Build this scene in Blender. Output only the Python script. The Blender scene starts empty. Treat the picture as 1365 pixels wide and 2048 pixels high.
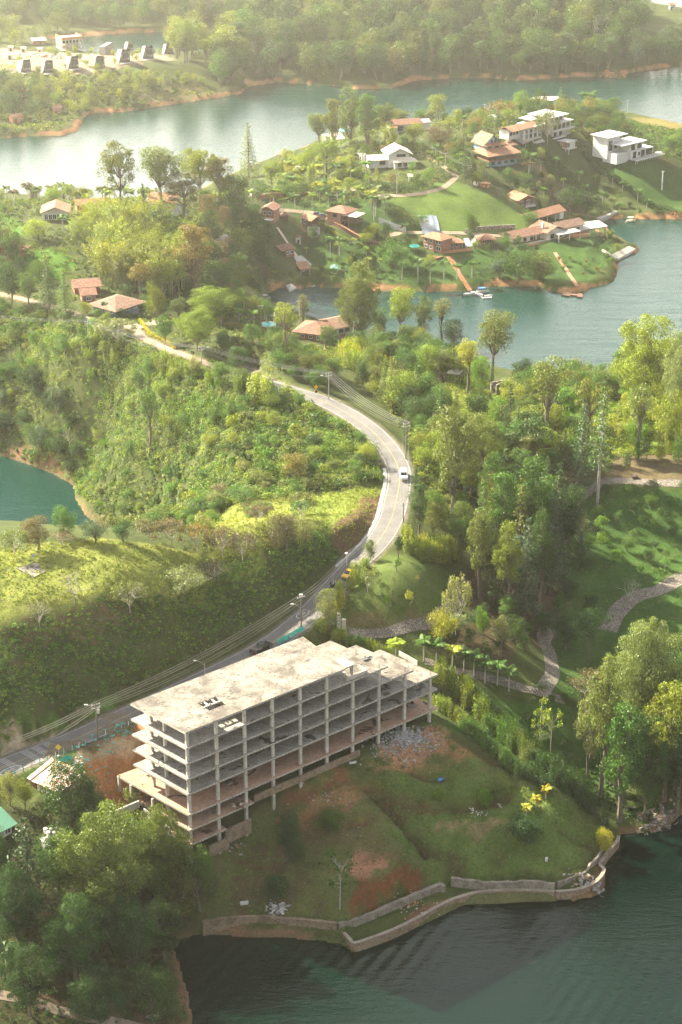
import bpy, math, random
import numpy as np
from mathutils import Vector, Matrix
random.seed(7); RS = np.random.RandomState(11)
scn = bpy.context.scene
COL = scn.collection
rad = math.radians

# ------------------------------------------------------------------ camera
FPX, PITCH, HC = 3800.0, rad(24.0), 230.0
cam = bpy.data.cameras.new('camera'); camo = bpy.data.objects.new('camera', cam); COL.objects.link(camo)
camo.location = (0, 0, HC); camo.rotation_euler = (rad(90) - PITCH, 0, 0)
cam.sensor_fit = 'VERTICAL'; cam.sensor_height = 36.0; cam.lens = FPX / 2048 * 36.0
cam.clip_start = 1.0; cam.clip_end = 20000
scn.camera = camo

# ------------------------------------------------------------------ light
SUN_AZ = rad(-57)      # measured from +Y (view direction) towards +X
SUN_EL = rad(36)
sd = Vector((math.sin(SUN_AZ) * math.cos(SUN_EL), math.cos(SUN_AZ) * math.cos(SUN_EL), math.sin(SUN_EL)))
w = bpy.data.worlds.new('World'); scn.world = w; w.use_nodes = True
nt = w.node_tree; nt.nodes.clear()
wo = nt.nodes.new('ShaderNodeOutputWorld'); bg = nt.nodes.new('ShaderNodeBackground'); sk = nt.nodes.new('ShaderNodeTexSky')
sk.sky_type = 'NISHITA'; sk.sun_disc = False; sk.sun_elevation = SUN_EL; sk.sun_rotation = SUN_AZ
sk.air_density = 1.0; sk.dust_density = 3.0; sk.ozone_density = 1.0; sk.altitude = 2000
bg.inputs['Strength'].default_value = 0.06
tcw = nt.nodes.new('ShaderNodeTexCoord'); mpw = nt.nodes.new('ShaderNodeMapping'); mpw.inputs['Scale'].default_value = (1, 1, 3.2); cl = nt.nodes.new('ShaderNodeTexNoise'); cl.inputs['Scale'].default_value = 2.2; cl.inputs['Detail'].default_value = 7.0
rw = nt.nodes.new('ShaderNodeValToRGB'); rw.color_ramp.elements[0].position = 0.46; rw.color_ramp.elements[1].position = 0.66; mxw = nt.nodes.new('ShaderNodeMix'); mxw.data_type = 'RGBA'; mxw.inputs[7].default_value = (10.5, 10.0, 9.0, 1)
nt.links.new(tcw.outputs['Generated'], mpw.inputs[0]); nt.links.new(mpw.outputs[0], cl.inputs['Vector']); nt.links.new(cl.outputs[0], rw.inputs[0]); nt.links.new(rw.outputs[0], mxw.inputs[0]); nt.links.new(sk.outputs[0], mxw.inputs[6])   # bright broken cloud over the blue
# hazy bright band above the horizon, brighter towards the sun
def wn(t, **k):
    n = nt.nodes.new(t)
    for a, b in k.items(): setattr(n, a, b)
    return n
spw = wn('ShaderNodeSeparateXYZ'); nt.links.new(tcw.outputs['Generated'], spw.inputs[0]); mr = wn('ShaderNodeMapRange', interpolation_type='SMOOTHSTEP'); nt.links.new(spw.outputs[2], mr.inputs[0]); mr.inputs[1].default_value = 0.38; mr.inputs[2].default_value = 0.12
dt = wn('ShaderNodeVectorMath', operation='DOT_PRODUCT'); nt.links.new(tcw.outputs['Generated'], dt.inputs[0]); dt.inputs[1].default_value = tuple(Vector((sd.x, sd.y, 0)).normalized())
m2 = wn('ShaderNodeMapRange'); nt.links.new(dt.outputs['Value'], m2.inputs[0]); m2.inputs[1].default_value = 0.1; m2.inputs[2].default_value = 1.0; m2.inputs[3].default_value = 4.0; m2.inputs[4].default_value = 52.0
hz = wn('ShaderNodeVectorMath', operation='SCALE'); hz.inputs[0].default_value = (1.0, 0.95, 0.84); nt.links.new(m2.outputs[0], hz.inputs['Scale'])
mx2 = nt.nodes.new('ShaderNodeMix'); mx2.data_type = 'RGBA'; nt.links.new(mr.outputs[0], mx2.inputs[0]); nt.links.new(mxw.outputs[2], mx2.inputs[6]); nt.links.new(hz.outputs[0], mx2.inputs[7])
nt.links.new(mx2.outputs[2], bg.inputs[0]); nt.links.new(bg.outputs[0], wo.inputs[0])
sl = bpy.data.lights.new('sun', 'SUN'); so = bpy.data.objects.new('sun', sl); COL.objects.link(so)
sl.energy = 5.0; sl.angle = rad(0.5); sl.color = (1.0, 0.91, 0.73)
so.rotation_euler = sd.to_track_quat('Z', 'Y').to_euler()
scn.view_settings.view_transform = 'Standard'; scn.view_settings.look = 'None'
scn.view_settings.exposure = 2.25; scn.view_settings.gamma = 1.0
scn.cycles.use_denoising = True; scn.cycles.use_adaptive_sampling = False; scn.cycles.denoising_prefilter = 'NONE'
scn.cycles.max_bounces = 6; scn.cycles.diffuse_bounces = 2; scn.cycles.glossy_bounces = 2
scn.cycles.transmission_bounces = 3; scn.cycles.transparent_max_bounces = 4; scn.cycles.volume_bounces = 0
scn.cycles.caustics_reflective = False; scn.cycles.caustics_refractive = False

# ------------------------------------------------------------------ pixel <-> world helpers (photo pixels, 1365 x 2048)
SP, CP = math.sin(PITCH), math.cos(PITCH)
def G(px, py, z=0.0):
    x = px - 682.5; y = py - 1024.0
    t = (HC - z) / (FPX * SP + y * CP)
    return np.array([x * t, (FPX * CP - y * SP) * t])
def proj(X, Y, Z):
    d = HC - Z; den = d * SP + Y * CP
    return 682.5 + FPX * X / den, 1024 + FPX * (d * CP - Y * SP) / den
def mpp(X, Y, Z): return ((HC - Z) * SP + Y * CP) / FPX

# ------------------------------------------------------------------ noise
def vnoise(x, y, seed=0):
    xi = np.floor(x).astype(np.int64); yi = np.floor(y).astype(np.int64)
    fx = x - xi; fy = y - yi
    fx = fx * fx * (3 - 2 * fx); fy = fy * fy * (3 - 2 * fy)
    def h(a, b):
        n = (a * 374761393 + b * 668265263 + seed * 974634777) & 0x7fffffff
        n = ((n ^ (n >> 13)) * 1274126177) & 0x7fffffff
        return ((n ^ (n >> 16)) & 0xffff) / 65535.0
    return (h(xi, yi) * (1 - fx) + h(xi + 1, yi) * fx) * (1 - fy) + (h(xi, yi + 1) * (1 - fx) + h(xi + 1, yi + 1) * fx) * fy
def fbm(x, y, o=4, seed=0):
    r = 0; a = 0.5
    for i in range(o):
        r = r + a * (vnoise(x, y, seed + i) - 0.5) * 2; x = x * 2.03 + 17; y = y * 2.03 + 5; a *= 0.5
    return r

# ------------------------------------------------------------------ terrain
TP = """0 1540 27;130 1490 27;262 1430 27.5;400 1365 28;523 1295 29;600 1235 30;650 1180 31;700 1130 32;770 1080 33.5;790 1010 35;800 950 36.5;780 900 37.5;740 860 38.5;690 830 39;620 795 39.5;560 775 40
-300 1700 27;-300 1600 27
0 1500 28;130 1440 28;260 1390 28.5;400 1325 29;500 1268 29.5;600 1195 30.5;675 1120 32
0 1330 41;60 1240 46;200 1200 46;330 1195 42;450 1135 41;560 1110 40;625 1062 41;100 1400 35;300 1290 35;500 1190 36
0 1180 49;150 1160 48;300 1150 46;0 1095 50;150 1080 50;300 1088 47;440 1120 43;-200 1150 52;-300 1300 50
60 1050 18;250 1075 22;420 1075 30
300 1050 6;300 960 16;300 870 26;300 780 35;300 705 41;210 1010 3
0 600 35;200 660 40;400 735 43;500 770 42;0 700 26;0 800 13;100 700 32;100 850 15;150 780 27;180 900 10;-200 650 32;-200 800 10
500 1050 33;500 1000 33;500 900 36;600 850 38;600 950 36;400 900 30;400 1000 22;400 810 37;680 1010 36;640 960 36;730 950 37;600 1040 37;720 1040 36.5;680 1080 37
130 620 39;270 650 41;350 700 43;440 735 43;60 600 37
220 612 37;150 575 38;70 520 41;30 480 43;110 445 42;320 415 38;30 400 34;200 405 28;240 420 30;400 430 28;350 500 36;400 560 36;300 560 36;450 600 24;480 560 18;470 500 20;540 540 8;430 650 30;520 660 23;600 655 19
540 655 20;640 655 16;690 685 17;760 690 10;700 720 26;600 700 34;760 740 28;850 790 30;700 760 35;800 850 34;880 850 32
900 750 16;840 715 8;1005 775 18;950 830 24;950 900 27;1000 770 17;1100 780 12;1250 790 10;1365 780 8;1250 800 15;1365 880 22;1150 880 23;1500 800 10;1500 900 24;1050 950 25
1250 965 24;1365 960 24;1365 1080 17;1200 1100 18;1100 1040 21;1300 1180 15;1250 1250 13;1190 1190 14;1365 1170 15;1100 1200 16;1150 1290 12;1365 1350 9;1280 1400 8;1500 1300 10
1000 1230 20;950 1150 24;900 1050 30;860 1000 34;1000 1050 25;870 1180 27;860 1080 32;930 1160 24
790 1128 34;740 1150 34;860 1150 31;790 1200 31.5;720 1200 31;850 1210 29;690 1250 27.5;780 1262 26;850 1245 26;680 1180 31.5
960 1290 21;1040 1290 18;870 1330 21.5;1000 1362 17;1080 1390 14.5;1150 1400 12;1090 1320 14;800 1300 24;740 1290 25;1180 1330 11
1000 1450 11;1100 1500 7;900 1400 17;1200 1500 5;1250 1560 3;950 1420 15;1150 1590 4;1280 1600 2;1365 1560 3;1500 1500 4
870 1475 19.3;880 1430 19.5;950 1520 17.5;1000 1545 16;1100 1590 12;1190 1640 5.5;1060 1600 12;1000 1600 11.5;1230 1680 1.5
700 1545 18.5;780 1500 19.2;620 1600 16.5;560 1630 14.5;500 1680 11.5;440 1720 9.5;800 1560 17;900 1590 13;850 1640 10.5;950 1650 10;1050 1650 9.5
600 1660 12;700 1650 12;750 1700 9;650 1720 9;600 1760 7;500 1760 7.5;450 1800 5.5;550 1810 5;650 1830 4.5;750 1780 6;820 1740 7;900 1720 6;1000 1720 6;1100 1710 5;1170 1700 3.5;900 1748 3.5;1050 1745 3.5;830 1770 4.2;1150 1730 2.5
200 1470 26.5;200 1540 26.5;270 1500 26.5;235 1570 22;300 1560 22;350 1620 19.5;350 1700 15;400 1760 9.5;120 1570 25.5;60 1600 25;0 1640 24;60 1700 22;0 1720 22;160 1680 22;250 1660 21;250 1750 18;150 1800 18;0 1850 18;100 1900 15;250 1850 12;330 1820 7;300 1950 5.5;200 2000 9;0 2048 12;340 2040 2;-300 1900 20;-300 2100 14;100 2150 8
1130 485 6.5;1080 495 6;1200 470 4;1180 540 3.2;1150 565 1.5;1050 520 5;900 500 9;870 510 8;850 545 4;960 560 2.5;1000 530 5;1040 460 9;950 445 13;1000 430 13;860 480 11;830 440 15;900 420 17;960 400 18;880 375 22;900 365 22;830 390 21;780 390 21;1040 405 13;1000 365 17;1100 430 5;1100 380 11;1150 380 8;1150 430 2;1070 350 17;990 325 21;1040 275 27;1100 265 28;1150 300 20;1200 340 13;1250 400 5;1300 410 3;1340 425 1.5;1340 370 7;1290 360 11;1270 315 18;1220 290 22;1200 250 22;1150 230 20;1270 240 8;1350 262 5;1365 300 12;1500 330 10;1100 230 22;1050 235 24
800 330 24;850 325 24;830 258 26;760 265 20;700 280 20;670 340 18;620 320 8;560 330 4;600 350 13;720 330 21;760 370 22;700 380 18;650 390 16;600 400 18;550 390 18;500 390 16;690 445 16;640 430 16;550 430 19;520 440 20;620 465 11.5;660 490 9;720 500 8;760 490 9;800 480 11;700 540 4;780 550 3;830 560 2.5;600 500 7;575 540 4;590 560 1.5;560 500 9;900 290 25;950 260 25;1000 250 25;920 325 24;950 345 22
200 130 15;60 110 15;330 130 14;-100 120 15;100 165 11;200 180 8;50 190 8;0 230 5;300 170 8;400 160 7;430 130 9;250 205 3;350 190 3;100 240 3;-200 200 10;480 150 6;480 110 10
600 130 7;700 120 10;800 110 10;900 110 10;1000 110 9;1100 110 8;1200 110 8;1200 70 15;1365 90 8;600 60 18;750 50 22;900 40 22;1050 40 22;1200 30 20;600 0 26;800 -10 30;1000 -10 30;1200 0 20;1300 50 8;500 50 14;1500 80 8;700 -60 34;1000 -60 34
200 15 8;100 30 6;300 10 12;0 10 10;400 20 12;-200 20 10;450 -20 20;200 -20 18;0 -30 18;200 -80 40;0 -80 40;500 -80 38;800 -110 38;1100 -110 30"""
CTRL = []
for ln in TP.replace('\n', ';').split(';'):
    if ln.strip():
        a, b, z = map(float, ln.split()); g = G(a, b, z); CTRL.append((g[0], g[1], z))
for x_, y_, z_ in ((-700, 2400, 60), (0, 2500, 60), (700, 2400, 60), (-500, 1900, 50), (500, 1900, 40), (0, 2000, 50), (-150, 230, 20), (-60, 230, 4), (-200, 300, 25), (-400, 500, 50), (-450, 800, 20), (400, 500, 15), (350, 400, 12), (500, 900, 15), (700, 1300, 15), (-700, 1300, 15), (-150, 350, 30)):
    CTRL.append((x_, y_, z_))
CTRL = np.array(CTRL)

WATER_PX = {
 'near': "345 2075;385 2048;378 1995;365 1950;350 1905;345 1880;400 1868;470 1872;560 1875;640 1880;688 1889;706 1901;760 1886;830 1851;900 1817;945 1801;1000 1796;1100 1797;1150 1800;1195 1792;1211 1768;1206 1745;1214 1716;1236 1690;1241 1668;1300 1663;1335 1652;1365 1628;1430 1590;1600 1480;2400 1400;2400 2400;1000 2600;350 2600",
 'cove': "-600 870;-200 885;0 910;50 925;110 948;148 970;153 1000;170 1027;195 1048;215 1062;100 1085;-300 1110;-700 1110",
 'mid': "500 612;530 592;556 575;592 580;632 573;658 577;680 575;720 580;770 583;820 582;855 584;925 583;941 581;996 572;1050 573;1080 572;1101 583;1140 586;1172 583;1186 576;1210 570;1228 562;1238 537;1231 527;1242 516;1277 504;1276 494;1256 486;1240 478;1224 467;1207 446;1212 438;1259 437;1300 438;1365 438;1480 440;1700 430;2100 500;2100 700;1500 720;1365 742;1250 752;1150 758;1050 748;950 730;850 708;760 684;690 655;600 634;520 622",
 'upper': "-800 285;-200 280;0 277;64 272;125 271;156 262;165 243;172 230;195 225;250 224;306 215;380 204;440 195;480 188;500 172;560 165;640 170;713 178;783 177;833 161;900 157;983 156;1033 162;1133 155;1208 152;1248 159;1256 146;1365 132;1500 120;2400 90;2400 330;1700 330;1450 280;1365 252;1310 240;1265 230;1200 214;1150 210;1050 216;950 228;860 240;760 250;700 256;650 275;600 300;550 315;500 335;440 360;390 385;320 400;250 405;100 397;0 388;-200 400;-800 420",
 'back': "90 78;200 71;260 66;320 64;420 60;480 74;440 100;300 112;180 108;120 95",
 'far': "1240 22;1300 8;1365 18;1500 30;2400 20;2400 -60;1500 -60;1250 -20"}
WPOLY = []
for k, s in WATER_PX.items():
    WPOLY.append(np.array([G(*map(float, t.split()), 0.0) for t in s.split(';')]))

def inpoly(X, Y, poly):
    r = np.zeros(X.shape, bool); n = len(poly)
    for i in range(n):
        x1, y1 = poly[i]; x2, y2 = poly[(i + 1) % n]
        if y1 == y2: continue
        c = (Y > min(y1, y2)) & (Y <= max(y1, y2))
        r ^= c & (X < (x2 - x1) * (Y - y1) / (y2 - y1) + x1)
    return r
def segdist(X, Y, pts, closed=False, zs=None):
    D = np.full(X.shape, 1e9); Z = np.zeros(X.shape); n = len(pts)
    for i in range(n if closed else n - 1):
        x1, y1 = pts[i][:2]; x2, y2 = pts[(i + 1) % n][:2]
        dx, dy = x2 - x1, y2 - y1; L = dx * dx + dy * dy + 1e-9
        t = np.clip(((X - x1) * dx + (Y - y1) * dy) / L, 0, 1)
        d = np.hypot(X - x1 - t * dx, Y - y1 - t * dy)
        m = d < D; D = np.where(m, d, D)
        if zs is not None: Z = np.where(m, zs[i] + t * (zs[(i + 1) % n] - zs[i]), Z)
    return (D, Z) if zs is not None else D
def smooth(pts, n=6):
    pts = [np.array(p, float) for p in pts]; out = []
    P_ = [2 * pts[0] - pts[1]] + pts + [2 * pts[-1] - pts[-2]]
    for i in range(1, len(P_) - 2):
        a, b, c, d = P_[i - 1:i + 3]
        for k in range(n):
            t = k / n
            out.append(0.5 * (2 * b + (c - a) * t + (2 * a - 5 * b + 4 * c - d) * t * t + (3 * b - a - 3 * c + d) * t ** 3))
    out.append(pts[-1]); return np.array(out)

NR, NC = 880, 500
Y0, KY = 205.0, math.log(2700 / 205.0) / (NR - 1)
gy = Y0 * np.exp(KY * np.arange(NR)); gt = np.linspace(-1, 1, NC)
HWID = lambda Y: 0.32 * Y + 70
GYY = np.repeat(gy[:, None], NC, 1); GXX = gt[None, :] * HWID(gy)[:, None]

def tps_fit(P_):
    n = len(P_); d2 = ((P_[:, None, :2] - P_[None, :, :2]) ** 2).sum(2) / 1e4
    K = np.where(d2 > 0, d2 * np.log(d2 + 1e-12), 0) + np.eye(n) * 0.0006
    A = np.zeros((n + 3, n + 3)); A[:n, :n] = K; A[:n, n] = 1; A[:n, n + 1:] = P_[:, :2] / 100; A[n, :n] = 1; A[n + 1:, :n] = (P_[:, :2] / 100).T
    return np.linalg.solve(A, np.concatenate([P_[:, 2], np.zeros(3)]))
def warp(P_):  # even out the scale between near and far ground
    Q = P_.copy(); r = 300.0 / P_[:, 1]; Q[:, 0] = P_[:, 0] * r; Q[:, 1] = 300 * np.log(P_[:, 1] / 300); return Q
CW = warp(CTRL)
# shoreline anchors
SH = []
for wp in WPOLY:
    for i in range(len(wp)):
        if 230 < wp[i][1] < 1900 and abs(wp[i][0]) < HWID(wp[i][1]): SH.append((wp[i][0], wp[i][1], 0.0))
SH = warp(np.array(SH))
ALLC = np.concatenate([CW, SH]); wts = tps_fit(ALLC)
def tps_eval(X, Y):
    Q = warp(np.stack([X.ravel(), Y.ravel(), np.zeros(X.size)], 1)); out = np.empty(len(Q))
    for s in range(0, len(Q), 20000):
        q = Q[s:s + 20000]
        d2 = ((q[:, None, 0] - ALLC[None, :, 0]) ** 2 + (q[:, None, 1] - ALLC[None, :, 1]) ** 2) / 1e4
        out[s:s + 20000] = (d2 * np.log(d2 + 1e-12)) @ wts[:-3] + wts[-3] + q[:, 0] / 100 * wts[-2] + q[:, 1] / 100 * wts[-1]
    return out.reshape(X.shape)
GZ = tps_eval(GXX, GYY)
GZ = np.clip(GZ, -5, 75)
wat = np.zeros(GZ.shape, bool); wd = np.full(GZ.shape, 1e9)
for wp in WPOLY:
    wat |= inpoly(GXX, GYY, wp)
    wd = np.minimum(wd, segdist(GXX, GYY, wp, True))
shore_n = fbm(GXX / 3.0, GYY / 3.0, 3, 5)
bank = 0.25 + 1.6 * (1 - np.exp(-np.clip(wd + shore_n * 1.2, 0, None) / 1.6))
land = np.where(wd < 14, bank + np.clip(wd, 0, 14) * 0.06 + np.clip(GZ, 0, None) * np.clip(wd / 14, 0, 1) ** 0.8 * 1.0, np.maximum(GZ, 2.2))
land = np.where(wd < 14, np.minimum(land, np.maximum(GZ, 2.2) + 0.4), land)
GZ = np.where(wat, -np.minimum(5, 0.35 * wd + 0.3), land)

# flattened strips (roads, paths) and pads; z given at control pixels
def wpath(s, n=6):
    """'px py z;...' -> smoothed world polyline (x, y, z)"""
    L = []
    for t in s.split(';'):
        a, b, z = map(float, t.split()); g = G(a, b, z); L.append((g[0], g[1], z))
    return smooth(L, n)
ROADS = {
 'main': (wpath("-260 1655 27;-120 1598 27;0 1538 27;130 1487 27;262 1428 27.5;400 1362 28;523 1300 29;605 1240 30;655 1190 31;700 1140 32;755 1085 33.5;782 1040 34.5;793 1000 35.3;800 960 36.2;795 930 37;775 895 37.7;740 858 38.5;690 824 39;640 800 39.4;590 784 39.8;552 772 40;528 764 38.5;506 753 36;490 740 33"), 3.3),
 'dirt': (wpath("-200 560 35;-60 575 36.5;0 588 36.8;60 602 37.3;130 622 39;200 645 40.5;262 655 41;290 678 42;340 700 43;400 722 43;425 732 42;440 738 41"), 2.1),
}
ZT = {}
def flatten(poly_or_line, hw, feather, tag=None):
    global GZ
    zs = poly_or_line[:, 2]
    D, Z = segdist(GXX, GYY, poly_or_line, False, zs)
    m = np.clip((hw + feather - D) / feather, 0, 1); m = m * m * (3 - 2 * m)
    GZ = GZ * (1 - m) + Z * m
    return D
def pad(px_list, z, feather=2.5):
    """level pad inside the polygon of photo pixels at height z"""
    global GZ
    pl = np.array([G(a, b, z) for a, b in px_list])
    ins = inpoly(GXX, GYY, pl); D = segdist(GXX, GYY, pl, True); D = np.where(ins, 0, D)
    m = np.clip(1 - D / feather, 0, 1); m = m * m * (3 - 2 * m)
    GZ = GZ * (1 - m) + z * m
rough = fbm(GXX / 9, GYY / 9, 4, 21) * 1.0 + fbm(GXX / 2.2, GYY / 2.2, 3, 31) * 0.28
GZ = np.where(wat, GZ, GZ + rough * np.clip(wd / 10, 0, 1) * 0.55)
DMAIN = flatten(ROADS['main'][0], 3.9, 4.0)
DDIRT = flatten(ROADS['dirt'][0], 2.3, 3.0)

def HZ(x, y):
    """terrain height at world x, y (arrays or floats)"""
    x = np.asarray(x, float); y = np.asarray(y, float)
    r = np.clip(np.log(np.maximum(y, Y0 + .01) / Y0) / KY, 0, NR - 1.001); c = np.clip((x / HWID(y) + 1) / 2 * (NC - 1), 0, NC - 1.001)
    ri = r.astype(int); ci = c.astype(int); fr = r - ri; fc = c - ci
    return (GZ[ri, ci] * (1 - fc) + GZ[ri, ci + 1] * fc) * (1 - fr) + (GZ[ri + 1, ci] * (1 - fc) + GZ[ri + 1, ci + 1] * fc) * fr
ZSTEP = np.linspace(78, -0.5, 400)
def P(px, py, dz=0.0):
    """where the view ray of a photo pixel first meets the ground"""
    x = px - 682.5; y = py - 1024.0
    t = (HC - ZSTEP) / (FPX * SP + y * CP)
    X = x * t; Y = (FPX * CP - y * SP) * t
    H = np.maximum(HZ(X, Y), 0.0); i = np.argmax(ZSTEP <= H)
    if i == 0: i = len(ZSTEP) - 1
    a = ZSTEP[i - 1] - H[i - 1]; b = H[i] - ZSTEP[i]; k = a / (a + b + 1e-9)
    return Vector((X[i - 1] + (X[i] - X[i - 1]) * k, Y[i - 1] + (Y[i] - Y[i - 1]) * k, float(np.maximum(HZ(X[i - 1] + (X[i] - X[i - 1]) * k, Y[i - 1] + (Y[i] - Y[i - 1]) * k), 0)) + dz))
def height_for(B, py):
    """height above point B whose image lies in photo row py"""
    v = py - 1024.0
    return HC - B[2] - B[1] * (FPX * SP + v * CP) / (FPX * CP - v * SP)
def rayY(px, py, Y):
    """point on the pixel's ray at distance Y"""
    x = px - 682.5; y = py - 1024.0
    t = Y / (FPX * CP - y * SP); return Vector((x * t, Y, HC - (FPX * SP + y * CP) * t))

# ------------------------------------------------------------------ mesh helpers
class MB:
    def __init__(s): s.v = []; s.f = []; s.m = []
    def add(s, vs, fs, mi=0, M=None):
        o = len(s.v)
        if M is not None: vs = [M @ Vector(q) for q in vs]
        s.v += [tuple(q) for q in vs]; s.f += [tuple(i + o for i in q) for q in fs]; s.m += [mi] * len(fs); return s
    def box(s, cx, cy, cz, sx, sy, sz, mi=0, M=None, rz=0):
        c, n = math.cos(rz), math.sin(rz); vs = []
        for dz in (-.5, .5):
            for dx, dy in ((-.5, -.5), (.5, -.5), (.5, .5), (-.5, .5)):
                a, b = dx * sx, dy * sy; vs.append((cx + a * c - b * n, cy + a * n + b * c, cz + dz * sz))
        return s.add(vs, [(3, 2, 1, 0), (4, 5, 6, 7), (0, 1, 5, 4), (1, 2, 6, 5), (2, 3, 7, 6), (3, 0, 4, 7)], mi, M)
    def prism(s, poly, z0, z1, mi=0, M=None):
        n = len(poly); vs = [(x, y, z0) for x, y in poly] + [(x, y, z1) for x, y in poly]
        return s.add(vs, [tuple(range(n))[::-1], tuple(range(n, 2 * n))] + [(i, (i + 1) % n, n + (i + 1) % n, n + i) for i in range(n)], mi, M)
    def slab(s, q, t, mi=0, M=None):
        """thick sheet: corners q (3D, ccw seen from above), thickness t downwards"""
        n = len(q); vs = [tuple(a) for a in q] + [(a[0], a[1], a[2] - t) for a in q]
        return s.add(vs, [tuple(range(n)), tuple(range(n, 2 * n))[::-1]] + [(i, n + i, n + (i + 1) % n, (i + 1) % n) for i in range(n)], mi, M)
    def tube(s, pts, rs, n=6, mi=0, M=None, cap=True):
        pts = [Vector(q) for q in pts]; vs = []; fs = []
        if not hasattr(rs, '__len__'): rs = [rs] * len(pts)
        for i, q in enumerate(pts):
            d = (pts[min(i + 1, len(pts) - 1)] - pts[max(i - 1, 0)])
            if d.length < 1e-6: d = Vector((0, 0, 1))
            d.normalize(); a = d.orthogonal().normalized() if abs(d.z) < .9 else Vector((1, 0, 0)); b = d.cross(a).normalized(); a = b.cross(d)
            for k in range(n):
                t = 2 * math.pi * k / n; vs.append(q + (a * math.cos(t) + b * math.sin(t)) * rs[i])
        for i in range(len(pts) - 1):
            for k in range(n): fs.append((i * n + k, i * n + (k + 1) % n, (i + 1) * n + (k + 1) % n, (i + 1) * n + k))
        if cap: fs += [tuple(range(n))[::-1], tuple(range((len(pts) - 1) * n, len(pts) * n))]
        return s.add(vs, fs, mi, M)
    def lathe(s, prof, n=12, c=(0, 0, 0), mi=0, M=None):
        vs = []; fs = []
        for r, z in prof:
            for k in range(n): t = 2 * math.pi * k / n; vs.append((c[0] + r * math.cos(t), c[1] + r * math.sin(t), c[2] + z))
        for i in range(len(prof) - 1):
            for k in range(n): fs.append((i * n + k, i * n + (k + 1) % n, (i + 1) * n + (k + 1) % n, (i + 1) * n + k))
        fs += [tuple(range(n))[::-1], tuple(range((len(prof) - 1) * n, len(prof) * n))]
        return s.add(vs, fs, mi, M)
    def mesh(s, name, mats):
        me = bpy.data.meshes.new(name); me.from_pydata(s.v, [], s.f)
        for m in (mats if isinstance(mats, (list, tuple)) else [mats]): me.materials.append(m)
        if len(set(s.m)) > 1: me.polygons.foreach_set('material_index', s.m)
        me.update(); return me
    def build(s, name, mats, parent=None, smooth=False):
        me = s.mesh(name, mats)
        if smooth: me.polygons.foreach_set('use_smooth', [True] * len(me.polygons))
        o = bpy.data.objects.new(name, me); COL.objects.link(o)
        if parent is not None: o.parent = parent
        return o
def tag(o, label=None, cat=None, group=None, kind=None):
    if label: o['label'] = label
    if cat: o['category'] = cat
    if group: o['group'] = group
    if kind: o['kind'] = kind
    return o
def thing(name, label, cat, loc=(0, 0, 0), rz=0.0, group=None):
    o = bpy.data.objects.new(name, None); o.empty_display_size = 1; COL.objects.link(o)
    o.location = loc; o.rotation_euler = (0, 0, rz); return tag(o, label, cat, group)
def copy_tree(o, parent=None):
    c = o.copy(); COL.objects.link(c); c.parent = parent
    for ch in o.children: copy_tree(ch, c)
    return c
def npmesh(name, V, F, mats, smooth=False):
    """fast mesh from arrays; F is (n, k)"""
    me = bpy.data.meshes.new(name); n, k = F.shape
    me.vertices.add(len(V)); me.vertices.foreach_set('co', V.astype(np.float32).ravel())
    me.loops.add(n * k); me.loops.foreach_set('vertex_index', F.astype(np.int32).ravel())
    me.polygons.add(n); me.polygons.foreach_set('loop_start', np.arange(0, n * k, k, dtype=np.int32))
    try: me.polygons.foreach_set('loop_total', np.full(n, k, np.int32))
    except Exception: pass
    if smooth: me.polygons.foreach_set('use_smooth', np.ones(n, bool))
    for m in (mats if isinstance(mats, (list, tuple)) else [mats]): me.materials.append(m)
    me.update(calc_edges=True); return me
def link(name, me, parent=None):
    o = bpy.data.objects.new(name, me); COL.objects.link(o)
    if parent is not None: o.parent = parent
    return o

# ------------------------------------------------------------------ materials
def newmat(name):
    m = bpy.data.materials.new(name); m.use_nodes = True; return m, m.node_tree, m.node_tree.nodes['Principled BSDF']
def N(nt, t, **kw):
    n = nt.nodes.new(t)
    for k, v in kw.items():
        if k in n.inputs: n.inputs[k].default_value = v
        else: setattr(n, k, v)
    return n
def rampn(nt, fac, stops):
    r = nt.nodes.new('ShaderNodeValToRGB'); e = r.color_ramp.elements
    while len(e) < len(stops): e.new(0.5)
    for i, (p, c) in enumerate(stops): e[i].position = p; e[i].color = (*c, 1) if len(c) == 3 else c
    nt.links.new(fac, r.inputs[0]); return r.outputs[0]
def mixc(nt, fac, a, b, mode='MIX'):
    m = nt.nodes.new('ShaderNodeMix'); m.data_type = 'RGBA'; m.blend_type = mode
    for i, v in ((0, fac), (6, a), (7, b)):
        if hasattr(v, 'links') or hasattr(v, 'is_linked'): nt.links.new(v, m.inputs[i])
        elif isinstance(v, (int, float)): m.inputs[i].default_value = v
        else: m.inputs[i].default_value = (*v, 1)
    return m.outputs[2]
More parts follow.
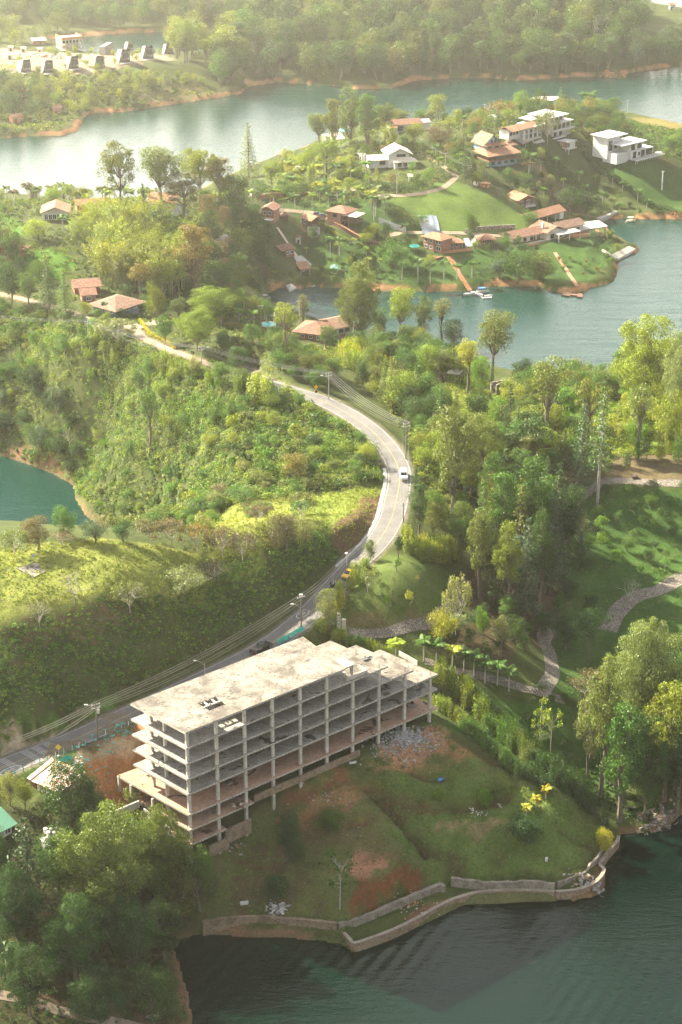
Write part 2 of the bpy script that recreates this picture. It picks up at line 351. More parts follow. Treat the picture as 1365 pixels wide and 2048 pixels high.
def weathered(name, c1, c2, scale=1.0, rough=0.85, bump=0.15, dark=None, spec=0.3, coord='Object', metallic=0.0):
    """painted / plastered / bare surface with blotches, fine grain and streaks"""
    m, nt, b = newmat(name)
    tc = N(nt, 'ShaderNodeTexCoord'); n1 = N(nt, 'ShaderNodeTexNoise', Scale=scale, Detail=6.0, Roughness=0.65)
    nt.links.new(tc.outputs[coord], n1.inputs['Vector'])
    col = rampn(nt, n1.outputs[0], [(0.35, c1), (0.65, c2)])
    if dark:
        n2 = N(nt, 'ShaderNodeTexNoise', Scale=scale * 2.7, Detail=8.0, Roughness=0.7)
        nt.links.new(tc.outputs[coord], n2.inputs['Vector'])
        f = rampn(nt, n2.outputs[0], [(0.55, (0, 0, 0)), (0.68, (1, 1, 1))])
        col = mixc(nt, f, col, dark)
    nt.links.new(col, b.inputs['Base Color']); b.inputs['Roughness'].default_value = rough
    b.inputs['Specular IOR Level'].default_value = spec; b.inputs['Metallic'].default_value = metallic
    if bump:
        n3 = N(nt, 'ShaderNodeTexNoise', Scale=scale * 9, Detail=4.0); nt.links.new(tc.outputs[coord], n3.inputs['Vector'])
        bp = N(nt, 'ShaderNodeBump', Strength=bump, Distance=0.05); nt.links.new(n3.outputs[0], bp.inputs['Height']); nt.links.new(bp.outputs[0], b.inputs['Normal'])
    return m
def plain(name, c, rough=0.6, metallic=0.0, spec=0.4):
    return weathered(name, tuple(x * 0.88 for x in c), tuple(min(1, x * 1.08) for x in c), 2.0, rough, 0.05, None, spec, 'Object', metallic)
# ------------------------------------------------------------------ excavation under the concrete frame, terrace between the lake walls
_fo = G(372, 1463, 42.0); _ca, _sa = math.cos(rad(39.7)), math.sin(rad(39.7))
_u = (GXX - _fo[0]) * _ca + (GYY - _fo[1]) * _sa; _v = -(GXX - _fo[0]) * _sa + (GYY - _fo[1]) * _ca
_cap = np.where(_u > 15, 20.2, np.where(_u > 8, 18.0, 13.0)); _cap = _cap + np.clip(_v - 3, 0, 99) * .1 + np.clip(_v - 17.5, 0, 99) * .9 + np.clip(-1.5 - _v, 0, 99) * 1.2 + np.clip(-4 - _u, 0, 99) * .9 + np.clip(_u - 66, 0, 99) * 1.0
_in = (_u > -14) & (_u < 80) & (_v > -12) & (_v < 30)
GZ = np.where(_in, np.minimum(GZ, _cap), GZ)
_s = (GXX > -60) & (GXX < 120) & (GYY > 285) & (GYY < 350) & (wd > 3) & ~wat; GZ = np.where(_s, GZ + fbm(GXX / 7, GYY / 4, 4, 55) * .9 + np.abs(fbm(GXX / 3, GYY / 2.2, 3, 56)) * .45, GZ); GZ = np.where(_in, np.minimum(GZ, _cap), GZ)
pad([(690, 1868), (709, 1886), (840, 1834), (925, 1793), (1110, 1785), (1110, 1768), (903, 1757), (885, 1772), (750, 1822)], 1.6, 1.0)
# ------------------------------------------------------------------ ground colours (zones of real ground kinds)
C_ROUGH = (0.055, 0.075, 0.022); C_LAWN = (0.042, 0.09, 0.02); C_YEL = (0.17, 0.20, 0.045); C_DIRT = (0.30, 0.16, 0.085)
C_ORANGE = (0.40, 0.19, 0.085); C_BARE = (0.13, 0.085, 0.05); C_SAND = (0.36, 0.29, 0.20); C_STRAW = (0.13, 0.12, 0.05); C_DARK = (0.035, 0.05, 0.018); C_RED = (0.17, 0.065, 0.03)
CLR = np.zeros(GZ.shape + (3,)); CLR[:] = C_ROUGH
def wpoly(s):
    """photo-pixel outline -> outline on the ground"""
    return np.array([[*P(*map(float, t.split()))[:2]] for t in s.split(';')])
ZM = {}
def zone(s, c, feather=2.0, name=None, amp=1.6, strength=1.0):
    pl = wpoly(s); bx = (GXX > pl[:, 0].min() - 12) & (GXX < pl[:, 0].max() + 12) & (GYY > pl[:, 1].min() - 12) & (GYY < pl[:, 1].max() + 12)
    X = GXX[bx]; Y = GYY[bx]
    ins = inpoly(X, Y, pl); D = segdist(X, Y, pl, True); D = np.where(ins, D, -D) + (fbm(X / 4, Y / 4, 3, 77) + .5 * fbm(X / 1.2, Y / 1.2, 2, 78)) * feather * amp
    m = np.clip(D / feather * 2 + 0.5, 0, 1) * strength
    CLR[bx] = CLR[bx] * (1 - m[:, None]) + np.array(c) * m[:, None]
    if name: ZM[name] = pl
    return pl
zone("0 1100;160 1080;300 1085;450 1120;640 1060;660 1000;600 980;440 1000;420 1120;560 1130;440 1160;330 1205;200 1200;0 1260", C_YEL, 3, 'ridge_grass')
zone("600 1010;660 985;770 975;775 1000;755 1060;690 1100;650 1065;620 1040", (0.14, 0.185, 0.035), 2, 'meadow')
zone("715 1000;772 985;765 1040;700 1110;670 1085", C_BARE, 2)
zone("0 1510;150 1440;400 1320;560 1240;560 1215;380 1300;120 1425;0 1470", (0.05, 0.065, 0.022), 2)
zone("0 1500;190 1425;250 1400;240 1385;100 1440;0 1465", (0.06, 0.14, 0.02), 2)
zone("0 1465;0 1530;60 1500;110 1470;60 1462", C_SAND, 1.5)
zone("0 1262;60 1240;200 1205;330 1195;330 1215;200 1230;60 1290;0 1330", (0.12, 0.10, 0.05), 3)
zone("670 1258;700 1180;690 1140;760 1108;860 1130;905 1150;920 1200;850 1250;780 1265", (0.075, 0.11, 0.028), 2, 'mound')
zone("690 1255;700 1225;780 1245;860 1225;850 1250;780 1265", C_BARE, 1.5, strength=.6)
zone("880 1450;960 1390;1070 1400;1200 1420;1300 1500;1240 1580;1150 1600;1060 1560;960 1480", C_LAWN, 2, 'right_lawn')
zone("1040 975;1240 975;1365 985;1700 1000;1700 1500;1365 1420;1220 1420;1100 1390;1090 1280;1140 1200;1050 1180;1000 1080", C_LAWN, 2, 'orchard')
zone("1080 940;1365 900;1500 900;1500 975;1220 965;1100 975", (0.11, 0.09, 0.05), 2)
zone("930 1250;1050 1180;1120 1220;1080 1290;1020 1330;900 1310;860 1290", (0.07, 0.06, 0.03), 2)
zone("1000 1040;1100 1080;1130 1200;1060 1240;960 1230;930 1150", (0.075, 0.055, 0.03), 3)
# foreground spur in front of the concrete frame
FS = zone("430 1700;500 1640;700 1530;875 1440;960 1510;1070 1570;1200 1640;1235 1680;1200 1740;1100 1750;900 1760;830 1790;690 1855;400 1840;420 1760", (0.10, 0.12, 0.04), 2, 'spur')
zone("740 1560;800 1540;960 1530;1070 1580;1150 1620;1200 1670;1150 1740;1000 1745;880 1740;800 1680;770 1600", (0.085, 0.14, 0.035), 4, strength=.8)
zone("560 1640;640 1590;760 1530;880 1450;940 1500;880 1530;760 1545;720 1580;700 1620;600 1660", C_DIRT, 3, strength=.8)
zone("760 1490;870 1460;905 1495;880 1520;800 1525;760 1515", (0.36, 0.20, 0.12), 2)
zone("560 1600;640 1560;700 1530;700 1560;610 1610;560 1640", C_RED, 2, strength=.8)
zone("680 1720;720 1700;770 1715;780 1740;720 1755;680 1745", (0.33, 0.17, 0.11), 2)
zone("700 1800;720 1760;800 1735;840 1750;835 1780;770 1800;700 1835", C_RED, 1.2)
zone("870 1650;900 1640;960 1640;1000 1650;960 1670;890 1665", (0.26, 0.18, 0.11), 3, strength=.7)
zone("780 1640;860 1620;960 1645;900 1620;850 1600;780 1600", (0.11, 0.07, 0.04), 3, strength=.6)
zone("1000 1540;1080 1600;1060 1610;1010 1580;970 1555", (0.13, 0.17, 0.03), 2, strength=.7)
zone("480 1700;600 1700;600 1800;480 1800", (0.09, 0.065, 0.04), 8, strength=.7)
zone("600 1640;740 1620;760 1700;640 1690", (0.12, 0.09, 0.05), 6, strength=.6)
# yard between the road and the frame
zone("150 1520;200 1470;330 1420;330 1600;240 1620;180 1560", C_ORANGE, 1.5)
zone("150 1505;220 1475;290 1450;290 1475;240 1500;190 1525;150 1530", (0.42, 0.33, 0.22), 1.2)
zone("20 1560;100 1510;150 1490;150 1530;120 1560;60 1565", (0.07, 0.12, 0.03), 1.5)
zone("180 1455;260 1425;262 1450;200 1480", (0.06, 0.10, 0.03), 1.5)
zone("110 1540;150 1520;160 1550;130 1560", (0.22, 0.20, 0.17), 1.0)
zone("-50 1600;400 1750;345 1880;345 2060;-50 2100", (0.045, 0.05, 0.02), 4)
zone("60 1960;130 2000;320 2048;300 2060;60 2020", (0.13, 0.09, 0.055), 2)
# houses peninsula
zone("740 400;830 380;900 360;1000 400;1060 440;1060 460;980 465;900 470;860 440;780 420", (0.085, 0.14, 0.028), 2, 'hill_lawn')
zone("560 460;700 470;830 480;960 500;1100 490;1060 440;1200 470;1240 520;1180 565;1100 570;950 570;850 575;700 560;600 520", C_LAWN, 2, 'lake_lawn')
zone("600 440;660 450;800 470;860 440;780 400;700 380;560 410", C_LAWN, 2)
zone("1090 300;1150 290;1230 380;1330 430;1220 440;1150 400;1060 340", (0.06, 0.085, 0.028), 3)
zone("1040 320;1080 320;1200 440;1130 420", (0.13, 0.11, 0.055), 3)
zone("1170 275;1200 270;1230 290;1200 290", (0.12, 0.2, 0.03), 1)
zone("1180 300;1365 350;1500 400;1500 430;1340 430;1250 380", C_LAWN, 2)
zone("1260 235;1300 235;1400 255;1400 300;1300 262", (0.17, 0.15, 0.05), 2)
zone("30 500;100 500;160 520;120 560;40 540", (0.07, 0.16, 0.02), 2)
zone("0 430;40 440;60 470;0 480", (0.07, 0.16, 0.02), 2)
zone("900 760;940 755;1020 790;1000 880;900 860;870 800", (0.15, 0.19, 0.03), 3)
zone("1060 800;1365 800;1500 800;1500 900;1365 900;1100 900", (0.14, 0.2, 0.03), 3)
zone("680 700;760 700;700 730;680 720", (0.14, 0.2, 0.03), 2)
zone("0 95;100 105;180 110;300 100;345 120;200 150;100 150;0 140", (0.27, 0.22, 0.16), 5)
zone("250 185;400 170;430 200;300 215", (0.13, 0.13, 0.05), 4)
zone("800 440;860 440;850 470;800 465", C_LAWN, 1)
zone("450 520;510 520;540 560;500 600;440 590", (0.09, 0.11, 0.035), 4)
# bare shores: orange clay drawdown belt along every bank
nn = fbm(GXX / 14, GYY / 14, 3, 91); nn2 = fbm(GXX / 4, GYY / 4, 3, 92)
wdt = 0.9 + GYY / 700 + nn * 4.2 + nn2 * 1.2
m = np.clip((wdt - wd) / 0.8, 0, 1) * (~wat)
near_c = np.where((GYY < 620)[..., None], np.array((0.17, 0.10, 0.06)), np.array((0.34, 0.18, 0.095)))
CLR = CLR * (1 - m[..., None]) + near_c * m[..., None]
CLR = np.where(wat[..., None], np.array((0.10, 0.11, 0.05)), CLR)
m = np.clip((4.3 - DMAIN) / 0.8, 0, 1)[..., None]; CLR = CLR * (1 - m) + np.array((0.16, 0.14, 0.11)) * m
m = np.clip((2.0 - DDIRT + nn2) / 1.0, 0, 1)[..., None]; CLR = CLR * (1 - m) + np.array((0.30, 0.22, 0.15)) * m

# erosion gullies, slumps and scarps on the spur
def gully(s, depth, w_, col=None):
    L = smooth([P(*map(float, t.split()))[:2] for t in s.split(';')], 5); D = segdist(GXX[:330], GYY[:330], L) + fbm(GXX[:330] / 1.5, GYY[:330] / 1.5, 2, 8) * w_ * .5; m = np.clip(1 - D / w_, 0, 1)
    GZ[:330] -= m * depth
    if col is not None: CLR[:330] = CLR[:330] * (1 - m[..., None] * .85) + np.array(col) * m[..., None] * .85
GUL = (("737 1572;752 1592;775 1615;800 1640;825 1672;850 1705", 1.5, 1.2, (0.05, 0.03, 0.018)), ("800 1535;830 1545;870 1560;905 1566", .7, .8, (0.06, 0.04, 0.02)), ("760 1592;800 1600;860 1612;930 1612;990 1600;1020 1590", .9, 1.6, (0.09, 0.06, 0.03)), ("830 1680;860 1700;905 1720;925 1745", .9, 1.4, (0.07, 0.055, 0.03)),
 ("610 1640;650 1635;700 1650;740 1640", .5, 1.0, (0.18, 0.09, 0.05)), ("900 1470;940 1495;980 1520;1020 1535", .6, 1.0, (0.10, 0.06, 0.035)), ("700 1572;735 1580;760 1570", .6, .9, (0.2, 0.09, 0.05)), ("1010 1540;1050 1580;1090 1600", .4, .8, None), ("480 1720;520 1735;560 1740", .5, 1.0, (0.1, 0.06, 0.04)), ("1120 1660;1150 1680;1180 1690", .5, 1.0, (0.06, 0.06, 0.025)), ("540 1560;600 1585;640 1575;700 1560", .6, 1.2, (0.16, 0.07, 0.04)))
for a in GUL: gully(a[0], a[1] * 1.7, a[2], a[3])
def ground_mat():
    m, nt, b = newmat('ground')
    at = N(nt, 'ShaderNodeAttribute', attribute_name='zone'); tc = N(nt, 'ShaderNodeTexCoord')
    n1 = N(nt, 'ShaderNodeTexNoise', Scale=0.12, Detail=8.0, Roughness=0.7); n2 = N(nt, 'ShaderNodeTexNoise', Scale=1.6, Detail=6.0, Roughness=0.75)
    for n in (n1, n2): nt.links.new(tc.outputs['Object'], n.inputs['Vector'])
    v1 = rampn(nt, n1.outputs[0], [(0.3, (0.62, 0.66, 0.6)), (0.7, (1.35, 1.25, 1.2))])
    v2 = rampn(nt, n2.outputs[0], [(0.3, (0.6, 0.62, 0.6)), (0.7, (1.4, 1.36, 1.3))])
    c = mixc(nt, 1.0, at.outputs['Color'], v1, 'MULTIPLY'); c = mixc(nt, 1.0, c, v2, 'MULTIPLY')
    n5 = N(nt, 'ShaderNodeTexNoise', Scale=0.5, Detail=5.0, Roughness=0.7); nt.links.new(tc.outputs['Object'], n5.inputs['Vector'])
    f5 = rampn(nt, n5.outputs[0], [(0.56, (0, 0, 0)), (0.72, (.5, .5, .5))]); c = mixc(nt, f5, c, (0.15, 0.12, 0.06))
    nt.links.new(c, b.inputs['Base Color']); b.inputs['Roughness'].default_value = 0.95; b.inputs['Specular IOR Level'].default_value = 0.1
    n3 = N(nt, 'ShaderNodeTexNoise', Scale=3.5, Detail=5.0); nt.links.new(tc.outputs['Object'], n3.inputs['Vector'])
    bp = N(nt, 'ShaderNodeBump', Strength=0.8, Distance=0.25); nt.links.new(n3.outputs[0], bp.inputs['Height']); nt.links.new(bp.outputs[0], b.inputs['Normal'])
    return m
def build_ground():
    V = np.stack([GXX, GYY, GZ], -1).reshape(-1, 3)
    i = np.arange(NR - 1)[:, None] * NC + np.arange(NC - 1)[None, :]
    F = np.stack([i, i + 1, i + NC + 1, i + NC], -1).reshape(-1, 4)
    me = npmesh('ground', V, F, ground_mat(), True)
    a = me.color_attributes.new('zone', 'FLOAT_COLOR', 'POINT')
    a.data.foreach_set('color', np.concatenate([CLR.reshape(-1, 3), np.ones((NR * NC, 1))], 1).astype(np.float32).ravel())
    return tag(link('ground', me), kind='structure')

def water_mat():
    m, nt, b = newmat('lake_water')
    tc = N(nt, 'ShaderNodeTexCoord')
    n0 = N(nt, 'ShaderNodeTexNoise', Scale=0.012, Detail=3.0); nt.links.new(tc.outputs['Object'], n0.inputs['Vector'])
    c = rampn(nt, n0.outputs[0], [(0.40, (0.0006, 0.006, 0.004)), (0.62, (0.002, 0.013, 0.007))])
    sz = N(nt, 'ShaderNodeSeparateXYZ'); nt.links.new(tc.outputs['Object'], sz.inputs[0]); fy = N(nt, 'ShaderNodeMapRange'); nt.links.new(sz.outputs[1], fy.inputs[0]); fy.inputs[1].default_value = 390; fy.inputs[2].default_value = 500
    c = mixc(nt, fy.outputs[0], c, (0.005, 0.034, 0.025))   # clearer, greener water in the outer arms
    nt.links.new(c, b.inputs['Base Color'])
    b.inputs['Roughness'].default_value = 0.08; b.inputs['IOR'].default_value = 1.333; b.inputs['Specular IOR Level'].default_value = 0.5; b.inputs['Specular Tint'].default_value = (0.78, 1.0, 0.92, 1)
    def mp(sx, sy, rz):
        q = N(nt, 'ShaderNodeMapping'); q.inputs['Scale'].default_value = (sx, sy, 1); q.inputs['Rotation'].default_value = (0, 0, rz)
        nt.links.new(tc.outputs['Object'], q.inputs['Vector']); return q.outputs[0]
    a = N(nt, 'ShaderNodeTexNoise', Scale=1.0, Detail=5.0, Roughness=0.6); nt.links.new(mp(0.35, 1.1, 0.35), a.inputs['Vector'])
    d = N(nt, 'ShaderNodeTexNoise', Scale=1.0, Detail=3.0); nt.links.new(mp(0.05, 0.16, -0.2), d.inputs['Vector'])
    # old wake fanning over the near bay
    wv = N(nt, 'ShaderNodeTexWave', wave_type='BANDS', bands_direction='X', Scale=0.105, Distortion=2.2, Detail=1.5); wv.inputs['Detail Scale'].default_value = 0.35
    nt.links.new(mp(1, 1, rad(30)), wv.inputs['Vector'])
    mk = N(nt, 'ShaderNodeTexNoise', Scale=0.015, Detail=1.0); nt.links.new(tc.outputs['Object'], mk.inputs['Vector'])
    mm = N(nt, 'ShaderNodeMath', operation='MULTIPLY'); nt.links.new(wv.outputs['Fac'], mm.inputs[0])
    mr = rampn(nt, mk.outputs[0], [(0.42, (0, 0, 0)), (0.55, (1, 1, 1))]); sy = N(nt, 'ShaderNodeSeparateXYZ'); nt.links.new(tc.outputs['Object'], sy.inputs[0]); yr = N(nt, 'ShaderNodeMapRange'); nt.links.new(sy.outputs[1], yr.inputs[0]); yr.inputs[1].default_value = 330; yr.inputs[2].default_value = 400; yr.inputs[3].default_value = 1; yr.inputs[4].default_value = 0
    my = N(nt, 'ShaderNodeMath', operation='MULTIPLY'); nt.links.new(mr, my.inputs[0]); nt.links.new(yr.outputs[0], my.inputs[1]); nt.links.new(my.outputs[0], mm.inputs[1])
    s1 = N(nt, 'ShaderNodeMath', operation='MULTIPLY_ADD'); nt.links.new(d.outputs[0], s1.inputs[0]); s1.inputs[1].default_value = 2.0; nt.links.new(a.outputs[0], s1.inputs[2])
    s2 = N(nt, 'ShaderNodeMath', operation='MULTIPLY_ADD'); nt.links.new(mm.outputs[0], s2.inputs[0]); s2.inputs[1].default_value = 0.9; nt.links.new(s1.outputs[0], s2.inputs[2])
    bp = N(nt, 'ShaderNodeBump', Strength=1.0, Distance=0.15); nt.links.new(s2.outputs[0], bp.inputs['Height']); nt.links.new(bp.outputs[0], b.inputs['Normal'])
    return m
def build_water():
    V = np.array([(-1000, 150, 0), (1000, 150, 0), (1000, 2700, 0), (-1000, 2700, 0)], float)
    return tag(link('lake_water', npmesh('lake_water', V, np.array([[0, 1, 2, 3]]), water_mat())), kind='structure')

def build_haze():
    m = bpy.data.materials.new('haze'); m.use_nodes = True; nt = m.node_tree; nt.nodes.clear()
    o = nt.nodes.new('ShaderNodeOutputMaterial'); v = nt.nodes.new('ShaderNodeVolumePrincipled')
    v.inputs['Color'].default_value = (1.0, 0.94, 0.80, 1); v.inputs['Density'].default_value = HAZE; v.inputs['Anisotropy'].default_value = HAZE_G
    nt.links.new(v.outputs[0], o.inputs['Volume'])
    b = MB().box(0, 1300, (236 - 6.5) / 2, 3000, 3000, 236 + 6.5)
    ob = b.build('haze', m); ob['kind'] = 'stuff'; return ob
HAZE, HAZE_G = 0.00013, 0.80

build_ground(); build_water(); build_haze()

def strip(name, line, hw, mat, lift=0.04, kind='structure', zfix=True, off=0.0):
    """ribbon along a world polyline, draped on the ground"""
    n = len(line); V = []
    for i in range(n):
        a = line[max(0, i - 1)][:2]; b = line[min(n - 1, i + 1)][:2]; d = (b - a) / (np.linalg.norm(b - a) + 1e-9); nx = np.array([-d[1], d[0]])
        for s in (-hw + off, -hw / 3 + off, hw / 3 + off, hw + off):
            q = line[i][:2] + nx * s; z = line[i][2] if zfix and line.shape[1] > 2 else max(float(HZ(q[0], q[1])), 0)
            V.append((q[0], q[1], z + lift))
    F = [(i * 4 + k, i * 4 + 4 + k, i * 4 + 5 + k, i * 4 + 1 + k) for i in range(n - 1) for k in range(3)]
    me = npmesh(name, np.array(V), np.array(F), mat, True); me.flip_normals()
    return tag(link(name, me), kind=kind) if kind else link(name, me)
M_ASPH = weathered('asphalt', (0.125, 0.12, 0.11), (0.175, 0.165, 0.15), 0.25, 0.9, 0.2, (0.10, 0.10, 0.10))
M_MARKW = weathered('road_paint_white', (0.38, 0.37, 0.34), (0.5, 0.49, 0.46), 1.0, 0.7, 0.0, (0.3, 0.3, 0.29))
M_MARKY = weathered('road_paint_yellow', (0.38, 0.25, 0.08), (0.48, 0.33, 0.12), 1.0, 0.7, 0.0)
M_DIRTR = weathered('dirt_track', (0.22, 0.165, 0.115), (0.32, 0.25, 0.18), 0.3, 0.95, 0.4, (0.2, 0.15, 0.1))
def cobble(name, c1, c2, sc=3.0):
    m, nt, b = newmat(name); tc = N(nt, 'ShaderNodeTexCoord'); v = N(nt, 'ShaderNodeTexVoronoi', Scale=sc); nt.links.new(tc.outputs['Object'], v.inputs['Vector'])
    n = N(nt, 'ShaderNodeTexNoise', Scale=0.4, Detail=6.0); nt.links.new(tc.outputs['Object'], n.inputs['Vector'])
    base = rampn(nt, n.outputs[0], [(0.35, c1), (0.65, c2)]); e = rampn(nt, v.outputs['Distance'], [(0.2, (1, 1, 1)), (0.65, (0.35, 0.34, 0.32))])
    c = mixc(nt, 1.0, base, e, 'MULTIPLY'); vc = N(nt, 'ShaderNodeSeparateColor'); nt.links.new(v.outputs['Color'], vc.inputs[0])
    g = rampn(nt, vc.outputs[0], [(0, (0.75, 0.75, 0.75)), (1, (1.25, 1.25, 1.25))]); c = mixc(nt, 1.0, c, g, 'MULTIPLY')
    nt.links.new(c, b.inputs['Base Color']); b.inputs['Roughness'].default_value = 0.9
    bp = N(nt, 'ShaderNodeBump', Strength=0.6, Distance=0.1, invert=True); nt.links.new(v.outputs['Distance'], bp.inputs['Height']); nt.links.new(bp.outputs[0], b.inputs['Normal']); return m
M_COB = cobble('cobbled_stone', (0.22, 0.19, 0.15), (0.33, 0.285, 0.23))
RD = ROADS['main'][0]
road = strip('road', RD, 3.2, M_ASPH, 0.05)
for nm, off, hw, mt in (('road_edge_line', 2.85, 0.05, M_MARKW), ('road_edge_line', -2.85, 0.05, M_MARKW), ('road_centre_line', 0, 0.06, M_MARKY)):
    strip(nm, RD, hw, mt, 0.056, off=off)
strip('dirt_road', ROADS['dirt'][0], 1.45, M_DIRTR, 0.07, zfix=False)
def pxline(s, n=6):
    pts = [P(*map(float, t.split())) for t in s.split(';')]; return smooth([(p.x, p.y, p.z) for p in pts], n)
for s, hw, mt, nm in (("690 1262;740 1268;790 1262;835 1250;870 1238;900 1215;925 1185;935 1160", 1.5, M_COB, 'cobbled_path'),
    ("850 1322;900 1338;960 1352;1020 1368;1080 1385;1130 1402", 1.3, M_COB, 'cobbled_path'), ("1085 1385;1105 1350;1100 1310;1088 1280;1100 1255", 2.2, M_COB, 'cobbled_path'),
    ("1215 1262;1235 1225;1270 1195;1320 1180;1365 1155;1420 1140", 3.0, M_COB, 'cobbled_path'), ("1140 1010;1200 968;1240 962;1300 965;1365 968;1450 975", 2.2, M_COB, 'cobbled_path'),
    ("905 362;912 352;895 340;880 328;862 318;850 305", 1.6, M_DIRTR, 'dirt_road'), ("750 392;800 392;850 386;885 376;905 362", 1.6, M_DIRTR, 'dirt_road'),
    ("270 648;300 650;330 640", 4, M_DIRTR, 'dirt_road'), ("590 690;630 692;670 705;700 725", 1.6, M_DIRTR, 'dirt_road'), ("780 470;900 466;1000 472;1060 462", 1.6, M_DIRTR, 'dirt_road'),
    ("1110 505;1130 535;1150 565;1156 572", 1.0, weathered('red_brick_paving', (0.35, 0.16, 0.10), (0.45, 0.23, 0.15), 1, .9, .2), 'brick_path'),
    ("905 520;920 550;935 575", 1.0, weathered('orange_brick_paving', (0.36, 0.17, 0.10), (0.42, 0.2, 0.12), 1, .9, .2), 'brick_path'),
    ("555 455;575 485;592 510;600 530", .9, weathered('pale_steps', (0.5, 0.42, 0.32), (0.6, 0.5, 0.4), 1, .9, .2), 'garden_path'), ("500 425;560 420;620 425;650 437", 2.0, M_DIRTR, 'dirt_road'),
    ("0 1990;60 2003;130 2025;200 2040;300 2060", 1.2, M_DIRTR, 'dirt_road'),
    ("1165 968;1150 975;1120 1000", 2, M_COB, 'cobbled_path')):
    strip(nm, pxline(s), hw * .8, mt, 0.10, zfix=False)
# ------------------------------------------------------------------ foliage
def foliage_mat(name, attr=False, trans=0.30, var=0.38):
    m = bpy.data.materials.new(name); m.use_nodes = True; nt = m.node_tree; nt.nodes.clear()
    o = nt.nodes.new('ShaderNodeOutputMaterial')
    if attr: src = N(nt, 'ShaderNodeAttribute', attribute_name='tint').outputs['Color']
    else: src = nt.nodes.new('ShaderNodeObjectInfo').outputs['Color']
    g = nt.nodes.new('ShaderNodeNewGeometry')
    v = rampn(nt, g.outputs['Random Per Island'], [(0, (1 - var, 1 - var, 1 - var * .9)), (0.75, (1.1, 1.08, 1.0)), (1, (1 + var * 1.5, 1 + var * 1.3, 1 + var * .6))])
    c = mixc(nt, 1.0, src, v, 'MULTIPLY')
    d = nt.nodes.new('ShaderNodeBsdfDiffuse'); t = nt.nodes.new('ShaderNodeBsdfTranslucent'); gl = nt.nodes.new('ShaderNodeBsdfGlossy'); gl.inputs['Roughness'].default_value = 0.45
    tcx = mixc(nt, 1.0, c, (1.5, 1.35, 0.45), 'MULTIPLY')
    nt.links.new(c, d.inputs[0]); nt.links.new(tcx, t.inputs[0]); gl.inputs[0].default_value = (0.8, 0.8, 0.7, 1)
    m1 = nt.nodes.new('ShaderNodeMixShader'); m1.inputs[0].default_value = trans; nt.links.new(d.outputs[0], m1.inputs[1]); nt.links.new(t.outputs[0], m1.inputs[2])
    m2 = nt.nodes.new('ShaderNodeMixShader'); m2.inputs[0].default_value = 0.025; nt.links.new(m1.outputs[0], m2.inputs[1]); nt.links.new(gl.outputs[0], m2.inputs[2])
    nt.links.new(m2.outputs[0], o.inputs['Surface']); return m
M_LEAF = foliage_mat('leaves'); M_LEAFA = foliage_mat('leaves_mixed', True)
M_BARK = weathered('bark', (0.10, 0.08, 0.06), (0.20, 0.17, 0.13), 1.5, 0.95, 0.5)
M_PALEBARK = weathered('pale_bark', (0.34, 0.31, 0.26), (0.5, 0.47, 0.4), 1.5, 0.9, 0.3, (0.2, 0.17, 0.13))

def unit(n, rs=RS):
    v = rs.normal(size=(n, 3)); return v / (np.linalg.norm(v, axis=1, keepdims=True) + 1e-9)
def leaf_quads(C, nrm, size, rs=RS, aspect=0.6, jitter=0.55):
    """one rhombic leaf clump per centre, facing roughly along nrm"""
    n = len(C); nn = nrm + rs.normal(size=(n, 3)) * jitter; nn /= np.linalg.norm(nn, axis=1, keepdims=True) + 1e-9
    a = np.cross(nn, unit(n, rs)); a /= np.linalg.norm(a, axis=1, keepdims=True) + 1e-9; b = np.cross(nn, a)
    s = (size * (0.6 + 0.8 * rs.rand(n)))[:, None] if np.ndim(size) == 0 else (size * (0.6 + 0.8 * rs.rand(n)))[:, None]
    a = a * s * .5; b = b * s * .5 * aspect
    V = np.stack([C - a, C + b * 1.0 + a * .1, C + a, C - b + a * .1], 1).reshape(-1, 3)
    return V, np.arange(n * 4).reshape(n, 4)
def clump_leaves(cc, rr, per, rs=RS, flat=0.8, top=0.25):
    """leaves near the surface of ellipsoidal clumps: cc centres, rr radii, per leaves each (arrays)"""
    idx = np.repeat(np.arange(len(cc)), per); n = len(idx); d = unit(n, rs); d[:, 2] = d[:, 2] + top; d /= np.linalg.norm(d, axis=1, keepdims=True)
    r = rr[idx] * (1 - 0.45 * rs.rand(n) ** 2) * (0.85 + .3 * rs.rand(n))
    C = cc[idx] + d * r[:, None] * np.array([1, 1, flat])
    return C, d
def vf_mesh(name, V, F, mat): return npmesh(name, V, F, mat)

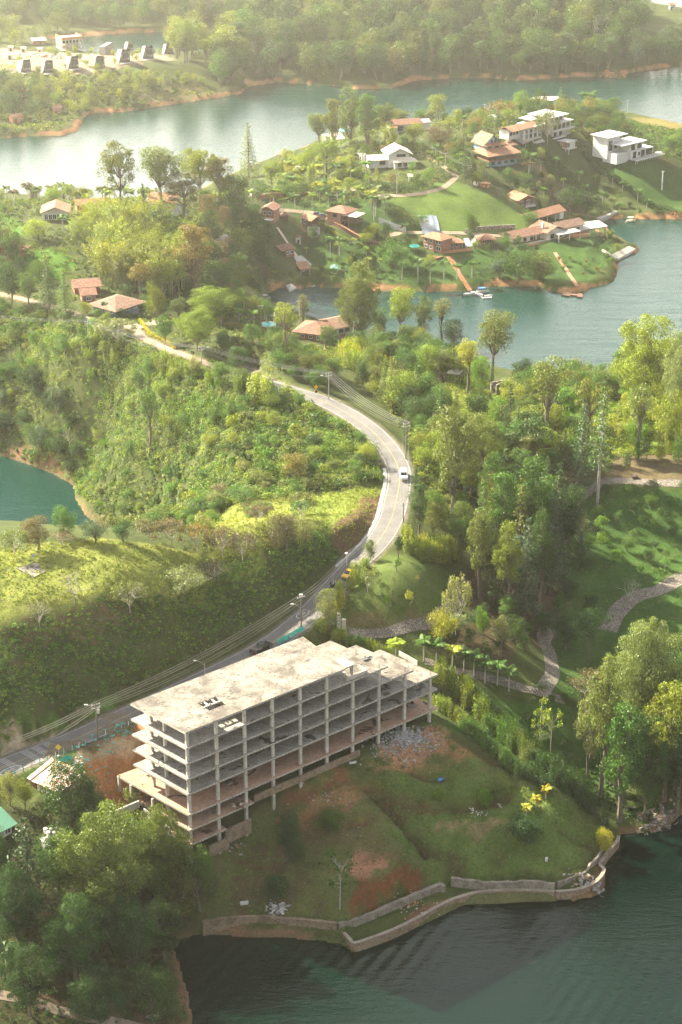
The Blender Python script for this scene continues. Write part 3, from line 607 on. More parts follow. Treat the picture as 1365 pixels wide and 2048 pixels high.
class Proto:  # crown mesh + trunk mesh of nominal height h and width w
    def __init__(s, crown, trunk, h, w): s.crown, s.trunk, s.h, s.w = crown, trunk, h, w
def limbs(mb, base, tips, r0, rs, mi=0):
    for t in tips:
        b = Vector(base); t = Vector(t); mid = b.lerp(t, 0.5) + Vector((rs.randn() * .3, rs.randn() * .3, -0.06 * (t - b).length))
        mb.tube([b, mid, t], [r0, r0 * .6, r0 * .2], 4, mi, cap=False)
def p_broad(seed, h=14, w=9, base=0.35, nc=26, cr=(1.1, 1.9), per=150, leaf=0.34, bark=None, flat=0.75, spread=1.0, top=0.3, gap=0.0, fork=0.45):
    rs = np.random.RandomState(seed); cc = []
    t = 0
    while len(cc) < nc and t < 2000:
        t += 1
        d = unit(1, rs)[0]; u = rs.rand() ** (0.42 if gap else .38)
        x, y = d[0] * w / 2 * .8 * u, d[1] * w / 2 * .8 * u; z = h * (base + (1 - base) / 2) + d[2] * h * (1 - base) / 2 * .84 * u
        if z < h * (base + .1) and rs.rand() < .4: continue
        if all((x - q[0]) ** 2 + (y - q[1]) ** 2 + ((z - q[2]) * 1.2) ** 2 > (cr[0] * (0.85 + gap)) ** 2 for q in cc): cc.append((x, y, z))
    cc = np.array(cc); rr = cr[0] + (cr[1] - cr[0]) * rs.rand(len(cc))
    C, d = clump_leaves(cc, rr, per, rs, flat, top)
    V, F = leaf_quads(C, d, leaf, rs)
    mb = MB(); sp = []
    lean = Vector((rs.randn() * .4, rs.randn() * .4, 0)); p0 = Vector((0, 0, -0.8)); tr = [p0]
    for k in range(1, 6): tr.append(Vector((0, 0, h * .8 * k / 5)) + lean * math.sin(k / 5 * 3) + Vector((rs.randn() * .12, rs.randn() * .12, 0)))
    r0 = h * 0.017 + .05; mb.tube(tr, [r0 * 1.3, r0, r0 * .85, r0 * .65, r0 * .42, r0 * .2], 7, 0, cap=False)
    for q in cc:
        k = min(4, max(1, int((q[2] * .72) / (h * .8) * 5))); b = tr[k]; limbs(mb, b, [q], r0 * .38, rs)
    return Proto(vf_mesh('crown', V, F, M_LEAF), mb.mesh('trunk', bark or M_BARK), h, w)
def p_conifer(seed, h=16, w=6, base=.15, tiers=16, leaf=0.36, dens=26, droop=.25, bark=None):
    rs = np.random.RandomState(seed); Cs = []; Ns = []
    mb = MB(); mb.tube([(0, 0, -.8), (0, 0, h * .5), (0, 0, h * .98)], [h * .018, h * .012, .03], 6, 0, cap=False)
    for i in range(tiers):
        u = i / (tiers - 1); z = h * (base + (1 - base) * u); R = w / 2 * (1 - u) ** .75 * (0.75 + .4 * rs.rand()) + .15
        nb = max(4, int(9 - 4 * u))
        for k in range(nb):
            a = 6.283 * k / nb + rs.rand() * .8; L = R * (0.7 + .45 * rs.rand())
            tip = Vector((math.cos(a) * L, math.sin(a) * L, z - droop * L + .1)); mb.tube([(0, 0, z), tip], [.05, .015], 3, 0, cap=False)
            m = int(dens * (0.35 + L / w * 2)); t = rs.rand(m) ** .6
            c = np.stack([np.cos(a) * L * t, np.sin(a) * L * t, z - droop * L * t], 1) + rs.normal(size=(m, 3)) * np.array([.32, .32, .22]) * (0.5 + L / 4)
            Cs.append(c); nn = np.tile([math.cos(a) * .4, math.sin(a) * .4, .9], (m, 1)); Ns.append(nn)
    V, F = leaf_quads(np.concatenate(Cs), np.concatenate(Ns), leaf, rs)
    return Proto(vf_mesh('crown', V, F, M_LEAF), mb.mesh('trunk', bark or M_BARK), h, w)
def p_bamboo(seed, h=11, w=9, culms=22, leaf=0.36, lean=1.0, per=170):
    rs = np.random.RandomState(seed); Cs = []; Ns = []; mb = MB()
    for i in range(culms):
        a = rs.rand() * 6.283; b0 = np.array([rs.randn() * w * .12, rs.randn() * w * .12, 0]); L = h * (.7 + .35 * rs.rand()); ln = lean * w * .5 * (0.4 + .6 * rs.rand())
        t = np.linspace(0, 1, 7); P_ = np.stack([b0[0] + math.cos(a) * ln * t ** 2.2, b0[1] + math.sin(a) * ln * t ** 2.2, L * (t - .12 * t ** 5)], 1)
        P_[0, 2] = -.5
        mb.tube([tuple(q) for q in P_], [.07, .07, .06, .05, .04, .03, .02], 3, 0, cap=False)
        tt = .3 + .7 * rs.rand(per) ** .8; tt = np.clip(tt, 0, 1)
        c = np.stack([np.interp(tt, t, P_[:, k]) for k in range(3)], 1); wd_ = (.15 + .75 * np.sin(np.clip((tt - .25) / .8, 0, 1) * 3.1))[:, None]
        c = c + rs.normal(size=(per, 3)) * np.array([.55, .55, .35]) * wd_; Cs.append(c); Ns.append(np.tile([math.cos(a) * .5, math.sin(a) * .5, .7], (per, 1)))
    V, F = leaf_quads(np.concatenate(Cs), np.concatenate(Ns), leaf, rs, .35)
    return Proto(vf_mesh('foliage', V, F, M_LEAF), mb.mesh('culms', weathered('bamboo_culm', (0.16, 0.2, 0.06), (0.3, 0.3, 0.1), 2)), h, w)
def p_plume(seed, h=5, w=3, stems=34, leaf=0.26):
    """upright bamboo clump used in hedges"""
    rs = np.random.RandomState(seed); Cs = []; Ns = []; mb = MB()
    for i in range(stems):
        a = rs.rand() * 6.283; r = w * .38 * rs.rand() ** .5; x, y = math.cos(a) * r, math.sin(a) * r; L = h * (.65 + .4 * rs.rand()); dx, dy = rs.randn() * .25, rs.randn() * .25
        if i % 4 == 0: mb.tube([(x, y, -.3), (x + dx, y + dy, L * .9)], [.04, .015], 3, 0, cap=False)
        m = 46; t = .05 + .95 * rs.rand(m)
        c = np.stack([x + dx * t + rs.randn(m) * .22 * (1.25 - t), y + dy * t + rs.randn(m) * .22 * (1.25 - t), L * t], 1); Cs.append(c); Ns.append(np.tile([math.cos(a), math.sin(a), .25], (m, 1)))
    V, F = leaf_quads(np.concatenate(Cs), np.concatenate(Ns), leaf, rs, .45)
    return Proto(vf_mesh('foliage', V, F, M_LEAF), mb.mesh('stems', M_BARK), h, w)
def p_palm(seed, h=9, fl=3.2, nf=15, bark=None, bulge=.3, tr=.16):
    rs = np.random.RandomState(seed); Vs = []; Fs = []; o = 0; zc = h * .82
    for i in range(nf):
        a = 6.283 * i / nf + rs.rand() * .3; el = rs.uniform(-.1, 1.1); L = fl * rs.uniform(.8, 1.1)
        n = 9; px_, pz = 0, 0; e = el; pts = []
        for k in range(n + 1):
            pts.append((px_, pz)); px_ += math.cos(e) * L / n; pz += math.sin(e) * L / n; e -= .13 + .06 * rs.rand()
        for k in range(1, n + 1):
            for j in (0.0, 0.5):
                x = pts[k - 1][0] * (1 - j) + pts[k][0] * j; z = pts[k - 1][1] * (1 - j) + pts[k][1] * j
                for sgn in (-1, 1):
                    lw = .95 * math.sin(min(1, (k + j) / n * .9 + .12) * 2.9) * fl / 3.2 + .1; wdt_ = .16
                    q = [(x, 0, z), (x + wdt_, 0, z), (x + wdt_ + .35 * lw, sgn * lw, z - .45 * lw), (x + .25 * lw, sgn * lw * .95, z - .5 * lw)]
                    for (qx, qy, qz) in q: Vs.append((qx * math.cos(a) - qy * math.sin(a), qx * math.sin(a) + qy * math.cos(a), zc + qz))
                    Fs.append((o, o + 1, o + 2, o + 3)); o += 4
    mb = MB(); lean = rs.randn() * .25
    mb.tube([(0, 0, -.5), (0, 0, h * .12), (lean * .3, 0, h * .45), (lean * .2, 0, h * .7), (0, 0, zc)], [tr * 1.5, tr * 1.15, tr * (1 + bulge), tr, tr * .6], 8, 0, cap=False)
    return Proto(vf_mesh('fronds', np.array(Vs), np.array(Fs), M_LEAF), mb.mesh('trunk', bark or M_PALEBARK), h, fl * 1.8)
def p_bare(seed, h=7, w=5, leaf=0):
    rs = np.random.RandomState(seed); mb = MB(); tips = []
    def br(p, d, L, r, dep):
        q = p + d * L; mb.tube([p, p.lerp(q, .5) + Vector(rs.randn(3) * .04 * L), q], [r, r * .8, r * .55], 4, 0, cap=False)
        tips.append(q)
        if dep == 0: return
        for k in range(rs.randint(2, 5)):
            nd = (d + Vector(rs.randn(3) * .55)); nd.z = abs(nd.z) * .8 + .15; nd.normalize(); br(q, nd, L * rs.uniform(.55, .8), r * .55, dep - 1)
    br(Vector((0, 0, -.3)), Vector((0, 0, 1)), h * .22, h * .016, 0)
    for k in range(7): br(Vector((0, 0, h * .18)), Vector((rs.randn() * .5, rs.randn() * .5, 1)).normalized(), h * .27, h * .010, 3)
    C = np.array([tuple(t) for t in tips]); idx = rs.randint(0, len(C), 260 if not leaf else leaf); V, F = leaf_quads(C[idx] + rs.normal(size=(len(idx), 3)) * .22, unit(len(idx), rs), .2 if not leaf else .3, rs)
    return Proto(vf_mesh('crown', V, F, M_LEAF), mb.mesh('trunk', M_PALEBARK), h, w)
def p_cecropia(seed, h=8, w=5, n=11):
    rs = np.random.RandomState(seed); mb = MB(); mb.tube([(0, 0, -.4), (.1, 0, h * .5), (0, .1, h * .8)], [.12, .09, .05], 6, 0, cap=False); Cs = []
    for k in range(n):
        a = rs.rand() * 6.283; z0 = h * rs.uniform(.35, .78); r = w / 2 * rs.uniform(.3, 1); q = Vector((math.cos(a) * r, math.sin(a) * r, z0 + h * rs.uniform(.08, .22)))
        mb.tube([(0, 0, z0), q], [.05, .02], 4, 0, cap=False); Cs.append(np.array(q) + rs.normal(size=(38, 3)) * np.array([.38, .38, .18]))
    C = np.concatenate(Cs); V, F = leaf_quads(C, np.tile([0, 0, 1.0], (len(C), 1)), .42, rs, .7, .6)
    return Proto(vf_mesh('crown', V, F, M_LEAF), mb.mesh('trunk', M_PALEBARK), h, w)
def p_shrub(seed, w=2.4, h=2.0, n=9, per=75, leaf=.2):
    rs = np.random.RandomState(seed); cc = np.stack([rs.randn(n) * w * .2, rs.randn(n) * w * .2, h * (.3 + .38 * rs.rand(n))], 1); rr = w * (.17 + .12 * rs.rand(n))
    C, d = clump_leaves(cc, rr, per, rs, .9, .3); C[:, 2] = np.maximum(C[:, 2], .02); V, F = leaf_quads(C, d, leaf, rs); return Proto(vf_mesh('shrub', V, F, M_LEAF), None, h, w)

PR = {
 'euc': [p_broad(s, 17, 10, .30, 34, (.8, 2.1), 260, .29, M_BARK, .72, gap=.45) for s in (1, 2, 3)],
 'tall': [p_broad(s, 20, 8, .18, 44, (.7, 1.9), 230, .29, M_BARK, .8, gap=.35) for s in (4, 5, 6)],
 'big': [p_broad(s, 18, 16, .12, 110, (.8, 2.3), 300, .26, M_BARK, .7, gap=.25) for s in (7, 8)],
 'round': [p_broad(s, 8, 7, .12, 30, (.7, 1.7), 230, .21, M_BARK, .85) for s in (9, 10, 11)],
 'ball': [p_broad(s, 5, 4.6, .12, 24, (.6, 1.2), 220, .16, M_BARK, .9) for s in (12, 13)],
 'umbrella': [p_broad(s, 11, 9, .55, 22, (1.0, 1.6), 130, .3, M_BARK, .45, gap=.2) for s in (14, 15)],
 'stem': [p_broad(s, 20, 6, .45, 20, (.9, 1.5), 140, .33, M_BARK, .8, gap=.4) for s in (16, 17)],
 'conifer': [p_conifer(s, 16, 6.5) for s in (18, 19, 20)],
 'pine': [p_conifer(s, 22, 7, .35, 15, .4, 24, .2, M_PALEBARK) for s in (21, 22)],
 'bamboo': [p_bamboo(s) for s in (23, 24, 25)],
 'plume': [p_plume(s) for s in (26, 27, 28)],
 'palm': [p_palm(s) for s in (29, 30)],
 'royal': [p_palm(s, 13, 3.6, 15, None, .25, .22) for s in (31, 32)],
 'squat': [p_palm(s, 3.2, 2.0, 13, None, .1, .14) for s in (33, 34)],
 'bare': [p_bare(s) for s in (35, 36)],
 'thin': [p_bare(s, 7, 5, 1500) for s in (44, 45)],
 'cecropia': [p_cecropia(s) for s in (37, 38)],
 'shrub': [p_shrub(s) for s in (39, 40, 41, 42)],
 'sapling': [p_broad(s, 3, 2.2, .3, 9, (.42, .65), 90, .17, M_BARK, .9) for s in (43, 46)],
 'far': [p_broad(s, 15, 10, .15, 22, (1.5, 2.6), 75, .6, M_BARK, .8, gap=.2) for s in (47, 48, 49)],
}
NAMES = dict(euc='eucalyptus_tree', tall='tall_tree', big='spreading_tree', round='leafy_tree', ball='rounded_tree', umbrella='umbrella_tree', stem='slender_tree', conifer='conifer_tree', pine='pine_tree', bamboo='bamboo_clump', plume='hedge_bamboo', palm='palm_tree', royal='royal_palm', squat='young_palm', bare='bare_tree', thin='thin_leaved_tree', cecropia='cecropia_tree', shrub='shrub', sapling='sapling', far='forest_tree')
CATS = dict(bamboo='bamboo', plume='bamboo', shrub='shrub', palm='palm tree', royal='palm tree', squat='palm tree')
# leaf colours
LG = 1.0
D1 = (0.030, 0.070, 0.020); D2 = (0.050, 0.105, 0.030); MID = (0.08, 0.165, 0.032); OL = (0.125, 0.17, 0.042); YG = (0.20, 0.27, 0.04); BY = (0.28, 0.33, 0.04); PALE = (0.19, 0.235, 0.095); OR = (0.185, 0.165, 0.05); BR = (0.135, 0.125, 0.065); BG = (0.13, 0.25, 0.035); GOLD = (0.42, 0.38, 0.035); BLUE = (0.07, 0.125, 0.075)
CN = {D1: 'very dark', D2: 'dark green', MID: 'mid-green', OL: 'olive', YG: 'yellow-green', BY: 'bright yellowish', PALE: 'pale', OR: 'rusty', BR: 'brownish', BG: 'bright green', GOLD: 'golden', BLUE: 'blue-green'}
def jc(c, a=.12): k = 1 + random.uniform(-a, a); return (c[0] * k * (1 + random.uniform(-a, a)), c[1] * k, c[2] * k * (1 + random.uniform(-a, a)), 1)
TREES = 0
def plant(kind, loc, h, wd_, color, label, cat=None, group=None, name=None, single=False, rz=None, sink=0.0):
    global TREES
    TREES += 1
    pr = random.choice(PR[kind]); sx = wd_ / pr.w; sz = h / pr.h; rz = random.uniform(0, 6.28) if rz is None else rz
    nm = name or ('far_leafy_tree' if kind == 'round' and loc[1] > 720 else NAMES[kind]); lab = label  # farther rounded trees are the same leafy trees, named apart by distance alone
    if kind == 'shrub':
        o = link(nm, pr.crown); o.location = (loc[0], loc[1], loc[2] - sink); o.scale = (sx, sx, sz); o.rotation_euler = (0, 0, rz); o.color = jc(color); return tag(o, lab, cat or 'shrub', group)
    t = thing(nm, lab, cat or CATS.get(kind, 'tree'), (loc[0], loc[1], loc[2] - sink), rz, group); t.scale = (sx, sx, sz)
    c = link(pr.crown.name.split('.')[0], pr.crown, t); c.color = jc(color)
    if not single: link(pr.trunk.name.split('.')[0], pr.trunk, t)
    return t
def T(kind, px, by, ty, wpx, color, label, **kw):
    B = P(px, by); h = height_for(B, ty); return plant(kind, B, max(h, .8), wpx * mpp(*B) * 1.0, color, label, **kw)
ALLPTS = []
def scatter(s, kinds, n, hr, cols, label, group, wr=(.45, .7), mind=3.0, name=None, cat=None, avoid=True, extra=None, merged=False):
    """individual plants spread over the ground inside an outline given in photo pixels"""
    pl = wpoly(s) if isinstance(s, str) else s; x0, y0 = pl.min(0); x1, y1 = pl.max(0); done = 0; tries = 0; pts = []; MG = []
    while done < n and tries < n * 60:
        tries += 1
        x, y = random.uniform(x0, x1), random.uniform(y0, y1)
        if not inpoly(np.array([x]), np.array([y]), pl)[0]: continue
        z = float(HZ(x, y))
        if z < .6: continue
        if avoid:
            if any((x - q[0]) ** 2 + (y - q[1]) ** 2 < q[2] ** 2 for q in KEEP): continue
            if RDD(x, y) < 6.5: continue
        if any((x - q[0]) ** 2 + (y - q[1]) ** 2 < mind ** 2 for q in pts): continue
        pts.append((x, y)); k = random.choice(kinds); h = random.uniform(*hr); wq = h * random.uniform(*wr)
        if k in ('conifer', 'stem'): wq *= .65
        if k in ('palm', 'squat'): wq = h * .75
        if k == 'royal': wq = h * .5
        if k == 'bamboo': wq = h * .95
        c = random.choice(cols); done += 1
        if merged: MG.append((k, x, y, z, h, wq, c)); continue
        u = (x / y - x0 / y0) / (x1 / y1 - x0 / y0 + 1e-6); u = (x - x0) / (x1 - x0); v = (y - y0) / (y1 - y0); sz = 'tall ' if h > hr[0] + (hr[1] - hr[0]) * .66 else 'low ' if h < hr[0] + (hr[1] - hr[0]) * .33 else ''
        lb2 = f"{sz}{CN.get(c, 'yellowish')} {label}, {'far' if v > .5 else 'near'} {'left' if u < .34 else 'right' if u > .67 else 'middle'}"
        while len(lb2.split()) > 16: lb2 = lb2.replace('far ', '').replace('near ', '') if ', far' in lb2 or ', near' in lb2 else lb2.split(' ', 1)[1]
        plant(k, (x, y, z), h, wq, c, lb2, group=group, name=name, cat=cat)
    if merged: merge_trees(name or 'distant_forest', MG, label)
    return pts
def merge_trees(name, L, label):
    Vs, Ts = [], []
    for k, x, y, z, h, wq, c in L:
        pr = random.choice(PR[k]); n = len(pr.crown.vertices); a = np.empty(n * 3, np.float32); pr.crown.vertices.foreach_get('co', a); a = a.reshape(-1, 3) * [wq / pr.w, wq / pr.w, h / pr.h]; t = random.uniform(0, 6.28)
        Vs.append(np.stack([a[:, 0] * math.cos(t) - a[:, 1] * math.sin(t) + x, a[:, 0] * math.sin(t) + a[:, 1] * math.cos(t) + y, a[:, 2] + z], 1)); Ts.append(np.tile(jc(c), (n, 1)))
    V = np.concatenate(Vs); me = npmesh(name, V, np.arange(len(V)).reshape(-1, 4), M_LEAFA); at = me.color_attributes.new('tint', 'FLOAT_COLOR', 'POINT'); at.data.foreach_set('color', np.concatenate(Ts).astype(np.float32).ravel()); return tag(link(name, me), label, None, None, 'stuff')
RDP = np.concatenate([ROADS['main'][0][:, :2], ROADS['dirt'][0][:, :2]])
def RDD(x, y): return float(np.hypot(RDP[:, 0] - x, RDP[:, 1] - y).min())
KEEP = []   # (x, y, r) circles kept free of scattered plants (buildings, yards, paths)
def keep(px, py, r): b = P(px, py); KEEP.append((b.x, b.y, r))

def cover(name, s, dens, rr, per, leaf, cols, label=None, hmul=.8, seed=1, mask=None, patch=9.0, flat=1.0):
    """uncountable low growth over an outline given in photo pixels, ONE object"""
    rs = np.random.RandomState(seed); pl = wpoly(s) if isinstance(s, str) else s
    x0, y0 = pl.min(0); x1, y1 = pl.max(0); n = int((x1 - x0) * (y1 - y0) * dens)
    X = rs.uniform(x0, x1, n); Y = rs.uniform(y0, y1, n); ok = inpoly(X, Y, pl); ok &= HZ(X, Y) > .5
    X = X[ok]; Y = Y[ok]
    D = segdist(X, Y, ROADS['main'][0][:, :2]); ok = D > 4.8; D = segdist(X, Y, ROADS['dirt'][0][:, :2]); ok &= D > 2.6
    for q in KEEP: ok &= (X - q[0]) ** 2 + (Y - q[1]) ** 2 > (q[2] * .9) ** 2
    if mask is not None: ok &= mask(X, Y)
    X = X[ok]; Y = Y[ok]; n = len(X)
    if n == 0: return
    dn = fbm(X / patch, Y / patch, 3, seed + 40); big = np.clip(.75 + dn * 1.1, .25, 1.6)
    R = (rr[0] + (rr[1] - rr[0]) * rs.rand(n) ** 2) * big
    c = np.stack([X, Y, HZ(X, Y) + R * hmul * .25], 1); idx = np.repeat(np.arange(n), per); m = len(idx); d = unit(m, rs); d[:, 2] = np.abs(d[:, 2]) + .1
    C = c[idx] + d * (R[idx] * (.7 + .4 * rs.rand(m)))[:, None] * np.array([1, 1, hmul]); V, F = leaf_quads(C, d * flat, leaf, rs)
    ca = np.array(cols); ci = ((fbm(X / 6, Y / 6, 2, seed + 9) + .5) * len(cols) + rs.randn(n) * 1.1).astype(int) % len(cols)
    tint = ca[ci] * (0.8 + .45 * rs.rand(n))[:, None]
    me = npmesh(name, V, F, M_LEAFA); a = me.color_attributes.new('tint', 'FLOAT_COLOR', 'FACE' if False else 'POINT')
    tv = np.repeat(tint[idx], 4, axis=0); a.data.foreach_set('color', np.concatenate([tv, np.ones((len(tv), 1))], 1).astype(np.float32).ravel())
    o = link(name, me); tag(o, label, None, None, 'stuff'); print('cover', name, n, m); return o
# ------------------------------------------------------------------ materials for built things
M_WHITE = weathered('white_plaster', (0.56, 0.54, 0.50), (0.68, 0.66, 0.62), 0.5, 0.8, 0.1, (0.40, 0.38, 0.34))
M_CREAM = weathered('cream_plaster', (0.58, 0.52, 0.40), (0.68, 0.62, 0.50), 0.5, 0.8, 0.1, (0.45, 0.40, 0.32))
M_GREYW = weathered('grey_plaster', (0.38, 0.36, 0.32), (0.50, 0.47, 0.42), 0.5, 0.85, 0.1, (0.3, 0.28, 0.25))
M_BRICK = weathered('brick_wall', (0.28, 0.13, 0.08), (0.38, 0.19, 0.12), 1.5, 0.9, 0.2, (0.2, 0.1, 0.07))
M_ORBR = weathered('orange_brick', (0.45, 0.20, 0.09), (0.55, 0.27, 0.13), 1.0, 0.9, 0.2)
M_BLUEW = weathered('blue_boards', (0.22, 0.36, 0.46), (0.30, 0.45, 0.54), 1.0, 0.7, 0.1)
M_WOOD = weathered('brown_wood', (0.12, 0.06, 0.035), (0.20, 0.11, 0.065), 1.5, 0.8, 0.3)
M_DARKW = weathered('dark_shingle', (0.17, 0.16, 0.15), (0.25, 0.235, 0.215), 0.8, 0.8, 0.3)
M_GLASS = newmat('window_glass')[0]; _b = M_GLASS.node_tree.nodes['Principled BSDF']; _b.inputs['Base Color'].default_value = (0.02, 0.03, 0.035, 1); _b.inputs['Roughness'].default_value = 0.08; _b.inputs['Specular IOR Level'].default_value = 0.8
M_FRAMEW = plain('white_frame', (0.75, 0.74, 0.7)); M_FRAMED = plain('dark_frame', (0.06, 0.045, 0.035)); M_STEEL = plain('galvanised_steel', (0.45, 0.45, 0.44), 0.4, 0.6)
M_BLACK = plain('black_rubber', (0.02, 0.02, 0.02), 0.8); M_METAL = plain('sheet_metal', (0.55, 0.54, 0.5), 0.45, 0.3)
def tile_mat(name, a, b_, c, axis='X', sc=3.2):
    m, nt, b = newmat(name); tc = N(nt, 'ShaderNodeTexCoord')
    n1 = N(nt, 'ShaderNodeTexNoise', Scale=1.1, Detail=8.0, Roughness=0.8); n2 = N(nt, 'ShaderNodeTexVoronoi', Scale=2.6); wv = N(nt, 'ShaderNodeTexWave', wave_type='BANDS', bands_direction=axis, Scale=sc * .3)
    for n in (n1, n2, wv): nt.links.new(tc.outputs['Object'], n.inputs['Vector'])
    col = rampn(nt, n1.outputs[0], [(0.32, c), (0.48, a), (0.66, b_)]); sp = N(nt, 'ShaderNodeSeparateColor'); nt.links.new(n2.outputs['Color'], sp.inputs[0])
    col = mixc(nt, 1.0, col, rampn(nt, sp.outputs[0], [(0, (.65, .62, .6)), (1, (1.3, 1.3, 1.3))]), 'MULTIPLY'); col = mixc(nt, 1.0, col, rampn(nt, wv.outputs['Fac'], [(0.0, (.7, .68, .66)), (0.5, (1, 1, 1))]), 'MULTIPLY')
    nt.links.new(col, b.inputs['Base Color']); b.inputs['Roughness'].default_value = 0.85
    bp = N(nt, 'ShaderNodeBump', Strength=0.7, Distance=0.12); nt.links.new(wv.outputs['Fac'], bp.inputs['Height']); nt.links.new(bp.outputs[0], b.inputs['Normal']); return m
M_TILE = tile_mat('clay_tiles', (0.26, 0.125, 0.075), (0.38, 0.21, 0.13), (0.12, 0.065, 0.045))
M_TILEO = tile_mat('orange_tiles', (0.37, 0.18, 0.095), (0.48, 0.26, 0.14), (0.20, 0.10, 0.06))
M_TILEB = tile_mat('brown_tiles', (0.24, 0.14, 0.09), (0.36, 0.23, 0.15), (0.13, 0.08, 0.055))
M_ROOFC = weathered('cream_roof', (0.50, 0.43, 0.32), (0.62, 0.55, 0.43), 0.7, 0.8, 0.3, (0.35, 0.3, 0.23))
M_ROOFW = weathered('white_roof', (0.48, 0.465, 0.435), (0.60, 0.585, 0.555), 0.4, 0.6, 0.05, (0.4, 0.38, 0.34))
def rust_mat():
    m, nt, b = newmat('rusty_sheets'); tc = N(nt, 'ShaderNodeTexCoord'); mp = N(nt, 'ShaderNodeMapping'); mp.inputs['Scale'].default_value = (1.6, .25, 1); nt.links.new(tc.outputs['Object'], mp.inputs['Vector'])
    n = N(nt, 'ShaderNodeTexNoise', Scale=1.0, Detail=8.0, Roughness=0.7); nt.links.new(mp.outputs[0], n.inputs['Vector'])
    c = rampn(nt, n.outputs[0], [(0.36, (0.30, 0.12, 0.06)), (0.47, (0.48, 0.25, 0.15)), (0.53, (0.66, 0.58, 0.52)), (0.7, (0.78, 0.74, 0.7))]); nt.links.new(c, b.inputs['Base Color']); b.inputs['Roughness'].default_value = 0.6
    wv = N(nt, 'ShaderNodeTexWave', bands_direction='X', Scale=1.6); nt.links.new(tc.outputs['Object'], wv.inputs['Vector']); bp = N(nt, 'ShaderNodeBump', Strength=0.5, Distance=0.06); nt.links.new(wv.outputs['Fac'], bp.inputs['Height']); nt.links.new(bp.outputs[0], b.inputs['Normal']); return m
M_RUST = rust_mat()
def concrete(name, base, light, crack, puddle=None, rough=.9, sc=.18):
    m, nt, b = newmat(name); tc = N(nt, 'ShaderNodeTexCoord')
    def tex(t, **k): n = N(nt, t, **k); nt.links.new(tc.outputs['Object'], n.inputs['Vector']); return n
    n1 = tex('ShaderNodeTexNoise', Scale=sc, Detail=9.0, Roughness=0.72, Distortion=.6); c = rampn(nt, n1.outputs[0], [(0.40, base), (0.56, light)])
    n2 = tex('ShaderNodeTexNoise', Scale=sc * 4.5, Detail=9.0, Roughness=0.8, Distortion=1.2); c = mixc(nt, rampn(nt, n2.outputs[0], [(0.50, (0, 0, 0)), (0.64, (.85, .85, .85))]), c, crack)
    n6 = tex('ShaderNodeTexNoise', Scale=sc * 1.1, Detail=3.0, Distortion=2.5); r6 = rampn(nt, n6.outputs[0], [(0.485, (0, 0, 0)), (0.5, (.8, .8, .8)), (0.515, (0, 0, 0))]); c = mixc(nt, r6, c, crack)
    n4 = tex('ShaderNodeTexNoise', Scale=6.0, Detail=5.0); c = mixc(nt, 1.0, c, rampn(nt, n4.outputs[0], [(0.3, (.82, .82, .82)), (0.7, (1.12, 1.12, 1.12))]), 'MULTIPLY')
    rgh = None
    if puddle:
        n5 = tex('ShaderNodeTexNoise', Scale=sc * 1.0, Detail=4.0, Roughness=0.6); n5.inputs['Distortion'].default_value = .8; mk = rampn(nt, n5.outputs[0], [(0.60, (0, 0, 0)), (0.64, (.9, .9, .9))]); c = mixc(nt, mk, c, puddle)
    nt.links.new(c, b.inputs['Base Color']); b.inputs['Roughness'].default_value = rough; b.inputs['Specular IOR Level'].default_value = .25
    bp = N(nt, 'ShaderNodeBump', Strength=0.3, Distance=0.05); nt.links.new(n2.outputs[0], bp.inputs['Height']); nt.links.new(bp.outputs[0], b.inputs['Normal']); return m
M_CROOF = concrete('sunbleached_concrete', (0.125, 0.11, 0.09), (0.28, 0.25, 0.20), (0.045, 0.04, 0.032))
M_CFLOOR = concrete('stained_concrete_floor', (0.26, 0.24, 0.21), (0.36, 0.335, 0.29), (0.12, 0.105, 0.09), (0.03, 0.028, 0.025))
M_CDUST = concrete('dusty_orange_floor', (0.40, 0.24, 0.16), (0.50, 0.33, 0.23), (0.24, 0.15, 0.10), (0.08, 0.055, 0.04))
M_CEDGE = concrete('slab_edge_concrete', (0.38, 0.34, 0.28), (0.58, 0.53, 0.44), (0.12, 0.10, 0.085), None, .9, .7)
M_CCOL = concrete('column_concrete', (0.46, 0.42, 0.35), (0.62, 0.57, 0.48), (0.30, 0.27, 0.22), None, .9, .4)
M_BLOCK = cobble('concrete_blockwork', (0.26, 0.26, 0.26), (0.36, 0.36, 0.35), 2.5)
M_STONE = cobble('stone_masonry', (0.30, 0.27, 0.23), (0.42, 0.38, 0.31), 1.3)
M_LWALL = concrete('lake_wall_concrete', (0.19, 0.135, 0.085), (0.33, 0.25, 0.165), (0.05, 0.045, 0.035), None, .95, .5)
M_LWALL2 = concrete('grey_lake_wall', (0.19, 0.165, 0.13), (0.32, 0.28, 0.22), (0.06, 0.05, 0.04), None, .95, .5)
M_NET = plain('turquoise_netting', (0.05, 0.50, 0.42), 0.7); M_RUB = weathered('rubble', (0.16, 0.155, 0.145), (0.34, 0.33, 0.31), 1.2, .9, .2)

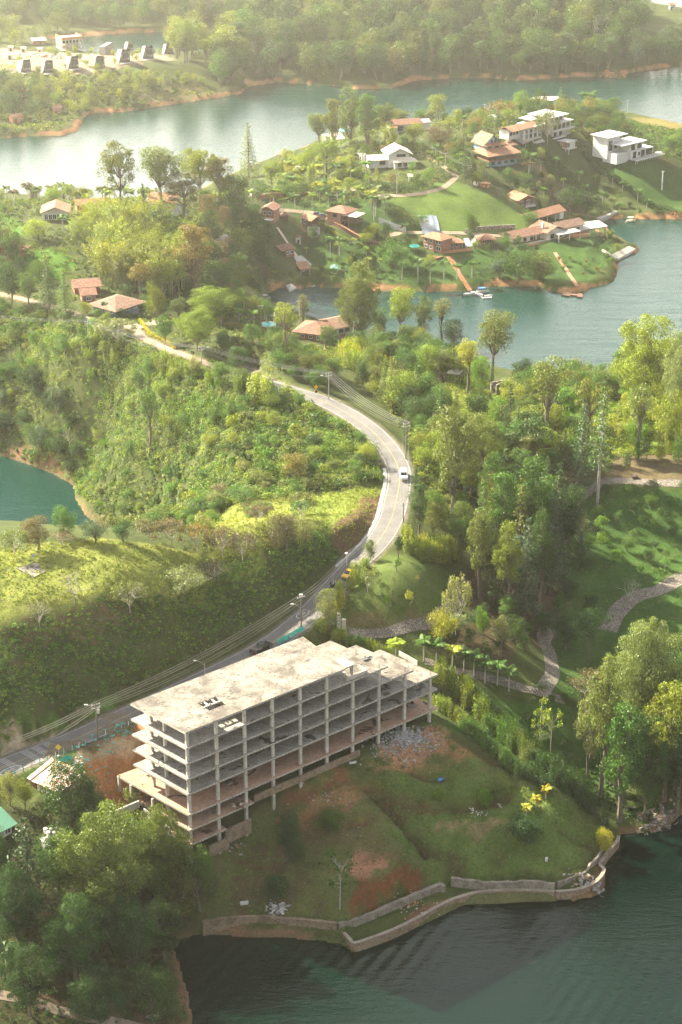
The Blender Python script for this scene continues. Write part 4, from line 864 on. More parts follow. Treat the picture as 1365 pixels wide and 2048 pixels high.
# ------------------------------------------------------------------ concrete frame building
FR_O = Vector((*G(372, 1463, 42.0), 0)); FR_A = rad(39.7)
def frame_building():
    t = thing('concrete_frame_building', 'large unfinished concrete frame of stacked open floors below the road', 'building', (FR_O.x, FR_O.y, 0), FR_A)
    def slab(name, poly, z, th, top, hole=None):
        """slab with a separate top material; poly is ccw; optional rectangular hole"""
        mb = MB(); n = len(poly)
        if hole:
            a0, b0, a1, b1 = hole; H = [(a0, b0), (a1, b0), (a1, b1), (a0, b1)]; P4 = poly
            vs = [(x, y, z) for x, y in P4] + [(x, y, z) for x, y in H]; q = [(0, 1, 5, 4), (1, 2, 6, 5), (2, 3, 7, 6), (3, 0, 4, 7)]
            mb.add(vs, q, 0); mb.add([(x, y, z - th) for x, y, _ in vs], [f[::-1] for f in q], 1)
            mb.add([(x, y, z) for x, y in H] + [(x, y, z - th) for x, y in H], [(i + 4, i, (i + 1) % 4, (i + 1) % 4 + 4)[::-1] for i in range(4)], 1)
        else:
            mb.add([(x, y, z) for x, y in poly], [tuple(range(n))], 0); mb.add([(x, y, z - th) for x, y in poly], [tuple(range(n))[::-1]], 1)
        for i in range(n):
            (xa, ya), (xb, yb) = poly[i], poly[(i + 1) % n]; mb.add([(xa, ya, z), (xb, yb, z), (xb, yb, z - th), (xa, ya, z - th)], [(0, 3, 2, 1)], 1)
        # small drip notches cast along the front edge
        L = poly[1][0] - poly[0][0]
        for k in range(int(L / .8)): mb.box(poly[0][0] + .4 + k * .8, poly[0][1] - .015, z - th * .62, .12, .03, th * .5, 2)
        return mb.build(name, [top, M_CEDGE, M_FRAMED], t)
    b = lambda u, v: [(-.35, -.3), (u, -.3), (v, 16.2), (-2.2, 15.9)]
    slab('roof_slab', b(40, 42), 42.0, .42, M_CROOF, (8.2, 3.6, 12.6, 7.4)); 
    fl = [(38.5, b(51.5, 49.5)), (35.0, b(58.8, 56.7)), (31.5, b(65.9, 63.7))]
    for z, p in fl:  # the part beyond the storey above is bare to the sun: bleached like the roof
        slab('floor_slab', p, z, .4, M_CFLOOR)
    up = [40, 51.5, 58.8]
    for (z, p), x0 in zip(fl, up):
        x1 = p[1][0]; xb = p[2][0]; mb = MB(); mb.add([(x0 + .1, -.28, z + .012), (x1 - .03, -.28, z + .012), (xb - .03, 16.15, z + .012), (x0 - 1.9, 16.1, z + .012)], [(0, 1, 2, 3)]); mb.build('bleached_terrace', M_CROOF, t)
    slab('floor_slab', b(65.9, 63.8), 28.0, .4, M_CFLOOR)
    slab('floor_slab', [(-.45, -.5), (65.9, -.5), (64, 16.2), (-3.2, 20.8)], 23.4, .42, M_CDUST)
    slab('floor_slab', [(-.4, -.6), (15.6, -.6), (15.6, 15), (-2.2, 15)], 19.9, .4, M_CDUST)
    slab('floor_slab', [(-.4, -.6), (8.6, -.6), (8.6, 14), (-2.2, 14)], 16.5, .4, M_CDUST)
    us = [.4, 7.4, 14.3, 21.3, 28.4, 35.4, 42.4, 49.6, 56.9, 64.2]; vs = [.35, 7.9, 12.6]; lv = [42, 38.5, 35, 31.5, 28, 23.4, 19.9, 16.5]; mx = [40, 51.5, 58.8, 65.9, 65.9, 65.9, 15.6, 8.6]
    rear = MB()
    for i, u in enumerate(us):
        for j, v in enumerate(vs):
            for k in range(len(lv)):
                if u > mx[k]: continue
                zt = lv[k] - .42 if k < 5 else lv[k] - .43
                zb = lv[k + 1] if k + 1 < len(lv) and u <= mx[k + 1] else None
                if zb is None:
                    wx = FR_O.x + math.cos(FR_A) * u - math.sin(FR_A) * v; wy = FR_O.y + math.sin(FR_A) * u + math.cos(FR_A) * v; zb = float(HZ(wx, wy)) - .6
                if zt - zb < .2: continue
                if j == 0 or i == 0: MB().box(u, v, (zt + zb) / 2, .62, .5, zt - zb).build('column', M_CCOL, t)
                else: rear.box(u, v, (zt + zb) / 2, .62, .5, zt - zb)
                if u > mx[k + 1] if k + 1 < len(lv) else True: break
    ro = rear.build('rear_columns', M_CCOL, t); ro['kind'] = 'stuff'
    # beams under the edges
    for k in range(0, 6):
        x1 = mx[k] - .1; mb = MB()
        for u in us:
            if u < x1: mb.box(u, 7.9, lv[k] - .62, .4, 15.4, .4)
        mb.build('cross_beams', M_CEDGE, t)
    # lift core of grey blocks with graffiti
    for k in range(0, 7):
        z1, z0 = lv[k] - .42, lv[k + 1] if k + 1 < len(lv) else 12
        mb = MB(); mb.box(10.4, 7.6, (z0 + z1) / 2, 4.2, .2, z1 - z0 - .01); mb.box(8.2, 9.6, (z0 + z1) / 2, .2, 3.8, z1 - z0 - .01); mb.box(12.6, 9.6, (z0 + z1) / 2, .2, 3.8, z1 - z0 - .01); mb.build('block_wall', M_BLOCK, t)
    M_SPRAY = plain('spray_paint', (0.55, 0.55, 0.62)); g = MB(); r = random.Random(4)
    for k in range(0, 4):
        if k: g.build('graffiti', M_SPRAY, t)['kind'] = 'stuff'; g = MB()
        for q in range(9):
            x = 8.9 + q * .38; z = lv[k + 1] + 1.3; pts = [(x + r.uniform(-.2, .2), 7.48, z + r.uniform(-.45, .45)) for _ in range(4)]; g.tube(pts, .04, 4)
    g.build('graffiti', M_SPRAY, t)['kind'] = 'stuff'
    mb = MB(); mb.box(40, 15.3, 25.4, 48, .2, 3.9); mb.build('back_wall', M_ORBR, t)
    r = random.Random(12); mb = MB()
    for q in range(60): a, b2 = r.uniform(1, 39), r.uniform(.5, 15); mb.box(a, b2, 42.05, r.uniform(.1, .5), r.uniform(.08, .3), .1, 0, None, r.uniform(0, 3))
    mb.build('roof_litter', M_RUB, t)['kind'] = 'stuff'
    mb = MB()
    for q in range(240):
        k = r.randrange(6); mb.box(r.uniform(1, min(mx[k + 1] if k + 1 < 8 else 15, 64)), r.uniform(.6, 7), lv[k + 1] + .05, r.uniform(.15, .7), r.uniform(.1, .4), r.uniform(.06, .25), 0, None, r.uniform(0, 3))
    mb.build('floor_litter', M_RUB, t)['kind'] = 'stuff'
    # hatch beams, raised kerb and broken slab on the roof steps
    mb = MB(); mb.box(10.4, 5.6, 41.75, 4.4, .3, .3); mb.box(9.6, 6.5, 41.74, .3, 1.8, .3); mb.box(11.4, 6.5, 41.74, .3, 1.8, .3); mb.build('hatch_beams', M_CEDGE, t)
    mb = MB(); mb.box(43.4, .2, 38.95, 5.6, .25, .85); mb.box(46.1, 1.6, 38.95, .25, 2.8, .85); mb.box(41.3, 1.7, 41.8, 2.6, 3.4, .36); mb.box(42.3, .6, 40.2, .5, .5, 2.9); mb.build('broken_parapet', M_CEDGE, t)
    # board wall at the far end, foundation walls at the low end
    mb = MB(); mb.box(65.0, 8.4, 32.1, .15, 6.0, 1.2); mb.build('parapet_board', M_GREYW, t)
    mb = MB(); mb.box(11.6, -.45, 14.6, 6.4, .35, 3.4); mb.box(6.2, -.9, 13.2, 4.6, .35, 2.6); mb.box(30, -.2, 20.3, 28, .25, 1.6); mb.build('foundation_wall', M_LWALL, t)
    for a in ((-3.0, 16, 21.3, .4, .4, 4.2), (-3.0, 20.3, 21.6, .5, .5, 3.6), (-2.2, 9.5, 20, .4, .4, 6)): MB().box(*a).build('deck_post', M_CCOL, t)
    for k, (u, v) in enumerate([(49.6, .35), (49.6, 7.9), (56.9, .35), (56.9, 7.9), (64.2, .35), (64.2, 7.9), (42.4, 7.9)]):
        z = 38.5 if u < 51 else 35 if u < 58 else 31.5; mb = MB()
        for q in range(4): mb.tube([(u + .2 * (q % 2), v + .2 * (q // 2), z), (u + .2 * (q % 2) + .08 * q, v + .2 * (q // 2), z + 1.0)], .025, 4)
        mb.build('rebar_stub', M_TILEB, t)
    mb = MB(); mb.box(-3.4, 6.5, 19.3, .3, 9, 2.4); mb.box(-6.2, 12.5, 20.8, 5.5, .3, 1.6); mb.build('yard_wall', M_GREYW, t)
    for a in ((14.2, 13.4, 25.3, .2, 3.4, 3.6), (20, 12.5, 29.6, 5, .2, 3.0), (34, 12.5, 33.1, 5, .2, 3.0), (48, 11.5, 29.6, 4, .2, 3.0), (27, 10.5, 25.2, 5, .2, 3.5)): MB().box(*a).build('partition', M_BLOCK, t)
    return t
FRT = frame_building()
def frw(u, v, z): return (FR_O.x + math.cos(FR_A) * u - math.sin(FR_A) * v, FR_O.y + math.sin(FR_A) * u + math.cos(FR_A) * v, z)
# loose things on the frame
mb = MB(); r = random.Random(5)
for k in range(14): mb.box(r.uniform(-.9, .9), r.uniform(-.5, .5), .08 + (k // 4) * .13, r.uniform(.5, 1.6), .22, .12, 0, None, r.uniform(-.15, .15))
o = mb.build('block_stack', M_RUB); o.location = frw(50.2, 4.9, 38.52); o.rotation_euler = (0, 0, FR_A); tag(o, 'stack of grey blocks on the stepped concrete roof', 'block stack')
def junk(u, v, z, label, seed, mats, name='debris_pile', n=16, s=1.0):
    r = random.Random(seed); mb = MB()
    for k in range(n):
        M = Matrix.Translation((r.gauss(0, .7) * s, r.gauss(0, .5) * s, .15 + r.random() * .35 * s)) @ Matrix.Rotation(r.uniform(0, 3), 4, 'Z') @ Matrix.Rotation(r.uniform(-.5, .5), 4, 'X'); mb.box(0, 0, 0, r.uniform(.3, 1.4) * s, r.uniform(.15, .5) * s, r.uniform(.06, .3) * s, k % len(mats), M)
    o = mb.build(name, mats); o.location = frw(u, v, z); return tag(o, label, 'debris')
junk(12.4, 3.4, 23.42, 'heap of broken boards on the lower left floor of the frame', 1, [M_WOOD, M_RUB, M_FRAMED])
junk(60.5, 5, 23.42, 'dark rubble heap on the lowest floor near the right end', 2, [M_RUB, M_FRAMED], n=30, s=1.4)
junk(61.5, 7.5, 28.02, 'grey rubble heap on the sunlit floor near the right end', 3, [M_RUB, M_GREYW], n=30, s=1.5)
junk(55.5, 5.5, 31.52, 'broken slabs on the terrace near the right columns', 4, [M_RUB, M_CREAM], n=18, s=1.2)
junk(12, .2, 19.92, 'boards left on the low floor near the grey block wall', 6, [M_WOOD, M_CREAM], n=10)
junk(45.5, 1.5, 23.42, 'black lump on the edge of the dusty floor', 7, [M_FRAMED], n=6, s=.6)

# ------------------------------------------------------------------ houses
def corners(a, b, z=None):
    p = P((a[0] + b[0]) / 2, (a[1] + b[1]) / 2) if z is None else None; z = p.z if z is None else z
    A = G(*a, z); B = G(*b, z); return A, B, z
def gable(mb, x0, x1, y0, y1, z, rise, ax='x', ov=.5, th=.18, mi=0):
    x0 -= ov; x1 += ov; y0 -= ov; y1 += ov; zo = z
    if ax == 'x':
        ym = (y0 + y1) / 2; mb.slab([(x0, y0, zo), (x1, y0, zo), (x1, ym, z + rise), (x0, ym, z + rise)], th, mi); mb.slab([(x0, ym, z + rise), (x1, ym, z + rise), (x1, y1, zo), (x0, y1, zo)], th, mi)
    else:
        xm = (x0 + x1) / 2; mb.slab([(x0, y0, zo), (xm, y0, z + rise), (xm, y1, z + rise), (x0, y1, zo)], th, mi); mb.slab([(xm, y0, z + rise), (x1, y0, zo), (x1, y1, zo), (xm, y1, z + rise)], th, mi)
def gable_wall(mb, x0, x1, y0, y1, z, rise, ax='x', mi=0):
    if ax == 'x':
        ym = (y0 + y1) / 2
        for x in (x0, x1): mb.prism([(0, 0), (0, 0), (0, 0)], 0, 0) if False else mb.add([(x - .06, y0, z), (x - .06, y1, z), (x - .06, ym, z + rise), (x + .06, y0, z), (x + .06, y1, z), (x + .06, ym, z + rise)], [(0, 1, 2), (3, 5, 4), (0, 3, 4, 1), (1, 4, 5, 2), (2, 5, 3, 0)], mi)
    else:
        xm = (x0 + x1) / 2
        for y in (y0, y1): mb.add([(x0, y - .06, z), (x1, y - .06, z), (xm, y - .06, z + rise), (x0, y + .06, z), (x1, y + .06, z), (xm, y + .06, z + rise)], [(0, 2, 1), (3, 4, 5), (0, 1, 4, 3), (1, 2, 5, 4), (2, 0, 3, 5)], mi)
def hip(mb, x0, x1, y0, y1, z, rise, ov=.6, th=.18, mi=0):
    x0 -= ov; x1 += ov; y0 -= ov; y1 += ov; W = x1 - x0; D = y1 - y0; ym = (y0 + y1) / 2; xm = (x0 + x1) / 2
    if W >= D: a, b = (x0 + D / 2, ym, z + rise), (x1 - D / 2, ym, z + rise); fs = [[(x0, y0, z), (x1, y0, z), b, a], [(x1, y0, z), (x1, y1, z), b], [(x1, y1, z), (x0, y1, z), a, b], [(x0, y1, z), (x0, y0, z), a]]
    else: a, b = (xm, y0 + W / 2, z + rise), (xm, y1 - W / 2, z + rise); fs = [[(x0, y0, z), (x1, y0, z), a], [(x1, y0, z), (x1, y1, z), b, a], [(x1, y1, z), (x0, y1, z), b], [(x0, y1, z), (x0, y0, z), a, b]]
    for q in fs: mb.slab(q, th, mi)
class House:
    """local frame: x along the front (left to right), y to the back, z up from the ground at the front middle"""
    def __init__(s, name, label, a, b, z=None, cat='house', w=None):
        A, B, z = corners(a, b, z); d = B - A; s.w = float(np.linalg.norm(d)) if w is None else w; s.rz = math.atan2(d[1], d[0])
        s.t = thing(name, label, cat, (A[0], A[1], z), s.rz)
    def box(s, name, x0, x1, y0, y1, z0, z1, m): return MB().box((x0 + x1) / 2, (y0 + y1) / 2, (z0 + z1) / 2, x1 - x0, y1 - y0, z1 - z0).build(name, m, s.t)
    def walls(s, x0, x1, y0, y1, z1, m, z0=-1.5, name='wall', rise=0, ax='x'):
        mb = MB().box((x0 + x1) / 2, (y0 + y1) / 2, (z0 + z1) / 2, x1 - x0, y1 - y0, z1 - z0)
        if rise: gable_wall(mb, x0 + .07, x1 - .07, y0 + .07, y1 - .07, z1, rise - .25, ax)
        return mb.build(name, m, s.t)
    def roof(s, kind, x0, x1, y0, y1, z, rise, m, ov=.6, ax='x', name='roof'):
        mb = MB()
        if kind == 'gable': gable(mb, x0, x1, y0, y1, z + .05, rise, ax, ov)
        elif kind == 'hip': hip(mb, x0, x1, y0, y1, z + .05, rise, ov)
        elif kind == 'flat': mb.box((x0 + x1) / 2, (y0 + y1) / 2, z + .16, x1 - x0 + 2 * ov, y1 - y0 + 2 * ov, .28)
        elif kind == 'shed': mb.slab([(x0 - ov, y0 - ov, z), (x1 + ov, y0 - ov, z), (x1 + ov, y1 + ov, z + rise), (x0 - ov, y1 + ov, z + rise)], .18)
        elif kind == 'shedx': mb.slab([(x0 - ov, y0 - ov, z), (x1 + ov, y0 - ov, z + rise), (x1 + ov, y1 + ov, z + rise), (x0 - ov, y1 + ov, z)], .18)
        return mb.build(name, m, s.t)
    def win(s, side, p, z, w_, h, off=0, fm=None, name='window'):
        """window on front (F, x=p, y=off), left (L, x=off, y=p) or right (R, x=off, y=p) wall"""
        f = MB(); g = MB()
        def bx(mb, a, c, aw, ch, d, o_):
            if side == 'F': mb.box(a, off - o_, c, aw, d, ch)
            elif side == 'L': mb.box(off - o_, a, c, d, aw, ch)
            else: mb.box(off + o_, a, c, d, aw, ch)
        bx(f, p, z + h / 2, .09, h, .10, .05); bx(f, p, z + h + .05, w_ + .2, .12, .14, .07); bx(f, p, z - .05, w_ + .2, .12, .16, .08)
        for q in (-1, 1): bx(f, p + q * (w_ / 2 + .04), z + h / 2, .1, h, .12, .06)
        bx(g, p, z + h / 2, w_, h, .04, .015)
        o = f.build(name, fm or M_FRAMEW, s.t); g.build('pane', M_GLASS, o); return o
    def wins(s, side, lo, hi, n, z, w_, h, off=0, fm=None):
        for i in range(n): s.win(side, lo + (hi - lo) * (i + .5) / n, z, w_, h, off, fm)
    def door(s, side, p, w_=1.0, h=2.1, off=0, m=None, z=0):
        mb = MB(); 
        if side == 'F': mb.box(p, off - .03, z + h / 2, w_, .08, h)
        elif side == 'L': mb.box(off - .03, p, z + h / 2, .08, w_, h)
        else: mb.box(off + .03, p, z + h / 2, .08, w_, h)
        return mb.build('door', m or M_WOOD, s.t)
    def posts(s, pts, z0, z1, m, t=.18, name='post'):
        for x, y in pts: s.box(name, x - t / 2, x + t / 2, y - t / 2, y + t / 2, z0, z1, m)
    def rail(s, pts, z, m, h=1.0, name='railing'):
        mb = MB()
        for (x0, y0), (x1, y1) in zip(pts[:-1], pts[1:]):
            L = math.hypot(x1 - x0, y1 - y0); n = max(1, int(L / .9)); a = math.atan2(y1 - y0, x1 - x0); mb.box((x0 + x1) / 2, (y0 + y1) / 2, z + h, L, .08, .08, 0, None, a); mb.box((x0 + x1) / 2, (y0 + y1) / 2, z + h * .5, L, .04, .05, 0, None, a)
            for k in range(n + 1): mb.box(x0 + (x1 - x0) * k / n, y0 + (y1 - y0) * k / n, z + h / 2, .06, .06, h)
        return mb.build(name, m, s.t)

# 1 white house with orange gable roof, left hill
h = House('gabled_house', 'white house with orange gable roof on a raised terrace at the left hill', (86, 441), (137, 440)); W = h.w
h.walls(0, W, 0, 9, 3.2, M_WHITE, rise=2.2, ax='y'); h.roof('gable', 0, W, -1.2, 9, 3.2, 2.2, M_TILEO, .8, 'y'); h.box('terrace', -.6, W + .6, -3.2, 0, -.4, -.1, M_GREYW); h.posts([(0, -3), (W * .45, -3), (W, -3)], -5, -.4, M_GREYW, .4); h.rail([(-.5, -3.1), (W + .5, -3.1)], -.1, M_WOOD)
h.wins('F', .6, W * .55, 3, .3, 1.2, 1.9); h.door('F', W * .62); h.win('F', W * .82, .9, 1.8, 1.1); h.posts([(.2, -1.6), (W - .2, -1.6)], -.1, 3.1, M_WHITE)
# 2 white house with steep orange roof
h = House('gabled_house', 'white house with one big pitched orange roof beside the rounded tree', (298, 424), (350, 427)); W = h.w
h.walls(0, W, 0, 9, 4.2, M_WHITE, rise=2.6, ax='x'); h.roof('gable', .2, W + .2, 0, 9, 4.2, 2.6, M_TILEO, .7); h.roof('flat', -1.6, 2, 1, 6, 4.0, 0, M_ROOFW, .2, name='porch_roof'); h.wins('F', 3, W, 2, 1.2, 1.3, 1.2); h.door('F', 2)
# 3 hip roofed low blue house
h = House('low_house', 'low blue-walled house under a wide brown hipped tile roof beside the dirt road', (188, 622), (232, 634)); W = h.w
h.walls(0, W, 0, 11, 2.3, plain('dull_blue_wall', (0.13, 0.17, 0.24))); h.roof('hip', 0, W, 0, 11, 2.3, 2.3, M_TILEB, 1.6); h.wins('F', .5, W - .5, 3, .9, 1.4, 1.2); h.door('R', 3, off=W); h.wins('R', 4, 10.5, 2, .9, 1.3, 1.2, W)
# 4 tile house behind
h = House('low_house', 'small red-walled house with brown tile roof under the bamboo grove', (150, 590), (200, 586)); W = h.w
h.walls(0, W, 0, 7, 2.8, M_BRICK, rise=1.6); h.roof('gable', 0, W, -1, 7, 2.8, 1.7, M_TILE, .7); h.wins('F', 1, W - 1, 3, .8, 1.2, 1.3); h.door('F', W / 2); h.posts([(.2, -1.3), (W / 2, -1.3), (W - .2, -1.3)], -.5, 2.8, M_WOOD)
# 5 pink roof at left edge
h = House('low_house', 'house with pink-orange roof cut by the left picture edge', (-30, 512), (30, 520)); W = h.w
h.walls(0, W, 0, 8, 2.6, M_BRICK); h.roof('hip', 0, W, 0, 8, 2.6, 2.0, M_TILEO, 1.0); h.wins('F', 1, W - 1, 2, .8, 1.2, 1.2)
# hidden roofs on the left crest
for lb, a, b, m in (('long red tile roof half hidden by the backlit palms', (155, 424), (215, 420), M_TILE), ('dark grey roof among trees on the headland crest', (435, 500), (462, 492), M_DARKW), ('brown roof peeping out of the trees right of the headland crest', (488, 432), (508, 430), M_TILEB), ('small brown tile roof with orange tiles above the dirt road', (165, 606), (192, 604), M_TILE)):
    h = House('low_house', lb, a, b); W = h.w; h.walls(0, W, 0, 6, 2.6, M_BRICK, rise=1.4); h.roof('gable', 0, W, 0, 6, 2.6, 1.5, m, .6); h.win('F', W / 2, .8, 1.4, 1.1); h.door('F', W * .25)
# 7 white two-storey house with tile roof by the middle lake, and its low wing
h = House('tile_roofed_house', 'white two-storey house with brown tile roof near the middle lake', (674, 688), (704, 682)); W = h.w
h.walls(0, W, 0, 10, 5.8, M_WHITE, rise=1.6, ax='x'); h.roof('gable', -.2, W + .2, 0, 10, 5.8, 1.9, M_TILEB, .9); h.wins('F', .6, W - .8, 2, 3.9, 1.6, 1.1, 0, M_FRAMED); h.roof('shed', .3, W - .6, -2.0, -.2, 2.5, .8, M_TILEB, .2, name='porch_roof'); h.posts([(.4, -1.9), (W - .8, -1.9)], -1, 2.5, M_WHITE); h.door('F', W * .4); h.box('balcony', W, W + 1.6, 1, 6, 2.6, 2.9, M_GREYW); h.rail([(W + 1.5, 1), (W + 1.5, 6)], 2.9, M_WOOD); h.win('R', 3.5, 3.2, 1.4, 2.0, W, M_FRAMED)
h.walls(-9, -.02, 2, 10, 4.6, M_WHITE, name='rear_wall'); h.roof('gable', -9, 0, 2, 10, 4.8, 1.6, M_TILEB, .6, name='rear_roof'); h.win('F', -4, 3, 1.2, 1, 2)
h = House('low_house', 'low house with wide sloping brown tile roof left of the white two-storey one', (592, 677), (652, 684)); W = h.w
h.walls(0, W, 0, 11, 2.6, M_BRICK); h.roof('hip', 0, W, 0, 11, 2.6, 2.6, M_TILE, 1.2); h.wins('F', 1, W - 1, 3, .7, 1.3, 1.1); h.door('F', W * .55)
# tent and round pool
h = House('garden_tent', 'small white garden tent beside the round pool', (533, 646), (548, 646), cat='tent'); W = h.w; h.roof('hip', 0, W, 0, 3.6, 2.6, .9, M_ROOFW, .3); h.posts([(.1, .1), (W - .1, .1), (.1, 3.5), (W - .1, 3.5)], 0, 2.6, M_WHITE, .15)
b = P(536, 654); t = thing('round_pool', 'round above-ground pool with turquoise water', 'pool', b)
mb = MB(); n = 24
for k in range(n):
    a0, a1 = 6.283 * k / n, 6.283 * (k + 1) / n; mb.add([(2.9 * math.cos(a), 2.9 * math.sin(a), z) for a in (a0, a1) for z in (0, 1.1)] + [(2.7 * math.cos(a), 2.7 * math.sin(a), z) for a in (a0, a1) for z in (0, 1.1)], [(0, 2, 3, 1), (4, 5, 7, 6), (1, 3, 7, 5)])
mb.build('rim', M_WHITE, t); MB().lathe([(2.7, .8), (2.7, .95)], 24).build('pool_water', plain('pool_water', (0.12, 0.55, 0.50), .1), t)
# 8 brick lookout house
h = House('brick_house', 'brick lookout house with pyramid tile roof and covered balcony', (655, 449), (683, 454)); W = h.w
h.walls(0, W, 0, 8.5, 6.0, M_BRICK); h.roof('hip', 0, W + 2, 0, 8.5, 6.0, 2.0, M_TILE, .8); h.win('F', W * .55, .8, 2.0, 1.2, 0, M_FRAMED); h.win('F', W * .55, 3.9, 1.8, 1.1, 0, M_FRAMED)
h.box('balcony', W, W + 7.5, -.5, 6, 2.5, 2.8, M_WOOD); h.rail([(W, -.4), (W + 7.4, -.4), (W + 7.4, 6)], 2.8, M_WOOD); h.roof('shed', W + .8, W + 7.6, -.3, 6, 5.4, .3, M_ROOFC, .3, name='balcony_roof'); h.posts([(W + .3, -.3), (W + 3.8, -.3), (W + 7.2, -.3), (W + 7.2, 5.7)], -2, 5.4, M_WOOD, .22); h.win('R', 3, 3.1, 2.2, 2, W, M_FRAMED)
# 9..14 small houses of the boat cove
h = House('small_house', 'tall narrow wooden house with pale orange roof left of the parked cars', (604, 461), (617, 465)); W = h.w
h.walls(0, W, 0, 6, 5.6, M_WOOD, rise=1.2, ax='x'); h.roof('gable', -.2, W + 2.4, -.4, 6, 5.6, 1.4, M_TILEO, .6); h.walls(W, W + 4, -.5, 3, 2.6, M_WHITE, name='lower_wall'); h.win('F', W / 2, 3.4, 1.3, 1.3); h.box('balcony', W, W + 2.4, -.4, 4, 2.9, 3.1, M_WOOD); h.rail([(W, -.4), (W + 2.4, -.4)], 3.1, M_WOOD)
h = House('garden_kiosk', 'tiny kiosk with red pyramid roof beside the yellow hedge', (565, 441), (576, 441), cat='kiosk'); W = h.w; h.walls(0, W, 0, 2.6, 2.2, M_WOOD); h.roof('hip', 0, W, 0, 2.6, 2.2, 1.2, M_TILE, .8); h.door('F', W / 2, .8, 1.9)
h = House('tile_roofed_house', 'brown house with terracotta roof at the end of the gravel yard', (524, 438), (548, 440)); W = h.w
h.walls(0, W, 0, 7, 4.2, M_BRICK, rise=1.5, ax='y'); h.roof('gable', 0, W, -.5, 7, 4.2, 1.6, M_TILE, .8, 'y'); h.win('F', W * .3, 2.2, 1.4, 1.1); h.win('F', W * .7, 2.2, 1.4, 1.1); h.box('porch', .4, W, -2.4, 0, .2, .5, M_WHITE); h.rail([(.4, -2.3), (W, -2.3)], .5, M_WHITE); h.door('F', W / 2, z=.5)
h = House('garden_hut', 'tiny white hut with red roof on the lawn by the steps', (592, 488), (602, 488), cat='hut'); W = h.w; h.walls(0, W, 0, 2.4, 2.3, M_WHITE, rise=.9, ax='y'); h.roof('gable', 0, W, 0, 2.4, 2.3, 1.0, M_TILE, .35, 'y'); h.door('F', W / 2, .8, 1.8)
h = House('brick_house', 'brick boat house with tile roof at the top of the slipway', (572, 516), (589, 512)); W = h.w
h.walls(0, W, 0, 7, 3.4, M_BRICK, rise=1.3); h.roof('gable', -2, W, 0, 7, 3.4, 1.4, M_TILE, .6); h.wins('F', .3, W - .3, 2, 1.4, 1.2, 1.1); h.door('R', 2, off=W)
h = House('boat_shed', 'open boat shed with orange roof in the middle of the slipway', (602, 551), (621, 549), cat='boat shed'); W = h.w
h.posts([(.2, .2), (W - .2, .2), (.2, 4.8), (W - .2, 4.8)], -1, 2.7, M_GREYW, .35); h.roof('shed', 0, W, 0, 5, 2.7, 1.5, M_TILEO, .5); h.box('back_wall', 0, W, 4.6, 5, -1, 3.9, M_BRICK); h.box('beam', 0, W, 0, .3, 2.2, 2.6, M_GREYW)
h = House('garden_gazebo', 'small gazebo with green pointed roof at the cove shore', (664, 548), (676, 548), cat='gazebo'); W = h.w; h.roof('hip', 0, W, 0, 3, 2.4, 1.2, plain('green_roof', (0.18, 0.40, 0.30)), .4); h.posts([(.1, .1), (W - .1, .1), (.1, 2.9), (W - .1, 2.9)], 0, 2.4, M_WHITE, .15); h.box('floor', 0, W, 0, 3, -.6, .15, M_GREYW)
def ribbon_thing(name, label, cat, pxs, hw, h, mat, top=None, n=4, zs=None, cap=None, close=0, step=False):
    """wall / kerb following photo pixels on the ground; height h above it"""
    L = pxline(pxs, n); t = thing(name, label, cat, (float(L[0][0]), float(L[0][1]), float(L[0][2]))); O = L[0]; mb = MB(); cp = MB()
    for i in range(len(L) - 1):
        a, b = L[i], L[i + 1]; d = b[:2] - a[:2]; l = np.linalg.norm(d)
        if l < .05: continue
        an = math.atan2(d[1], d[0]); m = (a[:2] + b[:2]) / 2 - O[:2]; z = (a[2] + b[2]) / 2 - O[2] if step else None
        nx = np.array([-d[1], d[0]]) / l * hw; za, zb = (a[2] - O[2], b[2] - O[2]) if z is None else (z, z)
        vs = []
        for (q, zz) in ((a, za), (b, zb)):
            for s in (-1, 1):
                for e in (-1.2, h): vs.append((q[0] - O[0] + nx[0] * s, q[1] - O[1] + nx[1] * s, zz + e))
        mb.add(vs, [(0, 4, 5, 1), (2, 3, 7, 6), (1, 5, 7, 3), (0, 1, 3, 2), (4, 6, 7, 5)])
        if cap:
            vs = []
            for (q, zz) in ((a, za), (b, zb)):
                for s in (-1.8, 1.8): vs.append((q[0] - O[0] + nx[0] * s, q[1] - O[1] + nx[1] * s, zz + h + .12 - .35 * abs(0)))
            cp.slab([vs[0], vs[2], vs[3], vs[1]], .12)
    mb.build('wall', mat, t)
    if cap: cp.build('coping', cap, t)
    return t
ribbon_thing('roofed_wall', 'long curving wall with orange tiled coping below the brick lookout house', 'wall', "653 443;668 450;685 459;705 471;725 482;745 489;762 493", .35, 1.6, M_WOOD, cap=M_TILEO)
ribbon_thing('stepped_wall', 'white wall stepping down beside the grass hill', 'wall', "758 446;775 453;795 460;812 465", .15, 2.4, M_WHITE, n=3, step=True)
ribbon_thing('garden_wall', 'dark stone wall along the lake drive', 'wall', "930 466;955 461;990 458;1030 456", .3, 1.6, M_STONE)
ribbon_thing('concrete_ramp_wall', 'pale concrete boat ramp wall at the small cove right of the hedges', 'wall', "1198 439;1215 432;1232 424", 1.2, .5, M_GREYW)
ribbon_thing('garden_wall', 'brick wall with a rusty coping above the palm hedge', 'wall', "518 400;540 396;580 395;620 393", .2, 2.0, M_BRICK, cap=M_TILEO)
